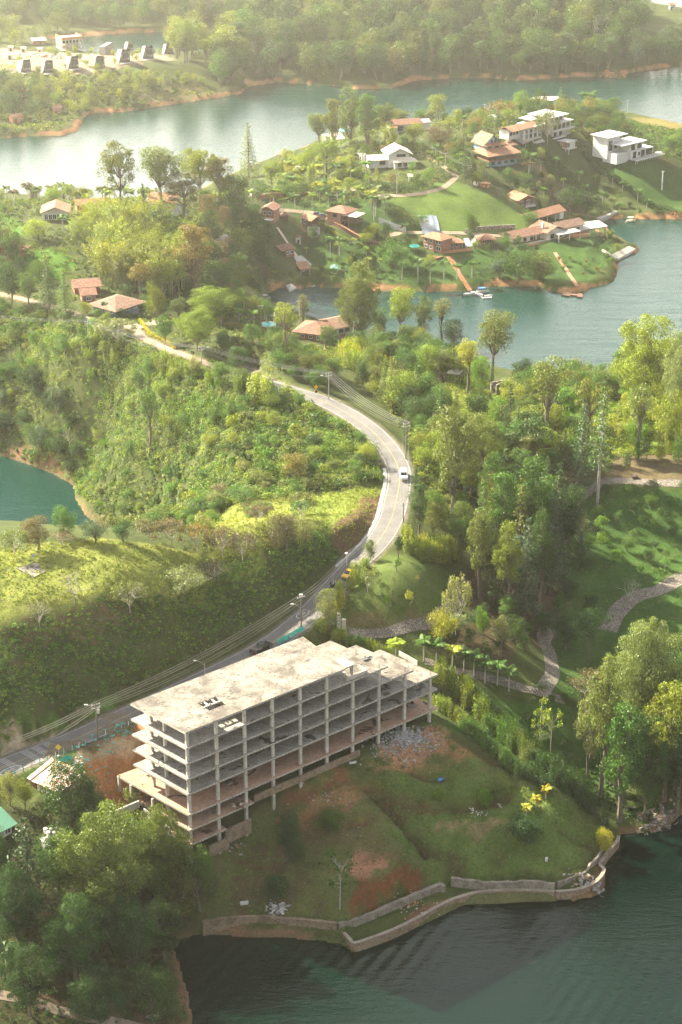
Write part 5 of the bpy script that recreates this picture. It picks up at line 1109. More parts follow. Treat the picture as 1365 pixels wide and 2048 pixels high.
# slipway
def quad_thing(name, label, cat, px, mat, th=.4, lift=.25, z=None):
    pts = [(*G(a, b, z), z) if z is not None else tuple(P(a, b)) for a, b in px]; c = np.mean(pts, axis=0); o = MB().slab([(p[0] - c[0], p[1] - c[1], p[2] - c[2] + lift) for p in pts][::-1], th).build(name, mat); o.location = tuple(c); return tag(o, label, cat)
t = thing('slipway', 'concrete boat slipway with parallel rails running into the small cove', 'slipway', P(610, 545))
O = t.location
pts = [P(598, 519), P(619, 522), P(632, 572), P(603, 574)]; pts[2].z = pts[3].z = .1; pts[0].z = pts[1].z = 4.2
MB().slab([q - O + Vector((0, 0, .15)) for q in pts][::-1], .9).build('ramp', M_GREYW, t)
for f in (.1, .35, .62, .88):
    a = pts[0].lerp(pts[1], f) - O; b_ = pts[3].lerp(pts[2], f) - O; mb = MB(); mb.tube([a + Vector((0, 0, .3)), b_ + Vector((0, 0, .3))], .14, 4); mb.build('rail', M_CREAM, t)
quad_thing('concrete_apron', 'flat grey concrete apron above the slipway', 'paving', [(588, 514), (604, 512), (624, 530), (606, 545)], M_GREYW, .3, .3)
quad_thing('concrete_apron', 'tilted pale concrete slab at the water left of the slipway', 'paving', [(572, 572), (582, 569), (594, 577), (580, 585)], M_GREYW, .5, .4)
# 18 tarp on the grass hill
t = [P(836, 432), P(873, 432), P(882, 467), P(846, 469)]; L = 12; V = []
for i in range(L):
    for j in range(L):
        u, v = i / (L - 1), j / (L - 1); p = t[0] * (1 - u) * (1 - v) + t[1] * u * (1 - v) + t[2] * u * v + t[3] * (1 - u) * v; V.append((p.x, p.y, max(float(HZ(p.x, p.y)), p.z) + .25 + .16 * math.sin(u * 19 + v * 2) + .1 * math.sin(v * 9 + u * 4)))
F = np.array([(i * L + j, i * L + L + j, i * L + L + j + 1, i * L + j + 1) for i in range(L - 1) for j in range(L - 1)]); M_TARP = plain('grey_plastic', (0.17, 0.20, 0.235), .5)
V = np.array(V); c0 = V.mean(0); V2 = np.concatenate([V - c0, V - c0 - [0, 0, .06]]); n_ = L * L; o = link('plastic_tarp', npmesh('plastic_tarp', V2, np.concatenate([F, (F + n_)[:, ::-1]]), M_TARP, True)); o.location = c0; tag(o, 'large grey plastic tarp spread over the grass slope', 'tarp')
# 19 lake house with terraces
h = House('brick_house', 'two-storey pink brick house with tile roof above the orange stairs', (846, 497), (869, 503)); W = h.w
h.walls(0, W, 0, 7, 5.4, M_BRICK); h.roof('hip', 0, W + 3.4, 0, 7, 5.4, 1.7, M_TILEO, .9); h.wins('F', .3, W - .3, 2, 3.5, 1.3, 1.2); h.wins('F', .3, W - .3, 2, .9, 1.3, 1.2); h.walls(W, W + 3.4, .6, 7, 5.3, M_BRICK, name='side_wall'); h.wins('F', W + .2, W + 3.2, 2, 3.4, 1.2, 1.4, .6); h.win('F', W + 1.7, .6, 2.2, 1.6, .6)
h.box('deck', -1, W + 5, -4, 0, -1.4, -1.1, M_WOOD); h.posts([(0, -3.6), (W, -3.6), (W + 4, -3.6)], -4, -1.4, M_WOOD); h.rail([(-1, -3.9), (W + 5, -3.9)], -1.1, M_WOOD)
h = House('tile_roofed_house', 'low terrace pavilion with orange tile roof beside the pink brick house', (888, 500), (926, 497)); W = h.w
h.walls(.5, W - .5, 1.2, 6, 2.4, M_BRICK); h.roof('hip', 0, W, 0, 6.4, 2.6, 1.5, M_TILEO, .7); h.posts([(.2, .2), (W / 2, .2), (W - .2, .2)], 0, 2.6, M_WHITE); h.box('terrace', -1, W + 3, -3, 6, -.5, -.05, M_ORBR); h.rail([(-1, -2.9), (W + 3, -2.9)], -.05, M_WOOD); h.wins('F', 1, W - 1, 3, .8, 1.4, 1.2, 1.2)
h = House('garden_pavilion', 'square pavilion with brown hipped roof right of the white ramp', (960, 492), (990, 490), cat='pavilion'); W = h.w; h.walls(.6, W - .6, .6, 5.4, 2.4, M_BRICK); h.roof('hip', 0, W, 0, 6, 2.5, 1.7, M_TILE, .7); h.wins('F', 1, W - 1, 2, .9, 1.3, 1.2, .6); h.door('F', W / 2, off=.6)
quad_thing('concrete_ramp', 'white concrete ramp between the terrace pavilion and the square pavilion', 'ramp', [(928, 478), (950, 477), (957, 491), (932, 495)], M_ROOFW, .4, .3)
# 21 long house
h = House('long_house', 'long cream lakeside house under several brown tile roofs', (1028, 492), (1076, 499)); W = h.w
A_, B_, z_ = corners((1026, 489), (1168, 462)); h.t.location = (A_[0], A_[1], z_ - .3); d_ = B_ - A_; h.rz = math.atan2(d_[1], d_[0]); h.t.rotation_euler = (0, 0, h.rz); W = float(np.linalg.norm(d_))
h.walls(0, W * .42, 0, 8, 3.0, M_CREAM, rise=1.8); h.roof('gable', 0, W * .42, 0, 8, 3.0, 2.0, M_TILE, .9); h.walls(W * .42, W * .68, -2.5, 8, 3.1, M_CREAM, rise=2.0, ax='y', name='middle_wall'); h.roof('gable', W * .42, W * .68, -2.5, 8.4, 3.4, 2.4, M_TILE, .8, 'y', name='middle_roof'); h.walls(W * .68, W, .6, 8, 3.0, M_CREAM, rise=1.6, name='east_wall'); h.roof('gable', W * .66, W, .6, 8, 3.2, 2.0, M_TILEB, .9, name='east_roof')
h.wins('F', 1, W * .4, 4, .8, 1.4, 1.3, 0, M_FRAMED); h.wins('F', W * .44, W * .66, 2, .7, 1.6, 1.7, -2.5, M_FRAMED); h.wins('F', W * .7, W - 1, 3, .7, 1.4, 1.5, .6, M_FRAMED); h.win('L', 4, .8, 1.4, 1.2, 0, M_FRAMED); h.door('F', W * .3)
h.roof('flat', W * .5, W * .8, -7, -2.6, 2.9, 0, M_ROOFW, .1, name='awning'); h.posts([(W * .5, -6.8), (W * .65, -6.8), (W * .8, -6.8)], -.5, 2.9, M_WHITE, .3); h.box('terrace', -1, W + 1, -4, 0, -1, .05, M_ORBR); h.rail([(-1, -3.9), (W * .45, -3.9)], .05, M_WHITE); mb = MB().box(W * .45, 2, 5.6, .9, .9, 2.4); mb.build('chimney', M_WHITE, h.t)
h = House('carport', 'long open carport with orange tile roof above the lakeside house', (1062, 452), (1128, 434), cat='carport'); W = h.w
h.roof('gable', 0, W, 0, 7, 3.0, 2.0, M_TILEO, .8); h.posts([(W * k / 4, .2) for k in range(4)] + [(W * k / 4, 6.8) for k in range(4)], -.6, 3.0, M_WHITE, .22); h.box('end_wall', W - 2.6, W, .1, 6.9, -.6, 3.0, M_WHITE); h.box('back_wall', 0, W - 2.6, 6.7, 6.95, -.6, 2.2, M_GREYW)
h = House('roofed_terrace', 'lakeside terrace under a flat white roof on dark posts', (1156, 475), (1212, 470), cat='terrace'); W = h.w
h.roof('shedx', 0, W, 0, 9, 3.3, .8, M_ROOFW, .5); h.posts([(.3, .3), (W / 2, .3), (W - .3, .3), (.3, 8.7), (W / 2, 8.7), (W - .3, 8.7)], -1, 3.4, M_FRAMED, .25); h.box('floor', 0, W, 0, 9, -1, .1, M_ORBR); h.walls(W * .3, W * .75, 4, 8, 2.4, M_CREAM, name='bar_wall')
# 24 wooden cabin on the grass
h = House('wooden_cabin', 'wooden cabin with orange tile roof standing alone on the grass', (1034, 413), (1066, 408), cat='cabin'); W = h.w
h.walls(0, W, 0, 8, 3.0, M_WOOD, rise=1.7, ax='y'); h.roof('gable', -.2, W + .2, -1.4, 8, 3.0, 1.9, M_TILEO, .8, 'y'); h.box('deck', -.4, W + .4, -2.2, 0, -.5, -.2, M_WHITE); h.rail([(-.4, -2.1), (W + .4, -2.1)], -.2, M_WHITE); h.wins('F', .6, W - .6, 2, .5, 1.5, 1.6); h.door('F', W / 2)
# 25 blue chalet
h = House('blue_chalet', 'blue wooden chalet with steep gable and two tiers of terracotta roof', (977, 336), (1034, 328)); W = h.w
h.walls(0, W, 0, 9, 3.0, M_BLUEW); h.wins('F', .8, W - .8, 4, 1.2, 1.8, 1.1, 0, M_FRAMED); h.box('balcony', -.6, W + .6, -1.4, 9.4, 3.0, 3.25, M_TILEO); h.walls(0, W, .6, 9, 5.8, M_WOOD, 3.25, 'gallery_wall'); h.rail([(-.5, -1.3), (W + .5, -1.3)], 3.25, M_WOOD); h.posts([(-.4 + (W + .8) * k / 5, -1.25) for k in range(6)], 3.25, 5.8, M_WOOD)
mb = MB(); mb.slab([(-1.4, -2.2, 5.7), (W + 1.2, -2.2, 5.7), (W - 1, 4.5, 8.0), (.8, 4.5, 8.0)], .2); mb.slab([(-1.4, -2.2, 5.7), (.8, 4.5, 8.0), (.8, 9, 8.0), (-1.4, 12, 5.7)], .2); mb.slab([(W + 1.2, -2.2, 5.7), (W + 1.2, 12, 5.7), (W - 1, 9, 8.0), (W - 1, 4.5, 8.0)], .2); mb.build('lower_roof', M_TILEO, h.t)
h.walls(.8, W * .62, 4.6, 14, 9.3, M_BLUEW, 6, 'upper_wall'); h.wins('F', 1.2, W * .6, 2, 7.9, 1.6, 1.0, 4.6, M_FRAMED)
mb = MB(); mb.slab([(-.4, 3, 9.1), (W * .70, 3, 9.1), (W * .62, 5.2, 10.2), (.8, 5.2, 10.2)], .2); mb.build('middle_roof', M_TILEO, h.t)
mb = MB(); gable(mb, .4, W * .64, 4.9, 14.5, 9.2, 4.6, 'y', .5); mb.build('steep_roof', M_TILEO, h.t)
mb = MB(); gable_wall(mb, .9, W * .6, 5.2, 14, 9.3, 4.0, 'y'); mb.build('gable_wall', M_BLUEW, h.t); h.wins('F', W * .25, W * .5, 2, 9.9, .9, 1.5, 5.1, M_FRAMED)
h = House('garden_pavilion', 'small pavilion with dark red pagoda roof behind the blue chalet', (1016, 305), (1030, 303), cat='pavilion'); W = h.w; h.walls(.6, W - .6, .5, 4, 3.4, M_BLUEW); h.roof('hip', 0, W, 0, 4.6, 3.4, 1.1, M_TILE, 1.2); h.roof('hip', 1, W - 1, 1.4, 3.4, 4.4, .9, M_TILE, .4, name='top_roof'); h.door('F', W / 2, off=.5)
h = House('garden_pavilion', 'round-topped brown hut left of the blue chalet', (951, 287), (962, 287), cat='pavilion'); W = h.w; h.walls(.4, W - .4, .4, 3, 2.6, M_WOOD); h.roof('hip', 0, W, 0, 3.4, 2.6, 2.2, M_TILEB, .5); h.door('F', W / 2, off=.4)
# 26 white two-storey house
h = House('two_storey_house', 'white two-storey house with tile roof and front veranda on the hill', (1047, 286), (1076, 279)); W = h.w
h.walls(0, W, 0, 8, 6.6, M_WHITE); h.wins('F', .4, W - .4, 3, 4.2, 1.5, 1.4, 0, M_FRAMED); h.roof('gable', -8, W, 0, 8, 6.6, 1.5, M_TILEO, .7); h.walls(-8, -.02, 2.2, 8, 6.6, M_WHITE, 2.2, 'side_wall'); h.wins('F', -7.5, -1, 3, 4.2, 1.2, 1.3, 2.2, M_FRAMED); h.box('veranda', -.3, W + .8, -1.8, 0, 1.1, 1.4, M_CREAM); h.rail([(-.3, -1.7), (W + .8, -1.7)], 1.4, M_WHITE); h.wins('F', .4, W - .4, 3, 1.6, 1.5, 1.9, 0, M_FRAMED); h.posts([(-.1, -1.6), (W * .5, -1.6), (W + .6, -1.6)], -2, 3.9, M_WHITE)
quad_thing('concrete_pad', 'thin concrete platform jutting out below the white two-storey house', 'platform', [(1066, 288), (1086, 281), (1090, 286), (1070, 290)], M_GREYW, .3, .8)
# 27 flat-roofed villa
h = House('flat_roofed_villa', 'stepped concrete villa with flat white roofs and glass balconies', (1104, 276), (1141, 266)); W = h.w
h.walls(0, W, 0, 12, 3.0, M_GREYW); h.walls(0, W, 0, 12, 6.2, M_GREYW, 3.0, 'middle_wall'); h.walls(.5, W - 3, 2, 13, 9.4, M_GREYW, 6.4, 'upper_wall'); h.walls(-9, -.02, 4, 12, 6.6, M_GREYW, 1.5, 'west_wall'); h.roof('flat', -10, 0, 3, 12, 6.6, 0, M_ROOFW, 1.0, name='west_roof'); h.roof('flat', 0, W - 3, 1, 13, 9.4, 0, M_ROOFW, 1.2); h.roof('flat', .5, W + .4, -.5, 4, 6.25, 0, M_ROOFW, .5, name='lower_roof'); h.roof('flat', -6, 1, 8, 14, 8.2, 0, M_ROOFW, 1, name='rear_roof')
h.box('balcony', -.6, W + .8, -2.2, 0, 3.0, 3.3, M_WHITE); h.rail([(-.6, -2.1), (W + .8, -2.1)], 3.3, M_STEEL); h.box('lower_balcony', -.6, W * .6, -2.2, 0, -.3, 0, M_WHITE); h.rail([(-.6, -2.1), (W * .6, -2.1)], 0, M_STEEL); h.wins('F', .5, W - .5, 4, 3.5, 2.0, 2.2, 0, M_FRAMED); h.wins('F', .5, W * .6, 2, .2, 1.8, 2.1, 0, M_FRAMED); h.wins('F', 1, W - 4, 3, 7.2, 1.8, 1.4, 2, M_FRAMED); h.wins('L', 5, 11, 2, 3, 1.4, 1.4, -9, M_FRAMED)
h = House('flat_roofed_house', 'orange brick house with tilted cream roof behind the flat-roofed villa', (1060, 216), (1086, 219)); W = h.w; h.walls(0, W, 0, 9, 4.8, M_ORBR); h.roof('shedx', 0, W + 6, -1, 9, 4.9, 1.2, M_ROOFC, .7); h.win('F', W * .6, 1.4, 1.6, 1.3); h.door('F', W * .3)
h = House('garden_tent', 'white tent roof on the lawn edge left of the villa', (990, 243), (1005, 240), cat='tent'); W = h.w; h.roof('gable', 0, W, 0, 4, 2.2, 1, M_ROOFW, .4); h.posts([(.2, .2), (W - .2, .2), (.2, 3.8), (W - .2, 3.8)], 0, 2.2, M_WHITE)
h = House('cube_cabin', 'small red cube cabin with white tilted flat roof between the hedges', (1118, 293), (1132, 296), cat='cabin'); W = h.w; h.walls(0, W, 0, 5, 2.8, M_BRICK, 0); h.box('floor_slab', -.5, W + 2.4, -.6, 5.4, -.4, -.05, M_WHITE); h.posts([(0, 0), (W, 0), (W + 2, 0)], -3, -.4, M_WHITE, .3); h.roof('shedx', -.6, W + 2.2, -.8, 5.4, 2.8, .5, M_ROOFW, .2); h.win('F', W * .4, .9, .9, 1.1); h.walls(W + .02, W + 1.8, 1, 4.6, 2.7, M_WHITE, 0, 'glazed_wall'); h.win('F', W + .9, .4, 1.2, 1.9, 1)
# 30 modern white house
h = House('modern_house', 'modern white cubic house with cantilevered deck on white struts', (1262, 318), (1306, 307)); W = h.w
h.walls(0, W, 0, 9, 3.4, M_WHITE, -.6); h.walls(-8.5, -.02, 1.5, 10, 3.2, M_WHITE, -1.6, 'west_wall'); h.walls(-9, -.5, 7, 16, 10.2, M_WHITE, 0, 'tower_wall'); h.roof('flat', -9.4, 3, 6.5, 16, 10.2, 0, M_ROOFW, .9, name='tower_roof'); h.walls(.5, W * .62, 1.5, 9.5, 6.8, M_WHITE, 3.4, 'upper_wall'); h.roof('flat', -6, W * .66, .8, 10, 6.9, 0, M_ROOFW, .8); h.walls(-.4, 3, 9.5, 15.8, 10.2, M_WHITE, 3.4, 'rear_wall')
h.win('F', W * .47, 3.9, 2.6, 2.1, 1.5, M_FRAMED); h.win('F', W * .18, 3.6, 2.8, 2.5, 1.5, M_FRAMED); h.wins('F', .3, W * .3, 1, .2, 2.2, 2.7, 0, M_FRAMED); h.win('F', W * .36, .8, 1.2, 1.6, 0, M_FRAMED); h.win('F', W * .53, .2, 2.6, 2.7, 0, M_FRAMED); h.win('F', W * .82, .2, W * .3, 2.7, 0, M_FRAMED); h.win('F', -7, 4, 2.2, 4.4, 7, M_FRAMED); h.win('F', -3.2, 4.6, 1.6, 2.6, 7, M_FRAMED)
h.box('deck', -.3, W + 4.5, -3.4, 0, -.5, -.15, M_GREYW); h.box('deck_edge', -.4, W + 4.6, -3.6, -3.4, -.6, .05, M_WHITE); h.rail([(-.3, -3.5), (W + 4.5, -3.5)], -.1, M_STEEL); h.box('hot_tub', W + 1, W + 4, -2.6, -.4, -.15, .5, M_WHITE)
for k, x in enumerate((1, 6, 10, 13.5, 16.5)):
    mb = MB(); mb.tube([(x - 1.2, -3.2, -.6), (x, -1.6, -3.8)], .13, 5); mb.tube([(x + 1.2, -3.2, -.6), (x, -1.6, -3.8)], .13, 5); mb.build('strut', M_WHITE, h.t)
quad_thing('drive_paving', 'pale paved drive in front of the modern white house', 'paving', [(1185, 292), (1235, 297), (1238, 314), (1205, 306)], M_CREAM, .3, .25)
# 31 villa with cream roofs
h = House('cream_roofed_villa', 'white villa with large cream gable roof and low side roofs', (790, 336), (832, 334)); W = h.w
h.walls(0, W, 0, 8, 2.8, M_WHITE); h.roof('hip', 0, W, -.6, 5, 2.7, 1.6, M_ROOFC, .8, name='porch_roof'); h.walls(-2, W - 2.5, 3.5, 13, 5.4, M_WHITE, -1, 'upper_wall', rise=2.6, ax='y'); h.roof('gable', -2.6, W - 1.6, 3, 13, 5.2, 3.0, M_ROOFC, .9, 'y'); h.wins('F', 1.6, W - 4, 3, 4.2, 1.3, 1.0, 3.5, M_FRAMED); h.wins('F', 1, W - 1, 3, .5, 1.4, 1.6, 0, M_FRAMED); h.walls(-11, -2.02, 5, 11, 2.8, M_WHITE, -1, 'wing_wall'); h.roof('shed', -11.5, -2.6, 4.4, 11, 2.9, .8, M_ROOFC, .5, name='wing_roof'); h.win('F', -4.5, .6, 2.6, 1.8, 5, M_FRAMED); MB().box(-12.4, 6, 2.6, .9, .9, 6).build('chimney', M_GREYW, h.t)
h = House('garden_hut', 'white hut with grey roof in front of the cream-roofed villa', (818, 363), (830, 363), cat='hut'); W = h.w; h.walls(0, W, 0, 2.6, 2.2, M_WHITE, rise=.7); h.roof('gable', 0, W, 0, 2.6, 2.2, .9, M_ROOFC, .4); h.door('F', W / 2, .9, 1.8)
h = House('water_tank', 'white cubic tank at the top of the grass hill', (951, 372), (957, 371), cat='tank'); h.walls(0, h.w, 0, 1.4, 1.9, M_WHITE); MB().lathe([(.35, 1.9), (.35, 2.05)], 10, (h.w / 2, .7, 0)).build('lid', M_GREYW, h.t)
h = House('garden_hut', 'small orange brick hut with flat roof at the top of the grass hill', (966, 377), (979, 375), cat='hut'); W = h.w; h.walls(0, W, 0, 2.6, 1.7, M_ORBR); h.roof('flat', 0, W, 0, 2.6, 1.7, 0, M_TILEO, .4); h.door('F', W / 2, .8, 1.5)
# 32 long white house
h = House('long_house', 'long white house with reddish tile roof on the peninsula crest', (792, 264), (826, 262)); W = h.w
h.walls(-3, W + 9, 0, 8, 3.4, M_WHITE, rise=1.6); h.roof('gable', -3, W + 4, 0, 8, 3.4, 1.9, M_TILE, .6); h.win('F', W * .3, .5, 3, 2.0, 0, M_FRAMED); h.wins('F', W * .6, W, 1, .9, 1.4, 1.2, 0, M_FRAMED); h.walls(-3.2, 0, -3, 0, 2.6, M_WHITE, -1, 'annex_wall'); h.roof('flat', -3.2, 0, -3, 0, 2.6, 0, M_TILEO, .2, name='annex_roof'); h.roof('flat', W + 5, W + 9, 0, 8, 3.5, 0, M_DARKW, .4, name='east_roof')
# teal marquee and greenhouse roofs left of it
b = P(689, 270); t = thing('marquee', 'teal pointed marquee among the peninsula trees', 'tent', b); MB().lathe([(3.4, 2.4), (3.2, 2.7), (1.4, 3.9), (.1, 4.6)], 8).build('canopy', plain('teal_canvas', (0.15, 0.48, 0.42)), t)
for k in range(4): MB().tube([(2.6 * math.cos(k * 1.57 + .4), 2.6 * math.sin(k * 1.57 + .4), -.5), (2.6 * math.cos(k * 1.57 + .4), 2.6 * math.sin(k * 1.57 + .4), 2.5)], .07, 5).build('pole', M_STEEL, t)
h = House('low_shed', 'low shed with long pale roof below the teal marquee', (654, 287), (690, 284), cat='shed'); W = h.w; h.walls(0, W, 0, 7, 1.8, M_GREYW); h.roof('shed', 0, W, 0, 7, 1.8, 1.5, M_ROOFC, .4); h.door('F', W * .4, 1.2, 1.7)
h = House('thatched_pavilion', 'grey thatched round pavilion by the upper lake shore', (562, 318), (574, 318), cat='pavilion'); t = h.t; MB().lathe([(4.2, 2.3), (4.0, 2.6), (.3, 4.6)], 12, (1.6, 2, 0)).build('thatch', M_TILEB, t)
for k in range(6): MB().tube([(1.6 + 3.2 * math.cos(k), 2 + 3.2 * math.sin(k), -.5), (1.6 + 3.2 * math.cos(k), 2 + 3.2 * math.sin(k), 2.5)], .1, 5).build('post', M_WOOD, t)
quad_thing('pool_terrace', 'white pool terrace by the upper lake shore', 'terrace', [(568, 322), (585, 318), (612, 334), (596, 340)], M_ROOFW, .4, .35)
for lb, a, b_ in (('white-roofed shelter among the palms above the lookout house', (695, 393), (712, 391)), ('low roof with green cover left among the palms', (500, 396), (518, 394)), ('small pale roof by the villas pool garden', (724, 322), (735, 321))):
    h = House('garden_shelter', lb, a, b_, cat='shelter'); W = h.w; h.roof('shed', 0, W, 0, 3.6, 2.3, .5, M_ROOFC if 'green' not in lb else plain('green_sheet', (0.25, 0.42, 0.3)), .4); h.posts([(.2, .2), (W - .2, .2), (.2, 3.4), (W - .2, 3.4)], -.5, 2.3, M_WHITE); h.box('wall', W * .4, W, 2, 3.4, -.5, 2.2, M_WHITE)
# 33-34 building site and dark cabins on the far left
h = House('unfinished_building', 'unfinished orange brick building with concrete columns on the sandy site', (126, 102), (166, 99), cat='building'); W = h.w
for zz in (0, 3.4, 6.6): h.box('floor_slab', -.2, W + .2, -.2, 15, zz, zz + .35, M_CREAM)
h.box('parapet', -.2, W + .2, -.2, .1, 6.95, 8.6, M_ORBR); h.box('parapet', -.2, .1, .1, 15, 6.95, 8.6, M_ORBR); h.box('parapet', W - .1, W + .2, .1, 15, 6.95, 8.6, M_ORBR); h.posts([(W * k / 6, 0.1) for k in range(7)] + [(.1, 15 * k / 4) for k in range(1, 5)], -.5, 6.6, M_CREAM, .5, 'column'); h.box('inner_wall', .6, W - .5, 4, 14.6, .36, 6.5, M_CREAM)
h.wins('F', 1, W - 1, 5, 4.2, 1.6, 1.8, 4, M_FRAMED)
h = House('site_shed', 'white-roofed site shed left of the unfinished building', (66, 91), (92, 90), cat='shed'); W = h.w; h.walls(.5, W - .5, .5, 6, 3, M_BRICK); h.roof('shed', 0, W, 0, 7, 3.1, .8, M_ROOFW, .6); h.door('F', W * .6, 1.2, 2.1, .5)
r = random.Random(8)
for k, (x_, y_, lb) in enumerate([(22, 103, 'small concrete box on the building site, far left'), (47, 105, 'black-doored concrete box on the building site'), (80, 106, 'low concrete box with dark opening on the site'), (20, 119, 'white tank-like box at the cabin road')]):
    h = House('site_hut', lb, (x_ - 5, y_), (x_ + 5, y_), cat='hut'); W = h.w; h.walls(0, W, 0, 3, 2.6, M_WHITE if k == 3 else M_CREAM); h.roof('flat', 0, W, 0, 3, 2.6, 0, M_CREAM, .1); h.door('F', W / 2, 1.3, 2.0, 0, M_FRAMED)
CABL = ['dark slanted cabin at the far left of the row', 'dark slanted cabin hidden by a brown tree, second from the left', 'dark slanted cabin, third of the front row', 'dark slanted cabin with open glass front in the middle of the row', 'dark slanted cabin below the small conifer', 'dark slanted cabin at the right end of the row', 'dark cabin seen from its steep back side behind the row', 'small dark cabin right behind the conifer', 'dark-roofed cabin at the foot of the glowing trees']
def cabin(px, py, label, s=1.0, rz=.45):
    s *= 1.2; b = P(px, py); t = thing('slanted_cabin', label, 'cabin', b, rz, 'dark slanted cabins on the far left point'); w_, d_, hh = 5.0 * s, 8.0 * s, 6.6 * s
    mb = MB(); pr = [(-2.6 * s, 0), (-1.0 * s, hh), (2.4 * s, hh * .98), (2.9 * s, 0)]   # leaning trapezoid section
    vs = [(x, -d_ * .45 if z > 0 else -d_ * .28, z) for x, z in pr] + [(x, d_ * .5, z * .8) for x, z in pr]
    mb.add(vs, [(4, 5, 1, 0), (5, 6, 2, 1), (6, 7, 3, 2), (7, 4, 0, 3)]); mb.add(vs, [(4, 7, 6, 5)]); mb.build('shell', M_DARKW, t)
    MB().box(.55 * s, -d_ * .40, hh * .52, 4.2 * s, .5, hh * .62).build('front_frame', M_STONE, t); MB().box(.55 * s, -d_ * .40 - .27, hh * .55, 3.2 * s, .06, hh * .36).build('window', M_GLASS, t); MB().box(.3 * s, -d_ * .5, .2, 5 * s, 3 * s, .3).build('deck', M_GREYW, t)
    return t
for (x_, y_, s, rz), lb in zip([(48, 144, 1.0, .5), (95, 145, 1.0, .3), (143, 137, 1.0, .5), (198, 137, 1.05, .2), (246, 124, 1.05, .4), (294, 117, 1.05, .3), (216, 110, .9, 2.6), (258, 101, .8, .4), (335, 108, .9, .3)], CABL): cabin(x_, y_, lb, s, rz)
for lb, a, b_ in (('tall narrow white house with turquoise gable in the far forest', (1188, 70), (1201, 70)), ('white gabled house right of the turquoise-gabled one', (1212, 69), (1225, 67))):
    h = House('forest_house', lb, a, b_); W = h.w; h.walls(0, W, 0, 7, 7.5, M_WHITE, rise=2.2, ax='y'); h.roof('gable', 0, W, 0, 7, 7.5, 2.6, plain('turquoise_sheet', (0.2, 0.5, 0.45)) if 'turquoise gable' in lb else M_GREYW, .3, 'y'); h.wins('F', .5, W - .5, 2, 4.8, .9, 1.3, 0, M_FRAMED); h.wins('F', .5, W - .5, 2, 1.4, .9, 1.3, 0, M_FRAMED)
for lb, a, b_ in (('square brick hut at the left shore of the upper lake', (26, 247), (48, 244)), ('small brick hut with tile roof near the left point', (108, 229), (124, 228)), ('white-walled hut among trees on the left point', (36, 196), (56, 195)), ('white hut on the far right horizon', (1340, 20), (1350, 20))):
    h = House('shore_hut', lb, a, b_, cat='hut'); W = h.w; h.walls(0, W, 0, 4.5, 3.4, M_WHITE if 'white' in lb else M_ORBR, rise=1); h.roof('gable', 0, W, 0, 4.5, 3.4, 1.2, M_TILE, .4); h.win('F', W * .65, 1.2, 1, 1.1); h.door('F', W * .3)
# stone ruin, slatted roof, shelter by the lake
h = House('stone_ruin', 'roofless grey ruin of upright slabs in the sunny scrub', (993, 793), (1016, 789), cat='ruin'); W = h.w
for k in range(5): MB().box(W * (k + .5) / 5, .4 + .3 * (k % 2), 1.6, W / 6.2, .5, 4.4 + .3 * (k % 3)).build('stone_pillar', M_STONE, h.t)
h.box('side_wall', W, W + .5, 0, 4, -.5, 4.2, M_STONE); h.box('rear_wall', 0, W, 3.4, 3.9, -.5, 3.6, M_STONE)
h = House('slatted_pergola', 'flat roof of white slats beside the lake bushes', (893, 762), (920, 765), cat='pergola'); W = h.w
for k in range(7): MB().box(W / 2, .3 + k * .85, 2.6 - k * .02, W, .5, .08).build('slat', M_ROOFW, h.t)
h.posts([(.2, .2), (W - .2, .2), (.2, 5.2), (W - .2, 5.2)], -.5, 2.55, M_FRAMED)
h = House('low_house', 'low pale-roofed house hidden by lakeside bushes', (843, 722), (872, 722)); W = h.w; h.walls(.3, W - .3, .3, 5, 2.2, M_CREAM); h.roof('shed', 0, W, 0, 5.4, 2.2, 1, M_ROOFC, .5); h.door('F', W * .5)
# 43 rusty shed, 44 sheds bottom left
h = House('rusty_shed', 'long shed with rusty sheet-metal roof below the road net', (58, 1574), (96, 1590), cat='shed'); W = h.w
h.walls(.3, W + 3.5, .3, 6.5, 2.0, M_WOOD); mb = MB(); r = random.Random(2)
for k in range(9):
    x0 = -.2 + k * (W + 4) / 9; x1 = x0 + (W + 4) / 9 + .12; dz = r.uniform(-.08, .12); mb.slab([(x0, -.4 + r.uniform(-.3, .3), 2.05 + dz), (x1, -.4, 2.05 + dz), (x1, 7.2 + r.uniform(-.4, .4), 3.0 + dz), (x0, 7.2, 3.0 + dz)], .05)
mb.build('roof', M_RUST, h.t)
for k in range(4): h.box('board', 1 + k * 1.2, 1.8 + k * 1.2, .18, .3, -.6, 1.9, M_CREAM if k % 2 else M_WOOD)
h = House('rusty_shed', 'lower lean-to with red and white rusty sheets beside the long shed', (110, 1597), (140, 1592), cat='shed'); W = h.w; h.walls(.2, W, .3, 5, 1.4, M_WOOD); mb = MB()
for k in range(7): x0 = -.2 + k * (W + 1) / 7; mb.slab([(x0, -.3, 1.5), (x0 + .9, -.3, 1.5 + .08 * (k % 2)), (x0 + .9, 5.6, 2.2), (x0, 5.6, 2.2)], .05)
mb.build('roof', M_RUST, h.t); h.door('F', W * .4, .9, 1.3, .28)
h = House('green_house', 'green-roofed house cut by the left edge with grey slatted canopy', (-30, 1700), (32, 1668)); W = h.w; mg = plain('green_sheet_roof', (0.09, 0.22, 0.14), .5)
h.walls(.5, W - .5, .5, 8, 2.2, M_WHITE); h.roof('gable', 0, W, 0, 9, 2.3, 1.6, mg, .4); h.win('F', W * .8, .7, 1.2, 1.1, .5)
for k in range(12): MB().box(.4 + k * .62, 11, 3.4, .42, 3.6, .06).build('canopy_slat', M_GREYW, h.t)
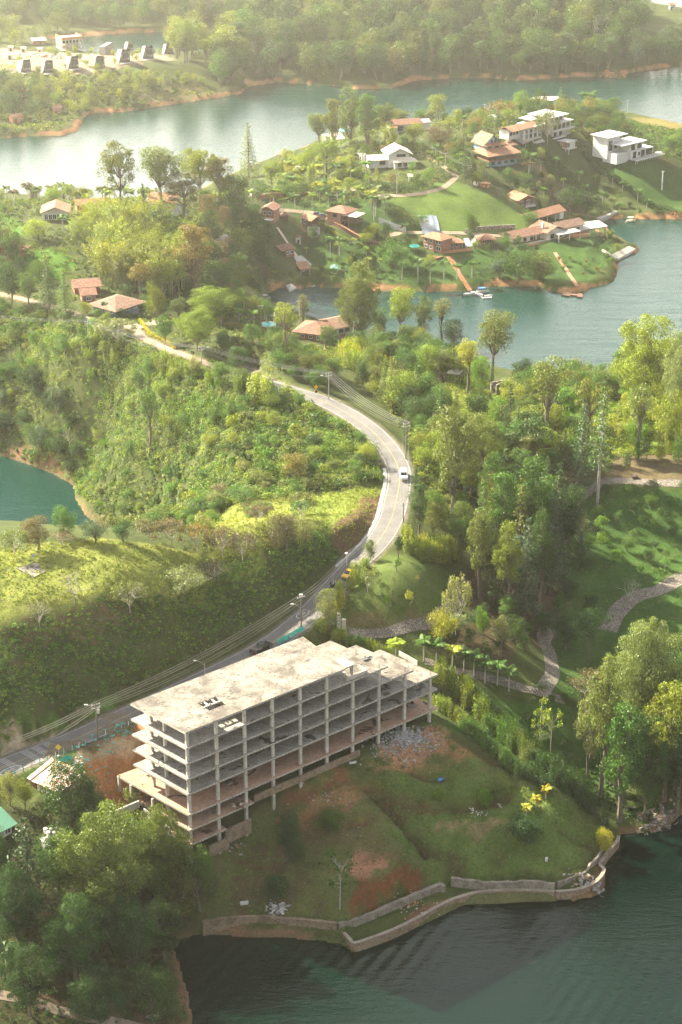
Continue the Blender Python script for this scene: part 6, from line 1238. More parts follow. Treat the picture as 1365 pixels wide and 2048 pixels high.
h.box('canopy_frame', 0, 8, 12.8, 13, 3.2, 3.5, M_WHITE); h.box('canopy_frame', 0, 8, 9.1, 9.3, 3.2, 3.5, M_WHITE); h.posts([(.2, 9.4), (7.8, 9.4), (7.8, 12.8)], -.5, 3.2, M_WHITE)
h = House('storage_shed', 'small shed with white barrels roof half hidden by the huge tree', (92, 1712), (118, 1706), cat='shed'); W = h.w; h.walls(0, W, 0, 3, 1.9, M_GREYW); h.roof('flat', 0, W, 0, 3, 1.9, 0, M_METAL, .2); h.door('F', W * .5, .8, 1.7)
for k in range(5):
    b = P(93 + k * 6, 1680 + (k % 2) * 7); o = MB().lathe([(.34, 0), (.38, .3), (.36, .9), (.42, 1.0), (.42, 1.08), (.1, 1.14)], 12).build('white_barrel', M_WHITE); o.location = b + Vector((0, 0, 1.6)); tag(o, 'white barrel with pale lid in the group beside the huge tree', 'barrel', 'barrels by the lower left sheds')

# ------------------------------------------------------------------ lake walls of the spur
M_COPE = concrete('worn_coping', (0.24, 0.20, 0.15), (0.36, 0.31, 0.24), (0.12, 0.1, 0.08), None, .9, .6)
def lakewall(label, pxs, ztop, zbot, th, mat, cap=False, n=3):
    pts = smooth([G(*map(float, t.split()), ztop) for t in pxs.split(';')], n); O = pts[0]; t = thing('lake_wall', label, 'retaining wall', (float(O[0]), float(O[1]), 0)); mb = MB(); cp = MB()
    N_ = []
    for i in range(len(pts)):
        d = pts[min(i + 1, len(pts) - 1)] - pts[max(i - 1, 0)]; d = d / (np.linalg.norm(d) + 1e-9); N_.append(np.array([-d[1], d[0]]))
    for i in range(len(pts) - 1):
        for A0, A1, z0, z1, m_ in ((-th / 2, th / 2, zbot, ztop, mb),) + (((-th * .62, th * .62, ztop, ztop + .16, cp),) if cap else ()):
            vs = []
            for j in (i, i + 1):
                for s in (A0, A1):
                    for z in (z0, z1): q = pts[j] - O + N_[j] * s; vs.append((q[0], q[1], z))
            m_.add(vs, [(0, 4, 5, 1), (2, 3, 7, 6), (1, 5, 7, 3), (0, 1, 3, 2), (4, 6, 7, 5)])
    mb.v = [(x, y, z + (.14 * math.sin(x * 1.9 + y) + .1 * math.sin(x * 5.3)) if z > ztop - .01 and not cap else z) for x, y, z in mb.v]; mb.build('masonry', mat, t)
    if cap: cp.build('coping', M_COPE, t)
    for k in range(0, len(pts) - 1, 3):
        q = pts[k] - O - N_[k] * th * .5; MB().box(q[0], q[1], (ztop + zbot) / 2, .35, .3, ztop - zbot - .3).build('buttress', mat, t) if k and not cap else None
    return t
lakewall('tall stained retaining wall at the left of the spur bay', "405 1842;440 1836;495 1832;560 1834;620 1839;674 1845", 3.4, -1.2, .7, M_LWALL)
lakewall('upper grey block wall climbing right behind the terrace', "677 1846;710 1838;750 1822;800 1800;845 1781;880 1768;888 1772", 3.2, .8, .8, M_LWALL2)
lakewall('long low tan wall with pale coping along the water', "688 1866;700 1878;709 1886;740 1877;790 1858;840 1833;885 1808;925 1792;965 1783;1020 1780;1080 1781;1110 1783", 1.95, -1.0, .6, M_LWALL, True)
lakewall('grey moss-streaked wall behind the water terrace', "903 1755;940 1760;985 1764;1030 1762;1070 1762;1110 1766", 3.6, 1.0, .6, M_LWALL2)
lakewall('end wall curving round the tip of the spur', "1112 1783;1150 1780;1185 1768;1203 1752;1208 1738;1200 1728;1210 1712;1222 1696;1235 1682;1238 1672", 1.9, -1.0, .6, M_LWALL, True)
lakewall('inner low wall at the tip of the spur', "1115 1764;1140 1756;1170 1744;1180 1728;1196 1712;1206 1690;1212 1668", 3.0, .8, .45, M_LWALL2)
def rubble(label, px, n, spread, size, mats, seed, cat=None, name='rubble_heap'):
    r = random.Random(seed); b = P(*px); mb = MB()
    for k in range(n):
        a = r.random() * 6.283; d = spread * abs(r.gauss(0, .5)); x, y = math.cos(a) * d * 1.3, math.sin(a) * d; z = float(HZ(b.x + x, b.y + y)) - b.z; s = size * r.uniform(.3, 1.3)
        M = Matrix.Translation((x, y, z + s * .2 + max(0, (1 - d / spread)) * .5 * r.random())) @ Matrix.Rotation(r.uniform(0, 3), 4, 'Z') @ Matrix.Rotation(r.uniform(-.7, .7), 4, 'X'); mb.box(0, 0, 0, s, s * r.uniform(.4, .9), s * r.uniform(.2, .6), r.randrange(len(mats)), M)
    o = mb.build(name, mats); o.location = b; return tag(o, label, None, None, 'stuff')
M_LITE = weathered('pale_rubble', (0.28, 0.27, 0.255), (0.46, 0.45, 0.43), 1, .9, .1)
rubble('large heap of broken white and grey concrete beside the frame', (812, 1478), 700, 5.5, .5, [M_RUB, M_LITE, M_GREYW], 1)
rubble('thinner spread of grey rubble left of the large heap', (775, 1500), 240, 5, .3, [M_RUB, M_GREYW], 2)
rubble('scattered white litter on the red slope', (660, 1600), 40, 9, .3, [M_LITE, M_GREYW], 3)
rubble('small litter pile with sticks on the lower spur', (955, 1628), 26, 2.5, .4, [M_LITE, M_CREAM], 4)
rubble('white litter heap below the dark rounded bush tree', (547, 1820), 60, 1.6, .45, [M_LITE, M_WHITE], 5)
rubble('white litter heap right of the other one above the lake wall', (566, 1818), 60, 1.3, .45, [M_LITE, M_WHITE], 6)
rubble('broken stone on the tip of the spur terrace', (1165, 1758), 70, 3, .5, [M_LITE, M_LWALL], 7)
rubble('tan boulders at the waterline of the spur tip', (1195, 1778), 60, 3.2, .8, [M_LWALL, M_RUB], 8)
rubble('heap of grey boulders on the right shore', (1325, 1640), 220, 5, 1.0, [M_STONE, M_LWALL], 9)
rubble('pale stones on the terrace between the lake walls', (820, 1812), 60, 5, .35, [M_LITE, M_ORBR], 10)
rubble('debris strip under the left end of the frame', (455, 1690), 60, 3.5, .5, [M_LITE, M_BRICK], 11)
rubble('pale stones strewn over the sandy far building site', (90, 112), 120, 30, 1.6, [M_LITE, M_ORBR, M_CREAM], 12)
rubble('boulders on the far clay shore at right', (1215, 150), 40, 7, 1.4, [M_ORBR, M_LWALL], 13)
rubble('litter and broken boards in the yard beside the road', (150, 1530), 50, 5, .4, [M_LITE, M_GREYW], 14)
def sheet_bits(label, px, n, spread, seed, mat, name='torn_netting', cat='netting', s=.8):
    r = random.Random(seed); b = P(*px); mb = MB()
    for k in range(n):
        x, y = r.gauss(0, spread), r.gauss(0, spread * .35); an = FR_A; X, Y = x * math.cos(an) - y * math.sin(an), x * math.sin(an) + y * math.cos(an); z = float(HZ(b.x + X, b.y + Y)) - b.z; q = []
        for c in range(4): q.append((X + r.uniform(-s, s) * (1 if c in (1, 2) else -1) * .8, Y + r.uniform(.1, s) * (1 if c > 1 else -1) * .5, z + r.uniform(.08, .45)))
        mb.slab(q, .04)
    o = mb.build(name, mat); o.location = b; return tag(o, label, None, None, 'stuff')
sheet_bits('torn turquoise netting heaped on the grass by the roadside pole', (222, 1476), 46, 3.4, 1, M_NET)
sheet_bits('loose turquoise netting lying beside the rusty shed', (150, 1530), 26, 3.0, 2, M_NET)
def net_between(label, pxs, h, z0=0.1):
    L = pxline(pxs, 5); O = Vector(L[0]); mb = MB(); r = random.Random(3)
    for i in range(len(L) - 1):
        a, b = Vector(L[i]) - O, Vector(L[i + 1]) - O; s = .25 * r.random(); j = Vector((r.uniform(-.3, .3), r.uniform(-.3, .3), 0))
        mb.add([a + Vector((0, 0, z0)), b + Vector((0, 0, z0)) + j, b + Vector((0, 0, h - s)), a + Vector((0, 0, h - .25 * r.random()))], [(0, 1, 2, 3)]); mb.add([a + Vector((.03, .03, z0)), b + Vector((.03, .03, z0)) + j, b + Vector((.03, .03, h - s)), a + Vector((.03, .03, h - s))], [(3, 2, 1, 0)])
    o = mb.build('safety_netting', M_NET); o.location = O; return tag(o, label, 'netting')
net_between('sagging turquoise safety netting above the rusty shed', "92 1540;100 1535;112 1540;118 1530;140 1522;143 1520", 1.5)
net_between('turquoise safety netting along the road behind the roof', "556 1290;575 1280;592 1270;606 1262", 1.5)
# stake fence along the road
for k, (x_, b_, t_) in enumerate([(12, 1552, 1543), (30, 1550, 1538), (47, 1543, 1527), (64, 1535, 1521), (80, 1528, 1513), (95, 1522, 1507), (111, 1514, 1498), (128, 1508, 1492), (145, 1501, 1476), (158, 1497, 1485), (171, 1492, 1477), (184, 1478, 1471), (211, 1470, 1456), (229, 1463, 1448), (243, 1456, 1441), (257, 1452, 1434), (560, 1290, 1280), (578, 1278, 1269)]):
    b = P(x_, b_); hh = max(1.2, min(2.4, height_for(b, t_))); t = thing('fence_stake', 'rough wooden stake of the roadside netting fence', 'fence post', b, 0, 'stakes of the roadside netting fence'); MB().tube([(0, 0, -.4), (.05, 0, hh)], [.09, .07], 6).build('stake', M_WOOD, t)
    MB().tube([(.02, -.05, .2), (.12, -.08, .7), (.04, -.05, min(1.3, hh))], [.14, .1, .05], 5).build('net_remnant', M_NET if k % 3 else M_WHITE, t)
# ------------------------------------------------------------------ poles, lamps and cables
POLES = {}
def pole(key, label, px, py, ty, r=.14, mat=None, arms=1, lamp=0, tr=False, name='utility_pole', cat='utility pole'):
    b = P(px, py); h = height_for(b, ty); t = thing(name, label, cat, b); MB().tube([(0, 0, -.5), (0, 0, h)], [r * 1.15, r * .8], 8).build('pole', mat or M_BARK, t); POLES[key] = b + Vector((0, 0, h))
    for k in range(arms):
        MB().box(0, 0, h - .35 - k * .8, 2.0, .1, .12, 0, None, .5).build('crossarm', M_WOOD if mat is None else M_STEEL, t)
        for s in (-.85, 0, .85): MB().lathe([(.05, 0), (.09, .1), (.05, .22)], 6, (s * math.cos(.5), s * math.sin(.5), h - .3 - k * .8)).build('insulator', M_WHITE, t)
    if lamp:
        sx = -1 if lamp < 0 else 1; mb = MB(); mb.tube([(0, 0, h - abs(lamp)), (sx * .9, 0, h - abs(lamp) + .9), (sx * 1.7, 0, h - abs(lamp) + 1.15)], .05, 5); a = mb.build('lamp_arm', M_STEEL, t); MB().box(sx * 2.0, 0, h - abs(lamp) + 1.18, .75, .32, .16).build('lamp_head', M_METAL, a)
    if tr: MB().lathe([(.3, 0), (.34, .1), (.34, .85), (.28, .95)], 10, (.42, 0, h - 2.4)).build('transformer', M_METAL, t)
    return t
pole('a', 'dark utility pole with transformers at the left yard', 196, 1478, 1406, .17, M_BARK, 2, -1.6, True)
pole('b', 'utility pole with white box on top and lamp near the roof corner', 603, 1262, 1192, .16, M_BARK, 1, -3.2)
MB().box(0, 0, 0, .8, .5, .7).build('switch_box', M_METAL, bpy.data.objects['utility_pole.001']).location = (0, 0, (POLES['b'] - P(603, 1262)).z + .1)
pole('c', 'street lamp rising behind the sunlit roof edge', 411, 1372, 1326, .09, M_STEEL, 0, -.6, name='street_lamp', cat='street lamp')
pole('d', 'pale round-headed lamp at the foot of the creeper slope', 694, 1132, 1108, .09, M_METAL, 0, 0, name='street_lamp', cat='street lamp')
MB().lathe([(.05, 0), (.38, .15), (.42, .3), (.2, .48)], 12).build('lamp_head', M_METAL, bpy.data.objects['street_lamp.001']).location = (0, 0, (POLES['d'] - P(694, 1132)).z - .1)
pole('e', 'slim dark pole on the road side of the grassy mound', 797, 1118, 1070, .10, M_BARK, 1)
pole('e2', 'short dark pole at the road edge before the mound', 747, 1116, 1102, .09, M_BARK, 1)
pole('f', 'dark pole right of the lower road bend', 807, 1043, 1006, .13, M_BARK, 1)
pole('g', 'tall pole at the right side of the road bend where the cables turn', 812, 918, 845, .15, M_BARK, 2)
pole('h', 'grey concrete pole above the vanishing road with lamp', 658, 800, 744, .14, M_STEEL, 2, -2.2)
pole('i', 'pole beside the dirt road with crossed arms', 404, 728, 692, .13, M_STEEL, 2, 1.6)
pole('j', 'pale pole in the scrub below the dirt road at left', 178, 690, 640, .13, M_STEEL, 2)
pole('k', 'pale concrete pole right of the white two-storey house', 708, 704, 644, .14, M_GREYW, 0)
pole('l', 'dark pole left of the round pool', 523, 662, 610, .13, M_BARK, 1)
pole('m', 'pale pole behind the lone slender tree', 599, 650, 600, .12, M_GREYW, 1)
pole('n', 'pole at the start of the villa drive', 843, 312, 277, .15, M_GREYW, 1); pole('o', 'pole in the middle of the villa drive', 891, 332, 306, .14, M_GREYW, 1); pole('p', 'dark pole at the top of the grass hill', 939, 372, 330, .15, M_BARK, 2)
pole('q', 'pole in front of the villa garden hedge', 794, 392, 347, .14, M_GREYW, 1); pole('r', 'pale pole below the modern white house', 1324, 380, 342, .3, M_WHITE, 1); pole('s', 'slim pole on the crest left of the villas', 969, 245, 208, .14, M_GREYW, 1); pole('t', 'slim pole on the peninsula crest at right', 1255, 228, 200, .14, M_GREYW, 1); pole('u', 'pole beside the long white house', 866, 262, 244, .14, M_GREYW, 1)
POLES['L'] = Vector(rayY(-60, 1508, 330)); POLES['J'] = Vector(rayY(-60, 622, 560)); POLES['X'] = Vector(rayY(1000, 500, 800))
def cable(a, b, n=3, sag=1.2, dz=0.0, r=.045, label=None, sep=.8):
    A, B = POLES[a], POLES[b]; d = (B - A); nx = Vector((-d.y, d.x, 0)).normalized(); mb = MB(); O = (A + B) / 2
    for k in range(n):
        off = nx * sep * (k - (n - 1) / 2) + Vector((0, 0, dz - .25)); pts = []
        for i in range(13): t_ = i / 12; p = A.lerp(B, t_) + off - O; p.z -= sag * 4 * t_ * (1 - t_); pts.append(p)
        mb.tube(pts, r, 4)
    o = mb.build('power_cables', M_CABLE); o.location = O; return tag(o, label, 'cables')
M_CABLE = plain('cable', (0.24, 0.235, 0.22), .5, .3)
for a, b, n, lb in (('L', 'a', 3, 'power cables running in from the left to the yard pole'), ('a', 'b', 3, 'power cables above the road behind the concrete frame'), ('b', 'd', 3, 'power cables between the corner pole and the round lamp'), ('d', 'f', 3, 'power cables over the road beside the meadow'), ('f', 'g', 3, 'power cables along the right side of the bend'), ('g', 'h', 4, 'four bright power cables crossing above the road bend'), ('h', 'i', 4, 'power cables from the concrete pole to the dirt road'), ('i', 'j', 4, 'power cables over the scrub below the dirt road'), ('j', 'J', 4, 'power cables leaving the picture at the left'),
                    ('n', 'o', 3, 'power cables along the upper villa drive'), ('o', 'p', 3, 'power cables down to the grass hill pole'), ('l', 'm', 2, 'thin cables over the cove garden')):
    cable(a, b, n, 1.6 if a in 'agi' else 1.0, 0, .035 if n == 4 else .03, lb)
    if a in 'abLghi': cable(a, b, 2, 2.6, -1.0, .024, 'lower wires hung below the ' + lb.split('power cables ')[1] if False else lb.replace('power cables', 'thin lower wires').replace('four bright thin', 'thin'))
# ------------------------------------------------------------------ vehicles
def car_body(prof_lo, prof_hi, W, mat, t):
    """side profiles (x, z) lofted across the width with tumblehome"""
    mb = MB(); n = len(prof_lo); secs = [(-W / 2, .0), (-W / 2 + .03, .0), (W / 2 - .03, .0), (W / 2, .0)]
    lo = [(x, -W / 2, z) for x, z in prof_lo] + [(x, W / 2, z) for x, z in prof_lo]
    mb.add(lo, [tuple(range(n)), tuple(range(n, 2 * n))[::-1]] + [(i, i + n, (i + 1) % n + n, (i + 1) % n) for i in range(n)]); mb.build('body', mat, t)
    if prof_hi:
        b0, b1, t0, t1, z0, z1 = prof_hi; wi = W / 2 - .06; wt = W / 2 - .24
        g = MB(); g.add([(b0, -wi, z0), (b1, -wi, z0), (b1, wi, z0), (b0, wi, z0), (t0, -wt, z1), (t1, -wt, z1), (t1, wt, z1), (t0, wt, z1)], [(0, 1, 5, 4), (1, 2, 6, 5), (2, 3, 7, 6), (3, 0, 4, 7), (4, 5, 6, 7)]); g.build('windows', M_GLASS, t)
        MB().box((t0 + t1) / 2, 0, z1 + .03, t1 - t0 + .1, wt * 2 + .06, .08).build('roof', mat, t)
        for s in (-1, 1):
            for xa, xb in ((b0, t0), (b1, t1), ((b0 + b1) / 2, (t0 + t1) / 2)): MB().tube([(xa, s * wi, z0), (xb, s * wt, z1)], .04, 4).build('pillar', mat, t)
def wheel(x, y, t, r=.34):
    M = Matrix.Translation((x, y, r)) @ Matrix.Rotation(rad(90), 4, 'X'); wo = MB().lathe([(r * .6, -.11), (r * .95, -.11), (r, -.07), (r, .07), (r * .95, .11), (r * .6, .11)], 14, (0, 0, 0), 0, M).build('tyre', M_BLACK, t); MB().lathe([(r * .58, -.1), (r * .6, .1), (r * .2, .13)], 10, (0, 0, 0), 0, M).build('rim', M_METAL, wo)
def vehicle(kind, label, px, py, heading, paint, cat='car', name=None, L=4.4, W=1.8, z=None):
    b = P(px, py) if z is None else Vector((*G(px, py, z), z)); t = thing(name or 'parked_car', label, cat, b + Vector((0, 0, .06)), heading)
    h2 = L / 2
    if kind == 'sedan': lo = [(-h2, .35), (-h2, .8), (-h2 + .7, .92), (h2 - 1.2, .90), (h2 - .15, .72), (h2, .55), (h2, .3)]; hi = (-h2 + .75, h2 - 1.15, -h2 + 1.35, h2 - 1.95, .90, 1.42)
    elif kind == 'suv': lo = [(-h2, .4), (-h2, 1.0), (h2 - 1.1, 1.02), (h2 - .1, .9), (h2, .7), (h2, .35)]; hi = (-h2 + .05, h2 - 1.05, -h2 + .3, h2 - 1.7, 1.0, 1.72)
    elif kind == 'pickup': lo = [(-h2, .5), (-h2, 1.1), (h2 - 1.5, 1.12), (h2 - .12, 1.05), (h2, .85), (h2, .45)]; hi = (-.75, h2 - 1.45, -.45, h2 - 2.1, 1.1, 1.78)
    car_body(lo, hi, W, paint, t)
    if kind == 'pickup': MB().box(-h2 + .95, 0, 1.14, 1.7, W - .25, .06).build('bed_cover', M_BLACK, t)
    for x in (-h2 + .85, h2 - .85):
        for s in (-1, 1): wheel(x, s * (W / 2 - .1), t, .36 if kind != 'sedan' else .32)
    for s in (-1, 1):
        MB().box(h2 - .01, s * (W / 2 - .28), .68, .08, .36, .16).build('headlight', M_FRAMEW, t); MB().box(-h2 + .01, s * (W / 2 - .2), .82, .08, .22, .26).build('taillight', plain('red_lens', (0.5, 0.03, 0.02)), t); MB().box(h2 - 1.35, s * (W / 2 + .06), 1.02, .18, .14, .12).build('mirror', paint, t)
    MB().box(-h2 - .04, 0, .45, .14, W - .1, .18).build('bumper', M_BLACK if kind == 'pickup' else paint, t); return t
P_BLACK = plain('black_car_paint', (0.012, 0.016, 0.018), .25, 0, .6); P_WHITE = plain('white_car_paint', (0.75, 0.76, 0.76), .3); P_YEL = plain('taxi_yellow_paint', (0.72, 0.40, 0.02), .3); P_GREY = plain('grey_car_paint', (0.28, 0.3, 0.33), .3, .4)
def heading_on(i): d = RD[i + 1][:2] - RD[i][:2]; return math.atan2(d[1], d[0])
def near_road(px, py, z): g = G(px, py, z); return int(np.argmin(np.hypot(RD[:, 0] - g[0], RD[:, 1] - g[1])))
i = near_road(523, 1300, 29); vehicle('pickup', 'black pickup truck driving on the road behind the concrete frame', 523, 1301, heading_on(i), P_BLACK, 'pickup truck', 'pickup_truck', 5.6, 1.95, RD[i][2])
i = near_road(806, 952, 36); vehicle('suv', 'white off-road car in the road bend', 807, 955, heading_on(i) + math.pi, P_WHITE, 'car', 'driving_car', 4.6, 1.9, RD[i][2])
i = near_road(697, 1152, 32); vehicle('sedan', 'yellow taxi coming round the mound', 697, 1152, heading_on(i) + math.pi, P_YEL, 'taxi', 'taxi', 4.3, 1.75, RD[i][2])
vehicle('sedan', 'silver car parked left beside the brick lookout house', 634, 431, rad(5), P_GREY); vehicle('sedan', 'dark grey car parked closest to the brick lookout house', 647, 434, rad(5), plain('dark_grey_paint', (0.09, 0.1, 0.11), .3))
vehicle('suv', 'dark car parked under the white two-storey house', 692, 692, rad(10), P_BLACK)
def motorbike(px, py, label, z, hd):
    t = thing('motorcycle', label, 'motorcycle', Vector((*G(px, py, z), z + .06)), hd)
    for x in (-.68, .68): wheel(x, 0, t, .31)
    mb = MB(); mb.tube([(-.65, 0, .35), (-.3, 0, .6), (.3, 0, .62), (.55, 0, .95)], [.05, .1, .12, .05], 6); mb.tube([(.68, 0, .3), (.5, 0, 1.0)], .04, 5); mb.build('frame', M_BLACK, t); MB().box(-.25, 0, .78, .7, .26, .1).build('seat', M_BLACK, t); MB().lathe([(.05, -.25), (.19, -.1), (.19, .15), (.05, .25)], 8, (0, 0, 0), 0, Matrix.Translation((.25, 0, .78)) @ Matrix.Rotation(rad(80), 4, 'Y')).build('fuel_tank', P_BLACK, t); MB().tube([(.5, -.35, 1.05), (.5, .35, 1.05)], .03, 5).build('handlebar', M_STEEL, t); MB().lathe([(.1, -.05), (.1, .05)], 8, (.66, 0, .9)).build('headlight', M_FRAMEW, t)
def person_mesh(pose):
    me = bpy.data.meshes.new('body'); vs, es, rs_ = pose; me.from_pydata(vs, es, []); o = bpy.data.objects.new('tmp_person', me); COL.objects.link(o); sk = o.modifiers.new('s', 'SKIN'); sb = o.modifiers.new('d', 'SUBSURF'); sb.levels = 1
    for i, v in enumerate(me.skin_vertices[0].data): v.radius = (rs_[i], rs_[i])
    me.skin_vertices[0].data[0].use_root = True
    dg = bpy.context.evaluated_depsgraph_get(); m2 = bpy.data.meshes.new_from_object(o.evaluated_get(dg)); bpy.data.objects.remove(o); return m2
RIDER = ([(-.3, 0, .92), (-.22, 0, 1.2), (-.1, 0, 1.42), (-.06, 0, 1.52), (-.03, 0, 1.62), (0, 0, 1.74), (-.14, .2, 1.42), (.1, .3, 1.25), (.42, .32, 1.1), (-.14, -.2, 1.42), (.1, -.3, 1.25), (.42, -.32, 1.1), (.1, .2, .88), (.02, .24, .42), (.16, .24, .36), (.1, -.2, .88), (.02, -.24, .42), (.16, -.24, .36)],
         [(0, 1), (1, 2), (2, 3), (3, 4), (4, 5), (2, 6), (6, 7), (7, 8), (2, 9), (9, 10), (10, 11), (0, 12), (12, 13), (13, 14), (0, 15), (15, 16), (16, 17)], [.15, .15, .16, .07, .10, .09, .075, .055, .04, .075, .055, .04, .09, .06, .05, .09, .06, .05])
STAND = ([(0, 0, .95), (0, 0, 1.2), (0, 0, 1.42), (0, 0, 1.5), (0, 0, 1.6), (0, 0, 1.7), (.19, 0, 1.4), (.24, 0, 1.12), (.26, .06, .86), (-.19, 0, 1.4), (-.24, 0, 1.12), (-.26, .06, .86), (.1, 0, .5), (.11, 0, .08), (.11, -.12, .04), (-.1, 0, .5), (-.11, 0, .08), (-.11, -.12, .04)], RIDER[1], [.14, .13, .15, .06, .1, .085, .065, .05, .04, .065, .05, .04, .085, .055, .045, .085, .055, .045])
def person(label, loc, hd, pose, clothes, group=None):
    t = thing('person', label, 'person', loc, hd); o = link('body', person_mesh(pose), t); o.data.materials.append(clothes); MB().lathe([(.02, -.13), (.12, -.08), (.14, .03), (.10, .13), (.02, .16)], 10, (pose[0][5][0], 0, pose[0][5][2] - .02)).build('helmet' if pose is RIDER else 'hair', P_BLACK if pose is RIDER else M_WOOD, t); return t
hd = heading_on(near_road(665, 1172, 31)) + math.pi; zz = RD[near_road(665, 1172, 31)][2]
motorbike(662, 1178, 'left black motorcycle riding below the creeper slope', zz, hd); motorbike(670, 1172, 'right black motorcycle riding below the creeper slope', zz, hd)
for lb, px, py in (('rider in dark clothes on the left motorcycle', 662, 1178), ('rider in grey clothes on the right motorcycle', 670, 1172)): person(lb, Vector((*G(px, py, zz), zz + .06)), hd, RIDER, M_FRAMED if 'dark' in lb else M_GREYW)

# ------------------------------------------------------------------ road furniture and painted marks
def sign(label, px, py, ty):
    b = P(px, py); h = height_for(b, ty); t = thing('road_sign', label, 'road sign', b); MB().tube([(0, 0, -.3), (0, 0, h)], .05, 6).build('post', M_STEEL, t)
    my = plain('sign_yellow', (0.85, 0.50, 0.02)); s = .62; o = MB().add([(-s, -.07, h), (0, -.07, h - s), (s, -.07, h), (0, -.07, h + s), (-s, -.03, h), (0, -.03, h - s), (s, -.03, h), (0, -.03, h + s)], [(0, 1, 2, 3), (7, 6, 5, 4), (0, 4, 5, 1), (1, 5, 6, 2), (2, 6, 7, 3), (3, 7, 4, 0)]).build('sign_plate', my, t); mb = MB(); mb.tube([(-.3, -.09, h - .06), (-.05, -.09, h + .1), (.1, -.09, h + .1), (.3, -.09, h - .06)], .05, 4); mb.build('bump_symbol', M_BLACK, o)
    return t, h
t, hh = sign('yellow diamond sign with bump symbol above a round plate at the road', 633, 790, 774)
mb = MB(); M = Matrix.Translation((0, -.06, hh - 1.35)) @ Matrix.Rotation(rad(90), 4, 'X'); o = mb.lathe([(.42, 0), (.42, .04)], 18, (0, 0, 0), 0, M).build('speed_plate', M_WHITE, t); MB().lathe([(.42, .04), (.42, .06), (.32, .06), (.32, .04)], 18, (0, 0, 0), 0, M).build('red_ring', plain('sign_red', (0.6, 0.05, 0.04)), o)
sign('yellow diamond sign seen before the painted bars of the left road', 118, 1508, 1494)
def text_mesh(s, size, mat, name):
    cu = bpy.data.curves.new(name, 'FONT'); cu.body = s; cu.size = size; cu.align_x = 'CENTER'; cu.align_y = 'CENTER'; cu.offset = .03; o = bpy.data.objects.new('tmp_text', cu); COL.objects.link(o); me = bpy.data.meshes.new_from_object(o.evaluated_get(bpy.context.evaluated_depsgraph_get())); bpy.data.objects.remove(o); me.materials.append(mat); return me
T30 = text_mesh('30', 1.5, M_MARKW, 'speed_digits')
o = link('speed_digits', T30, t); o.location = (0, -.115, hh - 1.35); o.scale = (.28, .28, .28); o.rotation_euler = (rad(90), 0, 0); o.data = T30.copy(); o.data.materials.clear(); o.data.materials.append(M_BLACK)
for k, (px, py, side) in enumerate([(606, 1228, 1.55), (22, 1541, 1.4)]):
    i = near_road(px, py, 29); z = RD[i][2]; hd = heading_on(i); g = G(px, py, z); root = tag(link('speed_marking', bpy.data.meshes.new('ring')), kind='structure'); mb = MB(); n = 36
    for q in range(n):
        a0, a1 = 6.283 * q / n, 6.283 * (q + 1) / n; mb.add([(2.6 * math.cos(a0), 1.15 * math.sin(a0), 0), (2.6 * math.cos(a1), 1.15 * math.sin(a1), 0), (2.25 * math.cos(a1), .9 * math.sin(a1), 0), (2.25 * math.cos(a0), .9 * math.sin(a0), 0)], [(0, 1, 2, 3)])
    root.data = mb.mesh('ring', M_MARKW); root.location = (g[0], g[1], z + .062); root.rotation_euler = (0, 0, hd)
    d = link('speed_marking', T30); d.location = (g[0], g[1], z + .064); d.rotation_euler = (0, 0, hd); d.scale = (1.25, .85, 1); tag(d, kind='structure')
mb = MB()   # rumble bars across the left road
for px, py in ((24, 1528), (48, 1518), (72, 1508), (96, 1499)):
    i = near_road(px + 10, py, 27); c = RD[i]; hd = heading_on(i); 
    for k in range(4):
        cx, cy = c[0] + math.cos(hd) * (k * .42 - .6), c[1] + math.sin(hd) * (k * .42 - .6); dx, dy = -math.sin(hd), math.cos(hd); sk_ = .35
        q = [(cx + dx * s * 2.7 + math.cos(hd) * (e - s * sk_), cy + dy * s * 2.7 + math.sin(hd) * (e - s * sk_), c[2] + .064) for s, e in ((-1, -.06), (-1, .06), (1, .06), (1, -.06))]; mb.add(q, [(0, 1, 2, 3)])
tag(mb.build('rumble_bars', M_MARKW), kind='structure')
# concrete gutter on the meadow side, entrance sign board
gl = RD[near_road(700, 1140, 32):near_road(790, 930, 37)]; strip('road_gutter', gl, .45, M_GREYW, .03, off=3.8)
t = thing('entrance_board', 'white standing board at the entrance of the cobbled path', 'sign', P(678, 1258), -.2); MB().box(0, 0, 2.0, .9, .18, 4.2).build('board', M_WHITE, t); MB().box(1.1, .4, 1.2, .9, .5, 2.6).build('rear_pillar', M_CREAM, t)
mb = MB()
for z in (3.6, 2.2, 1.4, 1.1): mb.box(.05, -.1, z, .35 if z < 3 else .55, .02, .14 if z < 3 else .2)
mb.build('dark_lettering', M_FRAMED, t)
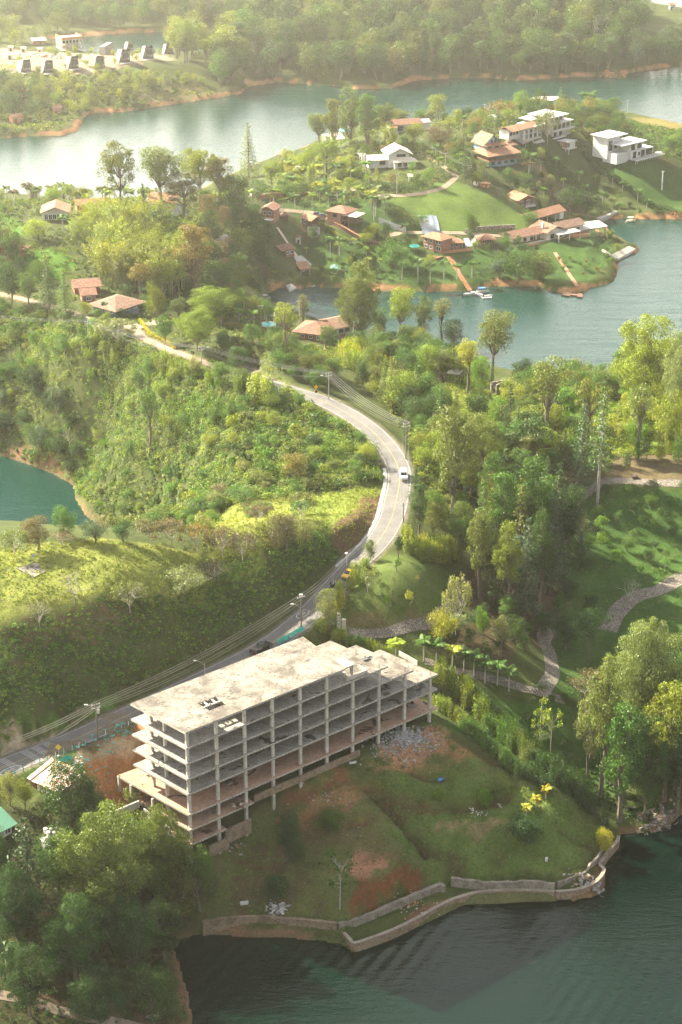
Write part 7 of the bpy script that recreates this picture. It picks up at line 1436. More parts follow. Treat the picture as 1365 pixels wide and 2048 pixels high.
# docks and boats
def dock(label, polys, z, mat, name='floating_dock', c=None):
    o = G(*polys[0][0], z); t = thing(name, label, 'dock', (o[0], o[1], 0))
    for pl in polys:
        q = [G(a, b, z) - o for a, b in pl]; MB().slab([(p[0], p[1], z) for p in q][::-1], .5).build('deck_section', mat, t)
    return t
dock('white floating dock in T shape at the foot of the orange stairs', [[(941, 583), (948, 582), (976, 592), (968, 595)], [(963, 591), (984, 590), (984, 595), (966, 596)]], .35, M_ROOFW)
dock('dark wooden pontoon in two blocks at the end of the brick path', [[(1123, 589), (1128, 584), (1142, 585), (1140, 592)], [(1142, 587), (1156, 588), (1156, 591), (1141, 590)], [(1154, 593), (1157, 586), (1166, 587), (1165, 594)]], .5, M_WOOD)
def boat(label, px, py, hd, L, mat, canopy=None, name='motorboat'):
    g = G(px, py, 0); t = thing(name, label, 'boat', (g[0], g[1], 0), hd); n = 9; vs = []; W = L * .17
    for i in range(n):
        u = i / (n - 1); hw = W * (1 - max(0, u - .45) ** 2 * 3.3) if u < 1 else .02; x = -L / 2 + L * u
        vs += [(x, -hw, .75 + .2 * u), (x, -hw * .6, -.1), (x, hw * .6, -.1), (x, hw, .75 + .2 * u)]
    mb = MB(); fs = [(i * 4 + k, i * 4 + 4 + k, i * 4 + 5 + k, i * 4 + 1 + k) for i in range(n - 1) for k in range(3)] + [(0, 1, 2, 3)]; mb.add(vs, [f[::-1] for f in fs]); mb.add([(x, y * .9, z - .25) for x, y, z in vs if z > .5], [(i * 2, i * 2 + 2, i * 2 + 3, i * 2 + 1)[::-1] for i in range(n - 1)]); mb.build('hull', mat, t)
    for x in (-.2, .15): MB().box(x * L, 0, .62, .45, W * 1.5, .14).build('bench', M_CREAM, t)
    MB().box(-L / 2 - .15, 0, .8, .35, .4, .8).build('outboard_motor', M_BLACK, t)
    if canopy:
        MB().box(-L * .05, 0, 2.0, L * .55, W * 1.9, .08).build('canopy', canopy, t)
        for s in (-1, 1):
            for x in (-.3, .2): MB().tube([(x * L, s * W * .85, .7), (x * L, s * W * .85, 2.0)], .035, 5).build('canopy_post', M_STEEL, t)
    return t
M_BLUEC = plain('blue_canvas', (0.08, 0.22, 0.55))
boat('white motorboat moored left of the white dock', 939, 590, rad(10), 5.0, M_WHITE); boat('blue and white boat moored behind the white dock', 965, 585, rad(8), 5.5, M_WHITE, M_BLUEC); boat('small white boat at the right end of the white dock', 977, 594, rad(15), 3.6, M_WHITE)
boat('silver boat pulled up at the cove headland', 529, 600, rad(35), 6.5, P_GREY, M_METAL); boat('blue and white excursion boat on the far shore', 1240, 133, rad(20), 12, M_WHITE, M_BLUEC); boat('small pale raft boat at the cove of the hedges', 1262, 443, rad(20), 5, M_CREAM, M_CREAM)
# orange stairs to the white dock
a, b_ = P(897, 516), Vector((*G(941, 582, .4), .4)); t = thing('jetty_stairs', 'long orange wooden stairway descending to the white dock', 'stairs', b_); d = a - b_; n = 26; a.z = max(a.z, 8.0)
for k in range(n):
    p = d * (k + .5) / n; p.z = (a.z - b_.z) * (k + .5) / n + .15; M = Matrix.Translation(p) @ Matrix.Rotation(math.atan2(d.y, d.x), 4, 'Z'); MB().box(0, 0, 0, d.length / n * .95, 1.8, .14, 0, M).build('tread', M_ORBR, t)
for s in (-1, 1):
    nx = Vector((-d.y, d.x, 0)).normalized() * s * .95; MB().tube([nx + Vector((0, 0, .9)), d + nx + Vector((0, 0, a.z - b_.z - d.z + 1.0))], .05, 4).build('handrail', M_WOOD, t)
# platform and parasols on the right lake lawn
quad_thing('shore_platform', 'pale stone platform on the shore right of the roofed terrace', 'platform', [(1222, 512), (1258, 494), (1272, 500), (1236, 520)], M_CREAM, 1.2, .5)
ribbon_thing('shore_wall', 'yellow-topped low wall above the shore platform', 'wall', "1205 502;1222 512;1232 520", .3, .8, M_CREAM)
b = P(829, 503); t = thing('garden_parasol', 'turquoise parasol beside the round dense tree', 'parasol', b); MB().lathe([(2.2, 2.3), (2.1, 2.45), (.1, 3.2)], 10).build('canopy', M_NET, t); MB().tube([(0, 0, 0), (0, 0, 3)], .05, 5).build('pole', M_STEEL, t)
# litter of larger pieces on the spur
for lb, px, py, sx, sy, sz, rz, m in (('white upturned crate on the lower left slope', 489, 1808, 1.6, .7, .5, .2, M_WHITE), ('pale board leaning on the spur slope', 998, 1610, .25, 3.2, .15, .35, M_CREAM), ('square pale block at the tip of the spur', 1207, 1645, .9, .9, .9, .4, M_CREAM), ('small white box on the grassy spur', 1093, 1722, .5, .5, .8, 0, M_WHITE), ('blue plastic bag on the upper spur grass', 882, 1560, 1.4, .7, .35, .8, M_BLUEC), ('white slab by the rubble edge', 706, 1526, 1.5, .6, .2, .3, M_WHITE), ('reddish plank below the frame corner', 473, 1692, .4, 1.8, .15, .5, M_BRICK), ('black rubbish bag on the upper cobbled path', 1270, 957, 1.6, 1.2, .8, .2, M_FRAMED), ('white bench by the grassy plot left of the mound', 300, 2035, 3.2, .5, .4, .3, M_GREYW)):
    b = P(px, py); mb = MB(); mb.box(0, 0, sz * .5, sx, sy, sz); mb.box(sx * .3, sy * .2, sz * .9, sx * .5, sy * .6, sz * .4, 0, None, .4); o = mb.build(lb.split()[-1] if False else 'discarded_piece', m); o.location = b; o.rotation_euler = (0, 0, rz); tag(o, lb, 'discarded object')
b = P(97, 1162) ; quad_thing('old_foundation', 'cracked pale concrete floor left on the ridge grass', 'foundation', [(32, 1137), (75, 1127), (92, 1145), (68, 1156)], M_CROOF, .3, .2)
b = P(68, 1122); t = thing('lamp_stub', 'tiny bluish post beside the old concrete floor on the ridge', 'post', b); MB().tube([(0, 0, -.2), (0, 0, 1.2)], .08, 6).build('post', M_STEEL, t); MB().box(0, 0, 1.3, .5, .4, .4).build('box', plain('blue_box', (0.2, 0.25, 0.4)), t)
for a in ((640, 668, 9), (690, 670, 7), (540, 655, 8), (210, 612, 12), (175, 585, 8), (108, 445, 12), (325, 415, 10), (690, 445, 13), (620, 460, 6), (540, 435, 9), (800, 330, 16), (770, 340, 8), (830, 262, 18), (985, 330, 14), (1040, 280, 13), (1105, 270, 15), (1270, 315, 15),
          (1040, 410, 9), (1090, 470, 14), (1130, 485, 18), (870, 500, 12), (900, 500, 9), (970, 480, 8), (1190, 465, 9), (860, 460, 7), (580, 510, 6), (605, 540, 7), (1005, 785, 6), (905, 755, 5), (1090, 225, 10), (1130, 292, 6), (855, 715, 6), (650, 430, 8), (700, 285, 10), (1205, 68, 9)): keep(*a)
# ------------------------------------------------------------------ vegetation
for a in ((235, 1540, 12), (300, 1560, 10), (110, 1565, 7)): keep(*a)
HILLB = "0 612;130 645;240 668;330 715;420 745;480 765;560 790;640 815;700 850;735 880;762 920;768 960;700 970;640 985;560 1000;440 1020;420 1070;300 1060;215 1050;160 990;110 945;40 920;0 905;-120 890;-120 600"
cover('hillside_scrub', HILLB, 1.0, (.8, 2.6), 60, .36, [MID, BG, YG, MID, PALE, YG, D2, MID], hmul=.85, seed=3)
cover('slope_creepers', "0 1500;130 1425;260 1375;400 1310;520 1235;600 1180;680 1110;640 1068;560 1105;450 1130;330 1190;200 1195;0 1260;-60 1260;-60 1530", 2.2, (.4, 1.3), 42, .27, [MID, BG, D2, BG, MID, BG, YG, MID], hmul=.8, seed=4)
cover('ridge_scrub', "0 1240;200 1195;330 1190;450 1130;560 1110;440 1120;300 1090;150 1082;0 1095", .10, (.3, .9), 40, .22, [OL, BR, YG, PALE], hmul=.6, seed=5)
cover('grass_tussocks', "-60 1230;200 1190;330 1185;450 1125;560 1100;640 1060;700 1100;765 1040;770 975;600 985;440 1005;400 1120;300 1090;150 1082;-60 1100", .16, (.3, .8), 40, .2, [YG, OL, BY, PALE, MID], hmul=.6, seed=26)
cover('lawn_tufts', "1040 975;1240 975;1365 985;1480 1000;1480 1400;1365 1420;1220 1420;1100 1390;1090 1280;1140 1200;1050 1180;1000 1080", .5, (.1, .3), 8, .2, [MID, BG, OL, YG], hmul=1, seed=27)
cover('tall_grass', "-60 1230;200 1190;330 1185;450 1125;560 1100;640 1060;700 1100;765 1040;770 975;600 985;440 1005;400 1120;300 1090;150 1082;-60 1100", 2.2, (.12, .35), 12, .22, [YG, BY, BY, BY, (0.30, 0.28, 0.07)], hmul=1.2, seed=6)
cover('ridge_foot_scrub', "0 1262;200 1200;340 1200;420 1160;440 1190;300 1290;0 1400;-60 1420;-60 1280", .5, (.3, .9), 45, .22, [OL, BR, D2, MID], seed=7)
cover('roadside_scrub', "560 720;640 740;700 740;760 790;800 860;830 930;850 1000;900 1040;940 1000;960 900;900 820;860 770;760 720;690 700;620 690;540 700;440 690;420 725;500 745;560 760", .7, (.5, 1.6), 50, .32, [YG, MID, BY, OL, D2, YG], seed=8)
cover('sunny_scrub', "860 790;920 750;1000 780;1100 800;1250 800;1365 800;1480 800;1480 930;1365 905;1100 930;1000 900;900 900", .55, (.4, 1.5), 45, .32, [BY, YG, BG, BY, MID, BG], seed=9)
cover('village_scrub', "0 590;130 615;270 640;300 690;420 715;560 700;560 640;480 600;500 560;560 560;540 520;500 460;500 400;420 400;200 400;0 400;-80 400;-80 560", .22, (.5, 1.7), 40, .42, [MID, OL, YG, D2, BR], seed=10)
cover('peninsula_scrub', "560 330;700 270;830 250;1000 225;1200 215;1250 240;1240 290;1180 290;1090 290;1080 330;1000 345;930 350;840 380;760 400;640 420;560 400;520 370", .16, (.6, 1.9), 34, .5, [MID, YG, OL, D2, OR], seed=11)
cover('waterside_scrub', "500 460;540 440;600 520;640 560;760 560;830 560;950 560;1090 560;1060 480;1000 520;900 540;800 530;700 545;600 560;560 575;520 590;470 560", .08, (.5, 1.4), 36, .42, [D2, MID, OL], seed=12)
cover('east_scrub', "1240 240;1365 260;1480 290;1480 380;1365 330;1290 290;1230 300;1200 260", .2, (.7, 2.0), 36, .5, [MID, D2, BG], seed=13)
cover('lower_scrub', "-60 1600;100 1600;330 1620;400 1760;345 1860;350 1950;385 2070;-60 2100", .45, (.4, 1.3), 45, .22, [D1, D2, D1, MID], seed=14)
cover('forest_floor_scrub', "900 1180;1000 1100;1100 1150;1150 1240;1080 1290;1000 1300;900 1290", .12, (.3, 1.0), 40, .22, [D1, D2, D1], seed=15)
cover('waterside_thicket', "1120 1560;1240 1480;1365 1440;1480 1400;1480 1560;1365 1612;1300 1650;1240 1655;1180 1600", .6, (.6, 1.9), 50, .3, [D1, D2, D1, MID], seed=16)
cover('spur_grass', "700 1560;870 1450;960 1520;1070 1575;1200 1640;1190 1740;900 1750;830 1785;700 1840;400 1830;430 1710;500 1660", 2.4, (.08, .28), 8, .19, [MID, OL, MID, BR, D2], hmul=1.0, seed=17)
cover('spur_weeds', "700 1560;870 1450;960 1520;1070 1575;1200 1640;1190 1740;900 1750;830 1785;700 1840;400 1830;430 1710;500 1660", .22, (.25, .8), 40, .2, [MID, OL, BG, YG], hmul=.7, seed=29)
cover('bank_scrub', "0 250;0 130;180 150;330 170;430 190;380 205;250 222;150 240;120 262;0 275;-100 275;-100 150", .13, (.8, 2.6), 30, .7, [OL, YG, MID, BY], seed=18)

G_HILL = 'shrubs on the green hillside left of the bend'
def hill_shrubs():
    scatter(HILLB, ['shrub', 'ball', 'round', 'shrub'], 230, (2.2, 5.5), [MID, BG, YG, PALE, OL, D2, MID, YG, MID], 'leafy bush in the scrub of the hillside left of the road bend', G_HILL, (.8, 1.3), 2.8, name='hillside_bush', cat='bush')
hill_shrubs()
# trees in the dip at the cove, left
scatter("0 720;80 730;130 820;180 900;140 930;40 900;0 880;-60 880;-60 700", ['round', 'ball', 'round'], 26, (5, 9), [D2, BLUE, MID, D1], 'dark leafy tree in the wooded dip above the green cove', 'trees above the green cove', (.8, 1.1), 4.5)
scatter("300 1040;420 1040;520 1060;640 1030;600 1000;500 1010;420 1000;330 1040", ['thin', 'ball', 'thin'], 16, (4, 7), [BR, OL, BR, MID], 'brownish thin bush in the hollow behind the sunny ridge', 'bushes behind the sunny ridge', (.8, 1.1), 3.5)
for i, (px, by, ty, wp, k, c, lb) in enumerate([
 (440, 765, 722, 60, 'round', MID, 'green bush tree hiding the end of the dirt road'), (480, 780, 738, 60, 'round', OL, 'olive bush tree between dirt road end and main road'), (512, 775, 742, 44, 'round', YG, 'yellow-green bush where the main road slips behind the hill'), (545, 800, 765, 40, 'ball', MID, 'rounded bush on the hill crest left of the road'),
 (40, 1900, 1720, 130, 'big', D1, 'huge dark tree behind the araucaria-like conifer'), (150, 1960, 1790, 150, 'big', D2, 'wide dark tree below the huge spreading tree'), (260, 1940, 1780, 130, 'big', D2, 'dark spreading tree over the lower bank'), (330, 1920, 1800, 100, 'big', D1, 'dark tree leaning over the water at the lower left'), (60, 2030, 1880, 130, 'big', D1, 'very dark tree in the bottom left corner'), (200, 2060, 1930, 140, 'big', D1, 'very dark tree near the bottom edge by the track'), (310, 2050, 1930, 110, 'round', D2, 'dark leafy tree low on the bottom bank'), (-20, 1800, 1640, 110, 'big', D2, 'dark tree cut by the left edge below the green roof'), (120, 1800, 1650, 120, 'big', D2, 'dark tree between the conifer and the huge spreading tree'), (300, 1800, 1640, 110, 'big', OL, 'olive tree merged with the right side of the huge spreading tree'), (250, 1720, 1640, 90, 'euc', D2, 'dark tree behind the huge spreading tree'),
 (30, 1108, 1050, 50, 'thin', OL, 'thin pale tree on the ridge at the left picture edge'),
 (75, 1100, 1035, 70, 'round', BR, 'brown-green spreading tree on the ridge in front of the cove water'),
 (122, 1090, 1062, 40, 'thin', BR, 'small crooked tree on the ridge beside the brown spreading tree'),
 (130, 1075, 1012, 55, 'round', MID, 'leafy green tree rising before the glittering cove'),
 (190, 1085, 1035, 60, 'ball', BLUE, 'grey-green rounded tree on the ridge right of the cove'),
 (250, 1085, 1040, 48, 'ball', D2, 'dark rounded tree on the ridge below the orange cove bank'),
 (300, 1085, 1030, 45, 'thin', BR, 'leafless brown tree on the ridge, left of its brown neighbours'),
 (345, 1095, 1030, 60, 'thin', BR, 'wide brown bush tree at the middle of the ridge top'),
 (395, 1105, 1040, 50, 'thin', OR, 'rusty brown tree near the ridge top middle'),
 (445, 1115, 1050, 55, 'thin', BR, 'grey brown thin tree at the right of the ridge row'),
 (485, 1120, 1060, 50, 'thin', BR, 'pinkish brown bare bush right on the ridge end'),
 (570, 1100, 1030, 80, 'round', BR, 'wide brown-grey tree at the top of the creeper slope'),
 (610, 1090, 1035, 50, 'ball', PALE, 'silver-leaved bush beside the brown-grey tree on the slope top'),
 (370, 1190, 1135, 90, 'ball', PALE, 'pale green wide bush on the ridge edge above the road'),
 (430, 1160, 1120, 60, 'thin', BR, 'brown twiggy bush on the ridge edge above the road'),
 (150, 1205, 1130, 50, 'bare', PALE, 'leafless grey tree on the near side of the ridge'),
 (260, 1225, 1160, 60, 'thin', OL, 'scraggly tree on the ridge shoulder, left'),
 (80, 1255, 1190, 40, 'bare', BR, 'small leafless tree low on the ridge shoulder at left'),
 (590, 960, 905, 62, 'round', OR, 'round tree with golden-brown crown in the green hillside'),
 (140, 895, 850, 28, 'bare', PALE, 'bare white tree on the hillside above the cove'),
 (300, 905, 770, 40, 'stem', MID, 'tall thin trunks standing in the hillside scrub'),
 (655, 1265, 1178, 55, 'round', PALE, 'bright upright tree standing between road and roof of the concrete frame'),
 (830, 1005, 935, 36, 'conifer', D2, 'dark conifer beside the road just below the white car'),
 (838, 1075, 960, 45, 'tall', D2, 'tall dark tree right of the road, below the bend'),
 (870, 1070, 1000, 60, 'round', OL, 'olive leafy tree right of the road above the bamboo hedge'),
 (905, 1030, 800, 100, 'tall', OL, 'tall eucalyptus with two pale trunks right of the road bend'),
 (960, 1010, 820, 90, 'euc', OL, 'broad olive eucalyptus behind the double trunk one'),
 (1060, 960, 840, 110, 'umbrella', D2, 'flat-topped dark tree in the middle of the right woodland'),
 (1095, 930, 697, 72, 'stem', OL, 'tallest slender eucalyptus with golden top and bare trunk before the lake'),
 (1195, 1015, 752, 62, 'pine', MID, 'very tall pine with bare pale trunk at the top of the garden'),
 (1160, 990, 800, 60, 'conifer', BLUE, 'blue-grey conifer just left of the very tall pine'),
 (1275, 920, 760, 55, 'stem', OL, 'thin dark-trunked tree above the upper cobbled path'),
 (1175, 905, 755, 85, 'umbrella', OL, 'dark tree with brownish flat crown near the lake'),
 (1290, 835, 618, 165, 'big', YG, 'huge yellow-green willow-like tree at the right by the lake'),
 (1360, 880, 640, 110, 'big', PALE, 'huge tree cut by the right picture edge beside the lake'),
 (1340, 900, 770, 90, 'bamboo', BY, 'bamboo grove plume below the huge lakeside tree'),
 (1110, 855, 800, 40, 'bamboo', BY, 'small bright bamboo behind the golden topped eucalyptus'),
 (1055, 855, 775, 50, 'euc', OL, 'olive tree right of the stone ruin'),
 (985, 765, 600, 95, 'euc', OL, 'large dark eucalyptus standing before the middle lake'),
 (935, 788, 672, 42, 'stem', BY, 'bright yellow-green slender tree below the large dark eucalyptus'),
 (960, 790, 712, 60, 'round', BG, 'bright green rounded tree below the large dark eucalyptus'),
 (905, 700, 640, 60, 'round', D2, 'dark round tree by the lake right of the pale tall ones'),
 (718, 690, 518, 110, 'big', OL, 'broad pyramid-shaped eucalyptus in front of the cove of slipways'),
 (800, 690, 558, 70, 'euc', YG, 'yellow-topped eucalyptus right of the pyramid-shaped one'),
 (845, 700, 590, 46, 'euc', OL, 'middle one of three lake-edge eucalyptus right of the pyramid-shaped tree'),
 (885, 690, 590, 36, 'stem', PALE, 'thinnest pale lake-edge eucalyptus next to open water'),
 (760, 680, 610, 40, 'tall', MID, 'small tree between the pyramid-shaped and yellow-topped eucalyptus'),
 (573, 726, 598, 54, 'stem', YG, 'lone slender tree with long bare trunk beside the round pool'),
 (655, 700, 650, 46, 'round', MID, 'leafy tree in front of the white house with the tile roof'),
 (607, 648, 585, 28, 'tall', PALE, 'narrow pale tree at the cove edge behind the pool'),
 (535, 650, 600, 34, 'round', MID, 'dark round shrub tree left of the white garden tent'),
 (240, 432, 278, 82, 'euc', OL, 'clump-crowned eucalyptus standing apart at the left of the lakeside row'),
 (325, 425, 272, 96, 'euc', OL, 'broad eucalyptus second from the left of the lakeside row'),
 (400, 420, 276, 84, 'euc', YG, 'third lakeside eucalyptus with yellowish crown'),
 (440, 425, 292, 64, 'euc', OR, 'rusty-tinted eucalyptus of the lakeside row'),
 (365, 450, 342, 90, 'euc', BR, 'dull brown-green tree in front of the lakeside eucalyptus row'),
 (472, 440, 348, 84, 'round', D2, 'dark dense tree at the right end of the lakeside row'),
 (498, 355, 247, 46, 'conifer', PALE, 'pale pyramid-shaped conifer standing before the upper lake'),
 (287, 412, 366, 26, 'conifer', D1, 'small dark pine between the lakeside eucalyptus'),
 (213, 425, 385, 18, 'conifer', D1, 'dark narrow cypress at the foot of the lone eucalyptus'),
 (322, 505, 416, 82, 'ball', BLUE, 'large silvery rounded tree below the house with the pitched orange roof'),
 (390, 590, 440, 96, 'tall', OR, 'tall rust-crowned eucalyptus beside the bamboo grove'),
 (350, 590, 510, 60, 'euc', BY, 'bright yellow-leaved tree at the foot of the rust-crowned eucalyptus'),
 (195, 636, 618, 22, 'ball', MID, 'rounded bush against the blue wall of the low house'), (215, 640, 624, 20, 'ball', YG, 'yellow-green bush before the low hip-roofed house'), (242, 636, 616, 24, 'ball', D2, 'dark bush at the corner of the low hip-roofed house'), (172, 628, 604, 30, 'ball', BY, 'bright round bush left of the low hip-roofed house'),
 (100, 625, 522, 52, 'conifer', D2, 'left one of the two tall conifers beside the dirt road'),
 (132, 640, 550, 46, 'conifer', MID, 'right one of the two tall conifers beside the dirt road'),
 (283, 612, 526, 62, 'umbrella', OR, 'brown umbrella-shaped tree beyond the low tile-roofed house'),
 (312, 648, 563, 46, 'round', OL, 'olive leafy tree right of the low tile-roofed house'),
 (425, 650, 565, 108, 'big', YG, 'wide yellow-green tree between dirt road and cove'),
 (358, 640, 592, 34, 'tall', OL, 'narrow round-topped tree beside the driveway fork'),
 (395, 700, 608, 96, 'big', YG, 'broad yellowish tree over the dirt road fork'),
 (330, 690, 630, 40, 'round', MID, 'green tree at the yellow-edged bend of the dirt road'),
 (235, 688, 635, 70, 'thin', PALE, 'silver-leaved spreading tree beside the dirt road'),
 (60, 620, 540, 50, 'euc', MID, 'leafy tree above the dirt road at the left'),
 (22, 620, 520, 60, 'round', D2, 'dark tree above the dirt road at the left picture edge'),
 (20, 520, 450, 50, 'round', OL, 'olive tree beside the pink roof at the left edge'),
 (75, 480, 440, 60, 'round', BY, 'yellow blossom tree below the white house with orange gable roof'),
 (440, 620, 520, 60, 'euc', D2, 'dark tree on the slope between bamboo and cove'),
 (480, 545, 455, 60, 'round', OL, 'olive tree on the cove headland'),
 (520, 530, 470, 50, 'round', D2, 'dark green tree on the headland above the boat sheds'),
 (790, 540, 476, 68, 'ball', MID, 'round dense tree beside the turquoise parasol'),
 (520, 800, 748, 60, 'plume', BY, 'yellow-tipped cane clump where the road disappears'),
 (480, 790, 745, 30, 'plume', YG, 'smaller cane clump left of the yellow-tipped one'),
 # woodland in the middle right
 (1010, 1235, 1035, 62, 'tall', YG, 'tall yellow-topped tree at the front of the dark woodland'),
 (960, 1200, 1000, 70, 'tall', OL, 'leaning olive tree at the left of the dark woodland'),
 (1050, 1245, 1040, 75, 'conifer', BLUE, 'grey-green conifer at the front right of the dark woodland'),
 (1000, 1150, 930, 80, 'tall', MID, 'leafy tall tree at the upper left of the dark woodland'),
 (1060, 1160, 905, 95, 'tall', MID, 'crowning tree at the top of the dark woodland'),
 (1110, 1140, 930, 80, 'conifer', D2, 'dark tall conifer at the right of the woodland top'),
 (1100, 1190, 985, 75, 'conifer', BLUE, 'grey conifer at the right flank of the woodland'),
 (1075, 1235, 1010, 60, 'tall', D2, 'dark tall tree inside the woodland'),
 (1035, 1190, 960, 70, 'conifer', OL, 'olive conifer in the middle of the woodland'),
 (980, 1110, 920, 70, 'euc', OL, 'grey-green eucalyptus behind the woodland left side'),
 (1140, 1110, 950, 60, 'euc', D2, 'shaded tree between the woodland and the garden lawn'),
 (1160, 1130, 1065, 36, 'conifer', D1, 'short dark conifer at the lawn edge of the woodland'),
 (1130, 1190, 1135, 34, 'conifer', D1, 'lone small conifer on the slope under the woodland'),
 (912, 1270, 1130, 48, 'thin', PALE, 'pale feathery tree beside the steep cobbled path'),
 (962, 1285, 1215, 38, 'round', BG, 'round tree with lit yellow top left of its twin by the palms'),
 (1000, 1312, 1228, 42, 'tall', PALE, 'leafy sapling-like tree between the two darker ones above the palms'),
 (1035, 1295, 1235, 36, 'round', D2, 'dark leafy tree right above the palm path'),
 (885, 1290, 1215, 66, 'ball', BY, 'yellow-green bushy tree at the bend of the cobbled path'),
 (905, 1270, 1222, 50, 'thin', PALE, 'pinkish grey tree beside the yellow-green bushy one'),
 (1175, 1330, 1215, 100, 'umbrella', D2, 'dark layered tree beside the lower cobbled path'),
 (1130, 1300, 1230, 60, 'round', D1, 'dark tree left of the dark layered one'),
 (1180, 1430, 1330, 70, 'thin', BR, 'grey leafless-looking tree at the path junction'),
 (1258, 1210, 1145, 44, 'bare', PALE, 'bare white tree on the right cobbled drive'),
 (1160, 1105, 1010, 46, 'thin', PALE, 'slender pale tree standing in the orchard lawn'),
 # big group right of the spur
 (1290, 1500, 1212, 165, 'big', PALE, 'huge pale-crowned tree at the right over the cobbled drive'),
 (1200, 1600, 1300, 90, 'tall', OL, 'tall lit tree at the left of the lakeside woodland'),
 (1240, 1640, 1390, 100, 'tall', MID, 'tree with leafy flank in front of the lakeside woodland'),
 (1330, 1600, 1330, 110, 'euc', YG, 'lit eucalyptus in the middle of the lakeside woodland'),
 (1380, 1560, 1260, 120, 'big', MID, 'wide tree of the lakeside woodland cut by the right edge'),
 (1290, 1640, 1450, 100, 'big', D2, 'dark low tree at the foot of the lakeside woodland'),
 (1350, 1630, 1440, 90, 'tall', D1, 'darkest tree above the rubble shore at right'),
 (1175, 1560, 1370, 60, 'tall', PALE, 'pale drooping tree at the lawn side of the lakeside woodland'),
 (1100, 1540, 1405, 42, 'cecropia', YG, 'white-stemmed cecropia in front on the lawn'),
 (1078, 1510, 1398, 36, 'cecropia', YG, 'left one of two white-stemmed cecropias on the lawn'),
 # foreground left
 (210, 1840, 1606, 235, 'big', OL, 'huge spreading tree with sunlit top at the lower left'),
 (330, 1790, 1603, 140, 'big', OL, 'sunlit-topped tree leaning against the concrete frame corner'),
 (400, 1820, 1690, 75, 'euc', MID, 'tree with drooping boughs below the frame corner'),
 (360, 1860, 1740, 90, 'round', OL, 'leafy tree over the bank at the left end of the lake wall'),
 (325, 1840, 1725, 40, 'tall', BG, 'young bright tree beside the huge spreading tree'),
 (140, 1650, 1525, 110, 'round', D2, 'dark glossy tree below the rusty-roofed shed'),
 (185, 1640, 1560, 70, 'round', D1, 'dark tree right of the glossy one below the shed'),
 (62, 1835, 1640, 120, 'conifer', D1, 'dark araucaria-like conifer with visible grey trunk at the lower left'),
 (295, 1640, 1552, 66, 'thin', OL, 'thin-leaved tree before the left end of the concrete frame'),
 (20, 1610, 1545, 44, 'round', PALE, 'pale bushy tree left of the shed'),
 (50, 1620, 1560, 40, 'round', YG, 'yellow-green bush tree next to the shed'),
 (80, 1990, 1930, 50, 'thin', PALE, 'small pale-leaved tree near the bottom left track'),
 (320, 1990, 1940, 60, 'ball', MID, 'green rounded tree on the bank at the bottom left'),
 (15, 1960, 1880, 50, 'palm', D2, 'banana-like plant at the bottom left edge'),
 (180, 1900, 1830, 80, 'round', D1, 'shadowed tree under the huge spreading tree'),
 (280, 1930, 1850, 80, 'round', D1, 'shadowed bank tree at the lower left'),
 # spur
 (575, 1725, 1606, 62, 'tall', D2, 'dark leafy tree on the slope below the concrete frame'),
 (590, 1735, 1665, 50, 'round', D2, 'bushy lower companion of the dark slope tree'),
 (660, 1668, 1620, 72, 'ball', MID, 'green bush patch beside the orange scar on the slope'),
 (553, 1812, 1750, 64, 'ball', D2, 'dark rounded bush tree near the litter above the lake wall'),
 (1045, 1690, 1635, 86, 'ball', D1, 'dark grey-green rounded bush on the grassy spur'),
 (1205, 1708, 1656, 42, 'ball', GOLD, 'small tree glowing yellow at the tip of the spur wall'),
 (680, 1818, 1705, 60, 'cecropia', MID, 'sparse-leaved cecropia above the lake wall'),
 (965, 1618, 1575, 40, 'ball', BG, 'leafy bush under the sunny ledge of the spur'),
 (1000, 1600, 1565, 50, 'ball', OL, 'wide bush on the ledge of the spur'),
 (880, 1605, 1575, 30, 'ball', BG, 'small bright bush left of the ledge bushes on the spur'),
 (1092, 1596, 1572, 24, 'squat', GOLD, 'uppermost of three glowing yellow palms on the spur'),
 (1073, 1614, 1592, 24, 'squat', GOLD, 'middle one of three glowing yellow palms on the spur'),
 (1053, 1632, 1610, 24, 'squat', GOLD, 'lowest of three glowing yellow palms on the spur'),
 # mound saplings
 (795, 1145, 1115, 17, 'sapling', MID, 'sapling on top of the grassy mound'),
 (736, 1185, 1130, 40, 'thin', OL, 'thin tree at the left brow of the grassy mound'),
 (787, 1166, 1152, 12, 'sapling', PALE, 'tiny sapling in a red mulch ring below the top one'),
 (836, 1162, 1150, 10, 'sapling', OR, 'tiny reddish sapling at the right brow of the mound'),
 (834, 1140, 1130, 16, 'shrub', D2, 'small dark bush near the right brow of the mound'),
 (775, 1222, 1190, 14, 'sapling', BG, 'sapling low on the left face of the mound'),
 (788, 1193, 1177, 16, 'sapling', MID, 'sapling in the middle face of the mound'),
 (820, 1208, 1182, 20, 'sapling', BY, 'yellow-leaved sapling on the right face of the mound'),
 (740, 1120, 1080, 30, 'round', OL, 'leafy tree between the road and the top of the mound'),
 (798, 1118, 1070, 22, 'tall', D2, 'dark slim tree where the mound meets the road'),
 # peninsula
 (620, 385, 330, 40, 'conifer', YG, 'yellow-green conifer left of the peninsula villas'),
 (545, 372, 318, 40, 'round', YG, 'golden leafy tree near the peninsula tip'),
 (640, 300, 215, 60, 'euc', OL, 'tall tree at the left of the peninsula tree group'),
 (668, 300, 190, 60, 'tall', OL, 'second tall tree of the peninsula group'),
 (700, 300, 170, 60, 'tall', OL, 'tallest tree of the peninsula group'),
 (735, 300, 180, 60, 'tall', MID, 'tall tree right of the tallest of the peninsula group'),
 (770, 285, 196, 60, 'euc', OL, 'rightmost tall tree of the peninsula group'),
 (780, 310, 245, 40, 'round', YG, 'rounded tree in front of the peninsula group'),
 (652, 360, 270, 60, 'euc', YG, 'light tree below the peninsula group'),
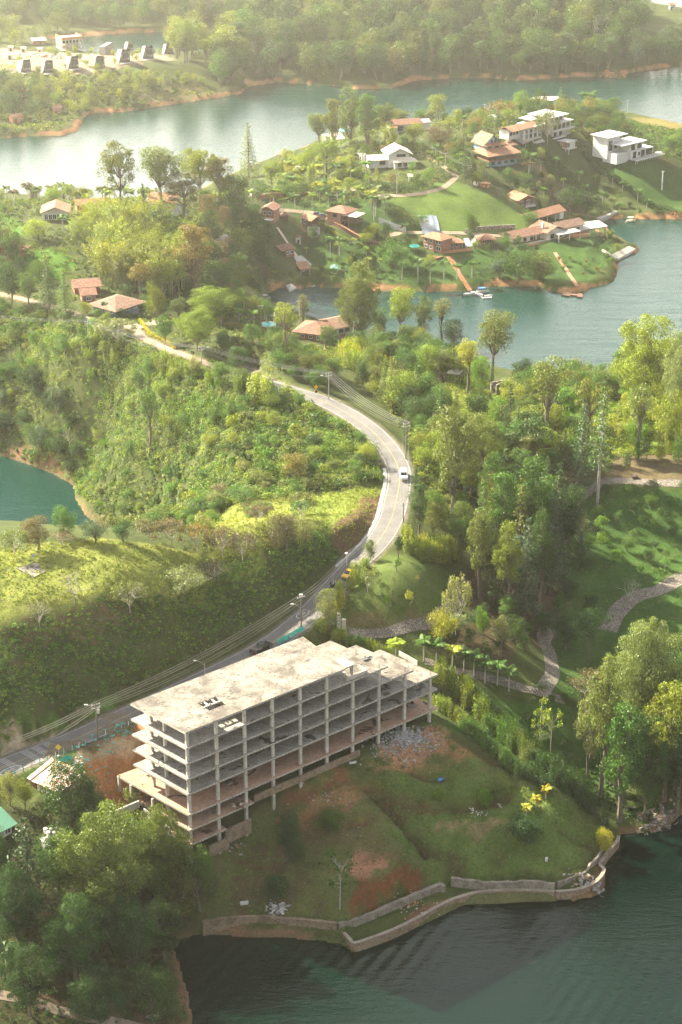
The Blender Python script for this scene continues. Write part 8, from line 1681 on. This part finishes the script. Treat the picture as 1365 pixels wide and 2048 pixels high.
 (930, 365, 290, 30, 'conifer', D2, 'dark conifer left of the blue chalet'),
 (945, 365, 285, 28, 'conifer', D1, 'second dark conifer left of the blue chalet'),
 (878, 300, 250, 60, 'round', BR, 'brownish rounded tree above the drive of the villas'),
 (830, 290, 243, 44, 'round', YG, 'rounded tree before the long white house'),
 (875, 240, 188, 46, 'round', YG, 'golden tree on the peninsula crest'),
 (1040, 238, 180, 40, 'round', BG, 'bright tree on the crest left of the flat-roofed houses'),
 (1080, 235, 178, 40, 'round', D2, 'dark dome-shaped tree on the peninsula crest'),
 (1120, 228, 175, 26, 'conifer', BG, 'slim green conifer on the peninsula crest'),
 (1005, 250, 190, 50, 'thin', OR, 'pale orange leafless tree on the crest'),
 (1175, 225, 180, 40, 'palm', MID, 'fan-crowned palm on the crest at the right'),
 (1095, 290, 210, 40, 'thin', OL, 'thin tree in front of the flat-roofed concrete villa'),
 (1060, 345, 300, 30, 'palm', MID, 'palm beside the white two-storey house'),
 (940, 480, 420, 40, 'round', MID, 'green tree on the lawn above the lakeside houses'),
 (1140, 430, 375, 60, 'round', D2, 'dark tree group left of the cove below the hedges'),
 (1170, 425, 385, 50, 'round', D1, 'darker tree at the right of the dark group'),
 (1100, 395, 345, 16, 'stem', PALE, 'white-stemmed slim tree between the hedges'),
 (1035, 565, 500, 70, 'round', MID, 'leafy tree in the shoreline group below the tile-roofed house'),
 (1080, 562, 505, 70, 'round', OL, 'right tree of the shoreline group'),
 (1000, 558, 515, 50, 'round', BLUE, 'left grey-green tree of the shoreline group'),
 (1190, 500, 460, 40, 'ball', BLUE, 'grey rounded tree beside the white-roofed terrace'),
 (1060, 450, 420, 40, 'ball', MID, 'rounded tree right of the tarp hillside'),
]):
    T(k, px, by, ty, wp, c, lb)

# royal palms and small palms
for lb, px, by, ty in (('thick-trunked palm, left of the pair above the boat shed', 661, 520, 468), ('thick-trunked palm, right of the pair above the boat shed', 680, 518, 470), ('tall white-trunked palm left of the orange stairs', 836, 566, 510),
    ('white-trunked palm right of the tallest one', 861, 568, 520), ('white-trunked palm beside the orange stairs', 888, 568, 515), ('palm leaning over the orange stairs', 914, 560, 525), ('palm at the right of the orange stairs', 944, 556, 520), ('palm left of the tallest white-trunked one', 805, 560, 520),
    ('palm before the grey tarp', 845, 455, 430), ('palm on the left of the white stepped wall', 748, 440, 385), ('palm beside the brick lookout house', 560, 425, 398), ('palm in front of the long white peninsula house', 925, 275, 225)):
    T('royal', px, by, ty, 24, MID, lb)
for i, (px, by) in enumerate([(792, 1318), (848, 1322), (873, 1330), (905, 1338), (928, 1345), (948, 1352), (970, 1366), (995, 1370), (1018, 1382)]):
    T('palm', px, by, by - (50 if i else 40), 40, BY if i in (0, 3) else MID, ['brightest small palm at the corner of the concrete roof', 'palm nearest the concrete frame on the cobbled path', 'second palm of the path row', 'yellowing palm of the path row, fourth from the left', 'fifth palm of the path row', 'sixth palm of the path row', 'seventh palm of the path row', 'second palm from the right end of the path row', 'last palm at the right end of the path row'][i], group='palms along the cobbled path')
scatter("150 410;240 400;330 405;330 418;150 425", ['palm'], 14, (6, 8), [YG, OL], 'feathery palm in the backlit row before the upper lake', 'backlit palms before the upper lake', mind=4)
scatter("560 350;680 340;720 370;640 400;560 400", ['palm'], 22, (6, 10), [YG, MID, BY], 'garden palm on the slope below the peninsula tree group', 'palms below the peninsula tree group', mind=5)
scatter("540 415;640 405;720 400;720 412;560 425", ['palm'], 10, (6, 8), [YG, MID], 'palm along the hedge above the brick lookout house', 'palms above the brick lookout house', mind=5)
scatter("740 395;770 395;770 440;735 440", ['palm'], 5, (6, 9), [BY, PALE], 'droopy-leaved palm beside the grass hill', 'droopy palms beside the grass hill', mind=3)
scatter("1090 320;1220 360;1300 420;1230 420;1150 370", ['palm'], 10, (5, 7), [MID], 'small palm on the terraces between the two hedges', 'palms between the two hedges', mind=7)
# bamboo grove
GBAM = 'bamboo grove above the low houses'
scatter("190 560;240 575;330 590;370 570;360 510;340 480;250 470;210 500", ['bamboo'], 26, (15, 19), [YG, BY, (0.16, 0.2, .035)], 'arching bamboo in the grove above the low houses', GBAM, mind=5)
scatter("160 490;200 470;300 465;280 440;150 440", ['bamboo'], 10, (9, 13), [YG, BY], 'arching bamboo above the grove behind', 'upper bamboo of the grove', mind=5)
scatter("1060 900;1150 905;1250 890;1365 890;1450 890;1365 850;1200 850;1080 850", ['bamboo', 'bamboo', 'plume'], 20, (7, 11), [BY, YG, BG], 'feathery bamboo in the sunny scrub by the lake', 'bamboo in the sunny scrub', mind=5)
scatter("1050 940;1200 948;1365 925;1480 920;1480 905;1365 905;1200 930;1060 925", ['plume', 'round', 'bamboo'], 22, (4, 7), [YG, MID, D2], 'shrubby bamboo on the bank above the upper cobbled path', 'growth above the upper cobbled path', mind=4)
# hedges of cane/bamboo
def row(pxs, kind, n, h, w_, cols, label, group, jitter=.4, name=None, cat=None):
    L = pxline(pxs, 8)[:, :2]; d = np.concatenate([[0], np.cumsum(np.hypot(*np.diff(L, axis=0).T))]); 
    for i in range(n):
        t = d[-1] * (i + .5) / n; x = np.interp(t, d, L[:, 0]) + random.gauss(0, jitter); y = np.interp(t, d, L[:, 1]) + random.gauss(0, jitter)
        plant(kind, (x, y, float(HZ(x, y))), h * random.uniform(.8, 1.2), w_ * random.uniform(.85, 1.2), cols[i * len(cols) // n] if len(cols) > 1 else cols[0], label + ', ' + ['at its first end', 'first third', 'just before its middle', 'just past its middle', 'last third', 'at its far end'][i * 6 // n], group=group, name=name, cat=cat)
row("885 1365;920 1400;970 1450;1040 1515;1110 1570;1170 1610;1200 1645", 'plume', 46, 5.5, 3.6, [YG, YG, MID, MID, OL, D2, D2, D2], 'bamboo clump in the hedge running down beside the grassy spur', 'bamboo hedge beside the spur', .9)
row("872 1412;930 1458;990 1508;1050 1552;1100 1580", 'plume', 34, 3.4, 3.2, [YG, MID, MID, D2], 'low bamboo clump on the near side of the spur hedge', 'near side of the spur hedge', .7)
row("895 1360;935 1402;985 1450;1050 1505;1120 1560;1180 1600", 'plume', 34, 5, 3.4, [YG, MID, MID, D2, D2, D1], 'bamboo clump on the lawn side of the spur hedge', 'lawn side of the bamboo hedge', .9)
row("810 1090;840 1110;880 1115;900 1105", 'plume', 14, 5.2, 3.4, [BY], 'golden-topped bamboo clump in the hedge right of the road', 'golden bamboo hedge right of the road', .6)
row("815 1100;845 1118;890 1122", 'plume', 10, 4.6, 3.2, [YG], 'bamboo clump on the near side of the golden hedge', 'near side of the golden bamboo hedge', .5)
row("668 1240;690 1200;705 1170;735 1135", 'plume', 14, 3.6, 2.8, [BY, YG, YG], 'yellowish bamboo clump between the road and the mound', 'bamboo between road and mound', .7)
row("640 1262;690 1285;730 1300;780 1310", 'plume', 14, 3.0, 2.4, [YG, MID, YG], 'low bamboo clump behind the concrete roof', 'bamboo behind the concrete roof', .6)
row("685 712;720 735;760 755;800 765;850 780", 'plume', 30, 6.5, 4.6, [BY, BY, GOLD], 'sunlit yellow cane clump in the long row above the road bend', 'yellow cane row above the road bend', 1.2)
row("700 735;740 760;790 790;830 820", 'plume', 18, 6, 4.4, [YG], 'green cane clump below the yellow row', 'green cane below the yellow row', 1.5)
row("300 775;200 730;100 700;0 690", 'plume', 14, 3.4, 4, [YG, MID], 'cane clump on the left hillside crest', 'canes on the left hillside crest', 2.0)
row("-20 606;60 622;130 640;200 660;262 672", 'ball', 26, 2.6, 3.4, [MID, OL, D2, YG], 'rounded bush on the lower side of the dirt road', 'bushes below the dirt road', 1.0)
row("290 735;360 745;420 760", 'plume', 12, 4.4, 4, [YG], 'cane clump below the dirt road', 'canes below the dirt road', 1.4)
# clipped hedges (each one object)
def hedge(name, pxs, w_, h, col, label, dens=60, leaf=.22, n=6):
    L = pxline(pxs, n)[:, :2]; seg = np.hypot(*np.diff(L, axis=0).T); d = np.concatenate([[0], np.cumsum(seg)]); m = int(d[-1] * dens); rs = np.random.RandomState(int(d[-1] * 7) % 999)
    t = rs.rand(m) * d[-1]; x = np.interp(t, d, L[:, 0]); y = np.interp(t, d, L[:, 1]); i = np.clip(np.searchsorted(d, t) - 1, 0, len(seg) - 1); dr = np.diff(L, axis=0)[i] / seg[i][:, None]; nx = np.stack([-dr[:, 1], dr[:, 0]], 1)
    side = rs.rand(m); u = np.where(side < .45, rs.uniform(-1, 1, m), np.where(side < .72, -1, 1)); zz = np.where(side < .45, 1, rs.rand(m)); wob = 1 + .15 * fbm(x / 2, y / 2, 2, 3)
    X = x + nx[:, 0] * u * w_ / 2; Y = y + nx[:, 1] * u * w_ / 2; Z = HZ(x, y) + zz * h * wob
    nm = np.stack([np.where(side < .45, 0, nx[:, 0] * u), np.where(side < .45, 0, nx[:, 1] * u), np.where(side < .45, 1, .1)], 1); V, F = leaf_quads(np.stack([X, Y, Z], 1), nm, leaf, rs)
    o = link(name, npmesh(name, V, F, M_LEAF)); o.color = (*col, 1); return tag(o, label, 'hedge')
hedge('clipped_hedge', "1065 300;1090 320;1140 365;1200 420;1215 435", 5.0, 3.2, D2, 'long dark clipped hedge running down the peninsula beside the white houses', 130, .45)
hedge('clipped_hedge', "1170 310;1210 350;1270 390;1340 425;1365 432", 3.2, 2.2, D2, 'dark hedge running down right below the modern white house', 110, .45)
hedge('clipped_hedge', "510 372;560 395;600 390;700 382;800 385;850 372", 3.0, 3.0, D2, 'long clipped hedge under the white villas garden', 110, .45)
hedge('clipped_hedge', "770 418;800 432;850 455", 5.0, 2.5, OL, 'brownish hedge between grass hill and white stepped wall', 110, .45)
hedge('clipped_hedge', "735 385;700 388", 2.0, 2.5, MID, 'short hedge piece left of the curved drive', 90, .45)
hedge('clipped_hedge', "940 300;985 285;1030 300;1060 310", 3.0, 2.5, D2, 'hedge around the garden of the blue chalet', 110, .4)
hedge('clipped_hedge', "450 655;520 662;560 672;600 680", 2.0, 1.6, OR, 'rusty clipped hedge in front of the round pool', 120, .35)
hedge('clipped_hedge', "690 690;740 712;770 735", 3.2, 2.4, D2, 'dark hedge right below the white house with the tile roof', 120, .35)
hedge('clipped_hedge', "280 642;300 668;340 690;350 700", .8, .8, GOLD, 'low yellow hedge edging the dirt road bend', 120, .3)
hedge('clipped_hedge', "640 448;680 475;740 498;770 502", 1.6, 1.2, YG, 'yellow-green hedge along the roofed wall', 120, .35)
hedge('clipped_hedge', "1050 250;1010 270", 3, 2, BG, 'hedge behind the white two-storey house', 90, .45)

# general growth of the middle distance
def lots():
    S = scatter
    S("430 720;540 715;640 730;680 760;640 780;560 760;440 740", ['round', 'ball'], 26, (4, 8), [D2, MID, OL], 'bushy tree on the shaded bank above the main road', 'bushes on the bank above the main road', (.8, 1.1), 4)
    S("700 770;760 800;830 860;850 940;900 900;880 820;800 770", ['round', 'tall', 'conifer', 'ball'], 60, (6, 13), [MID, OL, YG, D2], 'tree in the thicket on the outside of the road bend', 'thicket outside the road bend', (.6, .9), 3.5)
    S("860 880;1000 870;1130 880;1150 960;1000 1010;880 1000", ['euc', 'tall', 'conifer', 'round'], 56, (9, 17), [OL, MID, D2, YG], 'tree in the woodland between road bend and garden', 'woodland between road bend and garden', (.5, .75), 4.5)
    S("960 1060;1060 1040;1130 1080;1120 1180;1040 1230;950 1210", ['tall', 'conifer', 'tall'], 26, (16, 24), [D2, MID, D1, BLUE], 'tall dark tree inside the central woodland', 'central dark woodland', (.35, .5), 5)
    S("850 1040;920 1030;940 1100;900 1100;850 1060", ['tall', 'round'], 9, (6, 12), [OL, MID], 'tree on the slope right of the lower road bend', 'trees right of the lower road bend', (.5, .8), 5)
    S("420 690;560 690;600 720;430 715", ['round', 'ball'], 14, (4, 7), [D2, MID], 'shady bush below the gravel yard', 'bushes below the gravel yard', (.8, 1.1), 4)
    S("430 600;520 610;560 640;520 660;440 660;420 620", ['round', 'palm', 'ball'], 16, (4, 8), [MID, YG, BG], 'garden plant in the lush plot beside the cove', 'lush plot beside the cove', (.8, 1.1), 4)
    S("0 400;140 395;200 430;160 480;120 500;0 470", ['round', 'palm', 'ball'], 26, (4, 8), [MID, OL, YG, BR], 'garden tree around the left hill houses', 'trees around the left hill houses', (.8, 1.1), 6)
    S("0 480;30 520;60 560;100 570;60 590;0 585;-60 580;-60 480", ['round', 'euc'], 12, (7, 12), [MID, D2], 'tree above the dirt road at far left', 'trees above the dirt road far left', (.6, .9), 5)
    S("150 600;260 590;330 600;340 640;280 632;180 630", ['round', 'palm', 'ball'], 14, (3, 6), [MID, YG, D2], 'garden shrub around the low tile-roofed house', 'garden shrubs around the low tile-roofed house', (.8, 1.1), 4)
    S("400 440;500 430;540 470;540 540;480 590;430 600;400 540;420 480", ['round', 'euc', 'round'], 36, (6, 12), [D2, MID, OL, BR], 'tree on the wooded headland above the cove', 'wooded headland above the cove', (.7, .95), 5.5)
    S("400 420;500 400;560 420;540 450;430 440", ['round', 'palm', 'euc'], 20, (6, 10), [D2, MID, YG], 'tree around the hidden roofs on the headland crest', 'trees on the headland crest', (.7, .95), 6)
    S("700 720;800 700;880 730;960 760;900 770;780 740", ['round', 'ball', 'tall'], 44, (6, 12), [D2, MID, OL, YG], 'lakeside tree below the lower lake edge houses', 'lakeside trees behind the yellow canes', (.7, .95), 5)
    S("1000 780;1100 775;1250 775;1250 800;1100 800;1000 800", ['round', 'ball'], 40, (5, 11), [OL, YG, MID], 'bushy tree along the near lake edge', 'bushes along the near lake edge', (.8, 1.1), 4)
    S("1000 800;1365 800;1480 810;1480 920;1365 890;1180 900;1060 900;980 860", ['round', 'bamboo', 'tall', 'ball'], 60, (5, 13), [YG, MID, BG, OL, BY], 'tree in the sunny growth between garden and lake', 'sunny growth between garden and lake', (.6, .9), 5)
    S("1060 1170;1130 1200;1090 1280;1010 1330;900 1300;930 1230;1000 1250", ['round', 'ball', 'tall'], 22, (3, 8), [D2, MID, D1], 'tree on the shaded slope under the central woodland', 'slope under the central woodland', (.6, .9), 5)
    S("1220 780;1365 770;1480 770;1480 820;1240 820", ['euc', 'big'], 10, (14, 20), [PALE, YG, MID], 'tree of the big lakeside group at right', 'big lakeside group at right', (.6, .8), 8)
    S("700 250;860 250;950 240;1100 225;1230 225;1240 245;1100 250;980 270;860 280;760 290", ['round', 'euc', 'ball'], 80, (5, 11), [OL, YG, MID, OR, D2], 'tree along the wooded crest of the peninsula', 'wooded crest of the peninsula', (.7, .95), 5)
    S("560 320;640 310;760 330;760 400;560 400", ['round', 'ball', 'bamboo'], 60, (4, 9), [YG, MID, BY, OL], 'garden tree on the left flank of the peninsula', 'gardens on the left flank of the peninsula', (.7, .95), 5)
    S("900 300;960 290;980 350;960 370;900 340", ['round', 'ball'], 12, (4, 7), [MID, OL], 'garden bush left of the blue chalet', 'bushes left of the blue chalet', (.8, 1.1), 6)
    S("1010 340;1050 330;1120 400;1130 430;1080 430;1020 380", ['round', 'ball', 'thin', 'palm'], 56, (3, 9), [D2, MID, PALE, BR], 'shrubby tree on the slope below the blue chalet', 'slope below the blue chalet', (.7, 1.0), 4.5)
    S("1120 240;1220 235;1260 290;1240 310;1180 290;1130 270", ['round', 'ball', 'euc'], 54, (5, 10), [D2, MID, OL], 'tree in the wood between the flat-roofed villa and the modern house', 'wood left of the modern house', (.7, .95), 5)
    S("1290 290;1365 290;1480 320;1480 400;1365 350;1310 320", ['round', 'ball'], 34, (5, 9), [D2, BG, D2], 'tree in the dense green wood right of the modern house', 'dense wood right of the modern house', (.7, .95), 5.5)
    S("620 540;700 540;780 560;700 575;640 565", ['ball', 'shrub'], 16, (2, 4), [D2, MID], 'shoreline bush by the boat shed cove', 'bushes by the boat shed cove', (.8, 1.2), 4)
    S("960 545;1090 560;1070 500;1010 500;970 520", ['round', 'ball'], 14, (4, 7), [D2, MID, BLUE], 'bushy tree of the shoreline thicket below the tile-roofed house', 'shoreline thicket below the tile-roofed house', (.8, 1.1), 4.5)
    S("1100 500;1200 500;1230 530;1180 560;1120 540", ['ball', 'shrub'], 14, (1.5, 3), [MID, BG, OR], 'ornamental bush on the lakeside lawn', 'bushes on the lakeside lawn', (.9, 1.2), 5)
    S("600 450;680 470;760 500;700 530;620 490", ['ball', 'shrub', 'palm'], 12, (1.5, 4), [MID, BG, YG], 'ornamental bush on the lawn above the boat shed', 'bushes on the lawn above the boat shed', (.9, 1.2), 5)
    S("1200 990;1365 980;1450 1000;1450 1150;1300 1160;1180 1140;1180 1060", ['sapling', 'ball', 'shrub'], 52, (2.4, 4.4), [D2, MID, MID, BG], 'small round orchard tree on the garden lawn', 'orchard trees on the garden lawn', (.8, 1.1), 5)
    S("1100 1140;1150 1180;1210 1230;1190 1240;1130 1200", ['ball', 'shrub'], 12, (2, 4), [D2, MID], 'bush along the ditch of the garden lawn', 'bushes along the garden ditch', (.9, 1.1), 3.5)
    S("930 1400;1060 1420;1150 1460;1120 1520;1040 1480;960 1440", ['sapling', 'thin', 'sapling'], 16, (2, 4.5), [MID, OL, PALE], 'young tree on the lawn beyond the bamboo hedge', 'young trees beyond the bamboo hedge', (.7, 1.0), 5)
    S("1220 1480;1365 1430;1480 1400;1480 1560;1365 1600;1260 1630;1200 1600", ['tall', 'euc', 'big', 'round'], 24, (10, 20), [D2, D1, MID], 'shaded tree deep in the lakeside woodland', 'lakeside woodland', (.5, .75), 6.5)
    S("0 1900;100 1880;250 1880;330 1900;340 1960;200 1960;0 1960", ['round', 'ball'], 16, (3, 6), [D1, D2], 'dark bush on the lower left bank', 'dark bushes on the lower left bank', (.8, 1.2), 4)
    S("100 1640;200 1660;300 1690;260 1740;100 1700", ['round', 'ball'], 10, (4, 7), [D2, D1, MID], 'dark tree between the shed and the huge spreading tree', 'trees below the shed', (.8, 1.1), 4)
    S("1080 1385;1150 1395;1230 1400;1200 1430;1100 1410", ['ball', 'shrub'], 12, (2, 4), [D1, D2], 'dark bush at the junction of the cobbled paths', 'bushes at the path junction', (.9, 1.1), 3)
    # far shore forest
    S("480 100;700 90;900 100;1100 95;1230 110;1230 148;1130 150;1033 152;983 150;900 148;833 152;783 168;640 165;500 160;440 180;420 150", ['far', 'far', 'conifer', 'tall'], 130, (13, 23), [D2, MID, OL, D2], 'hazy tree along the far forested shore', 'forest on the far shore', (.55, .8), 6)
    S("480 100;480 10;700 0;1000 0;1260 0;1290 60;1230 110;1100 95;900 100;700 90", ['far'], 130, (14, 24), [D2, MID, OL, D1], 'hazy tree on the forested hill beyond the lake', 'forested hill beyond the lake', (.6, .85), 11)
    S("480 90;480 10;700 -30;1000 -30;1260 -20;1290 60;1230 100;1100 85;900 90;700 80", ['far'], 170, (13, 22), [D2, MID, OL, D1], 'hazy tree mass filling the forested hill beyond the lake', None, (.6, .85), 9, merged=True)
    S("1240 110;1365 90;1480 90;1480 115;1365 125;1260 138;1240 130", ['far'], 24, (12, 18), [D2, BLUE], 'tree on the far right shore', 'far right shore', (.6, .85), 7)
    S("340 95;420 80;480 100;440 170;400 165;350 120", ['far', 'euc'], 26, (16, 27), [YG, OL], 'glowing hazy tree beside the cabins', 'glowing trees beside the cabins', (.5, .7), 6)
    S("-60 60;60 50;140 60;150 75;60 100;-60 95", ['far', 'bamboo'], 22, (10, 16), [YG, OL], 'pale hazy tree beyond the building site', 'trees beyond the building site', (.6, .85), 7)
    S("-60 20;200 5;450 0;500 30;480 62;340 58;200 60;60 40;-60 50", ['far'], 100, (12, 20), [OL, MID, D2], 'washed-out trees on the hill behind the little channel', None, (.6, .85), 9, merged=True)
    S("-60 180;60 175;100 230;60 255;0 260;-60 260", ['far', 'round'], 24, (8, 14), [OL, MID, D2], 'hazy tree on the left point below the cabins', 'left point below the cabins', (.6, .85), 6)
    S("60 165;200 170;330 175;260 205;150 225;90 200", ['bamboo', 'round', 'plume', 'far'], 46, (5, 10), [BY, YG, OL], 'yellowish growth on the bank below the cabins', 'bank below the cabins', (.7, .95), 6)
    S("190 150;300 150;400 160;420 172;300 165;200 168", ['ball', 'round'], 20, (3, 5), [YG, BY], 'shrub in the hedge line under the dark cabins', 'hedge line under the dark cabins', (.9, 1.2), 5)
lots()
print('plants', TREES)

scatter("10 122;340 98;345 118;210 150;40 158", ['ball', 'round'], 26, (2.5, 5), [YG, MID, BY], 'bush between the dark cabins', 'bushes between the dark cabins', (.9, 1.2), 9)

for a in (("620 430;760 470;900 482;860 545;700 535;600 500", ['round', 'palm', 'ball'], 34, (3, 7), [MID, YG, D2, BG], 'garden tree between the lookout house and the pink brick house', 'garden between the lookout and pink brick houses', 5),
          ("1060 340;1110 330;1230 400;1330 430;1230 436;1150 420", ['ball', 'round', 'palm'], 26, (2, 5), [MID, D2, OL], 'small tree on the terraced slope between the hedges', 'terraces between the hedges', 6),
          ("740 300;900 290;940 340;860 375;740 385;700 340", ['round', 'ball', 'palm', 'conifer'], 34, (3, 8), [YG, MID, BG, OR], 'garden tree around the cream-roofed villa', 'garden of the cream-roofed villa', 5),
          ("930 300;1040 240;1110 300;1040 345;940 380", ['round', 'ball', 'palm'], 24, (3, 7), [MID, D2, YG], 'tree near the blue chalet', 'trees near the blue chalet', 5),
          ("880 480;1000 480;1230 480;1240 510;1150 500;1000 510;880 505", ['ball', 'round'], 20, (2, 5), [MID, YG, D2], 'bush before the lakeside houses', 'bushes before the lakeside houses', 5)):
    scatter(a[0], a[1], a[2], a[3], a[4], a[5], a[6], (.75, 1.0), a[7])
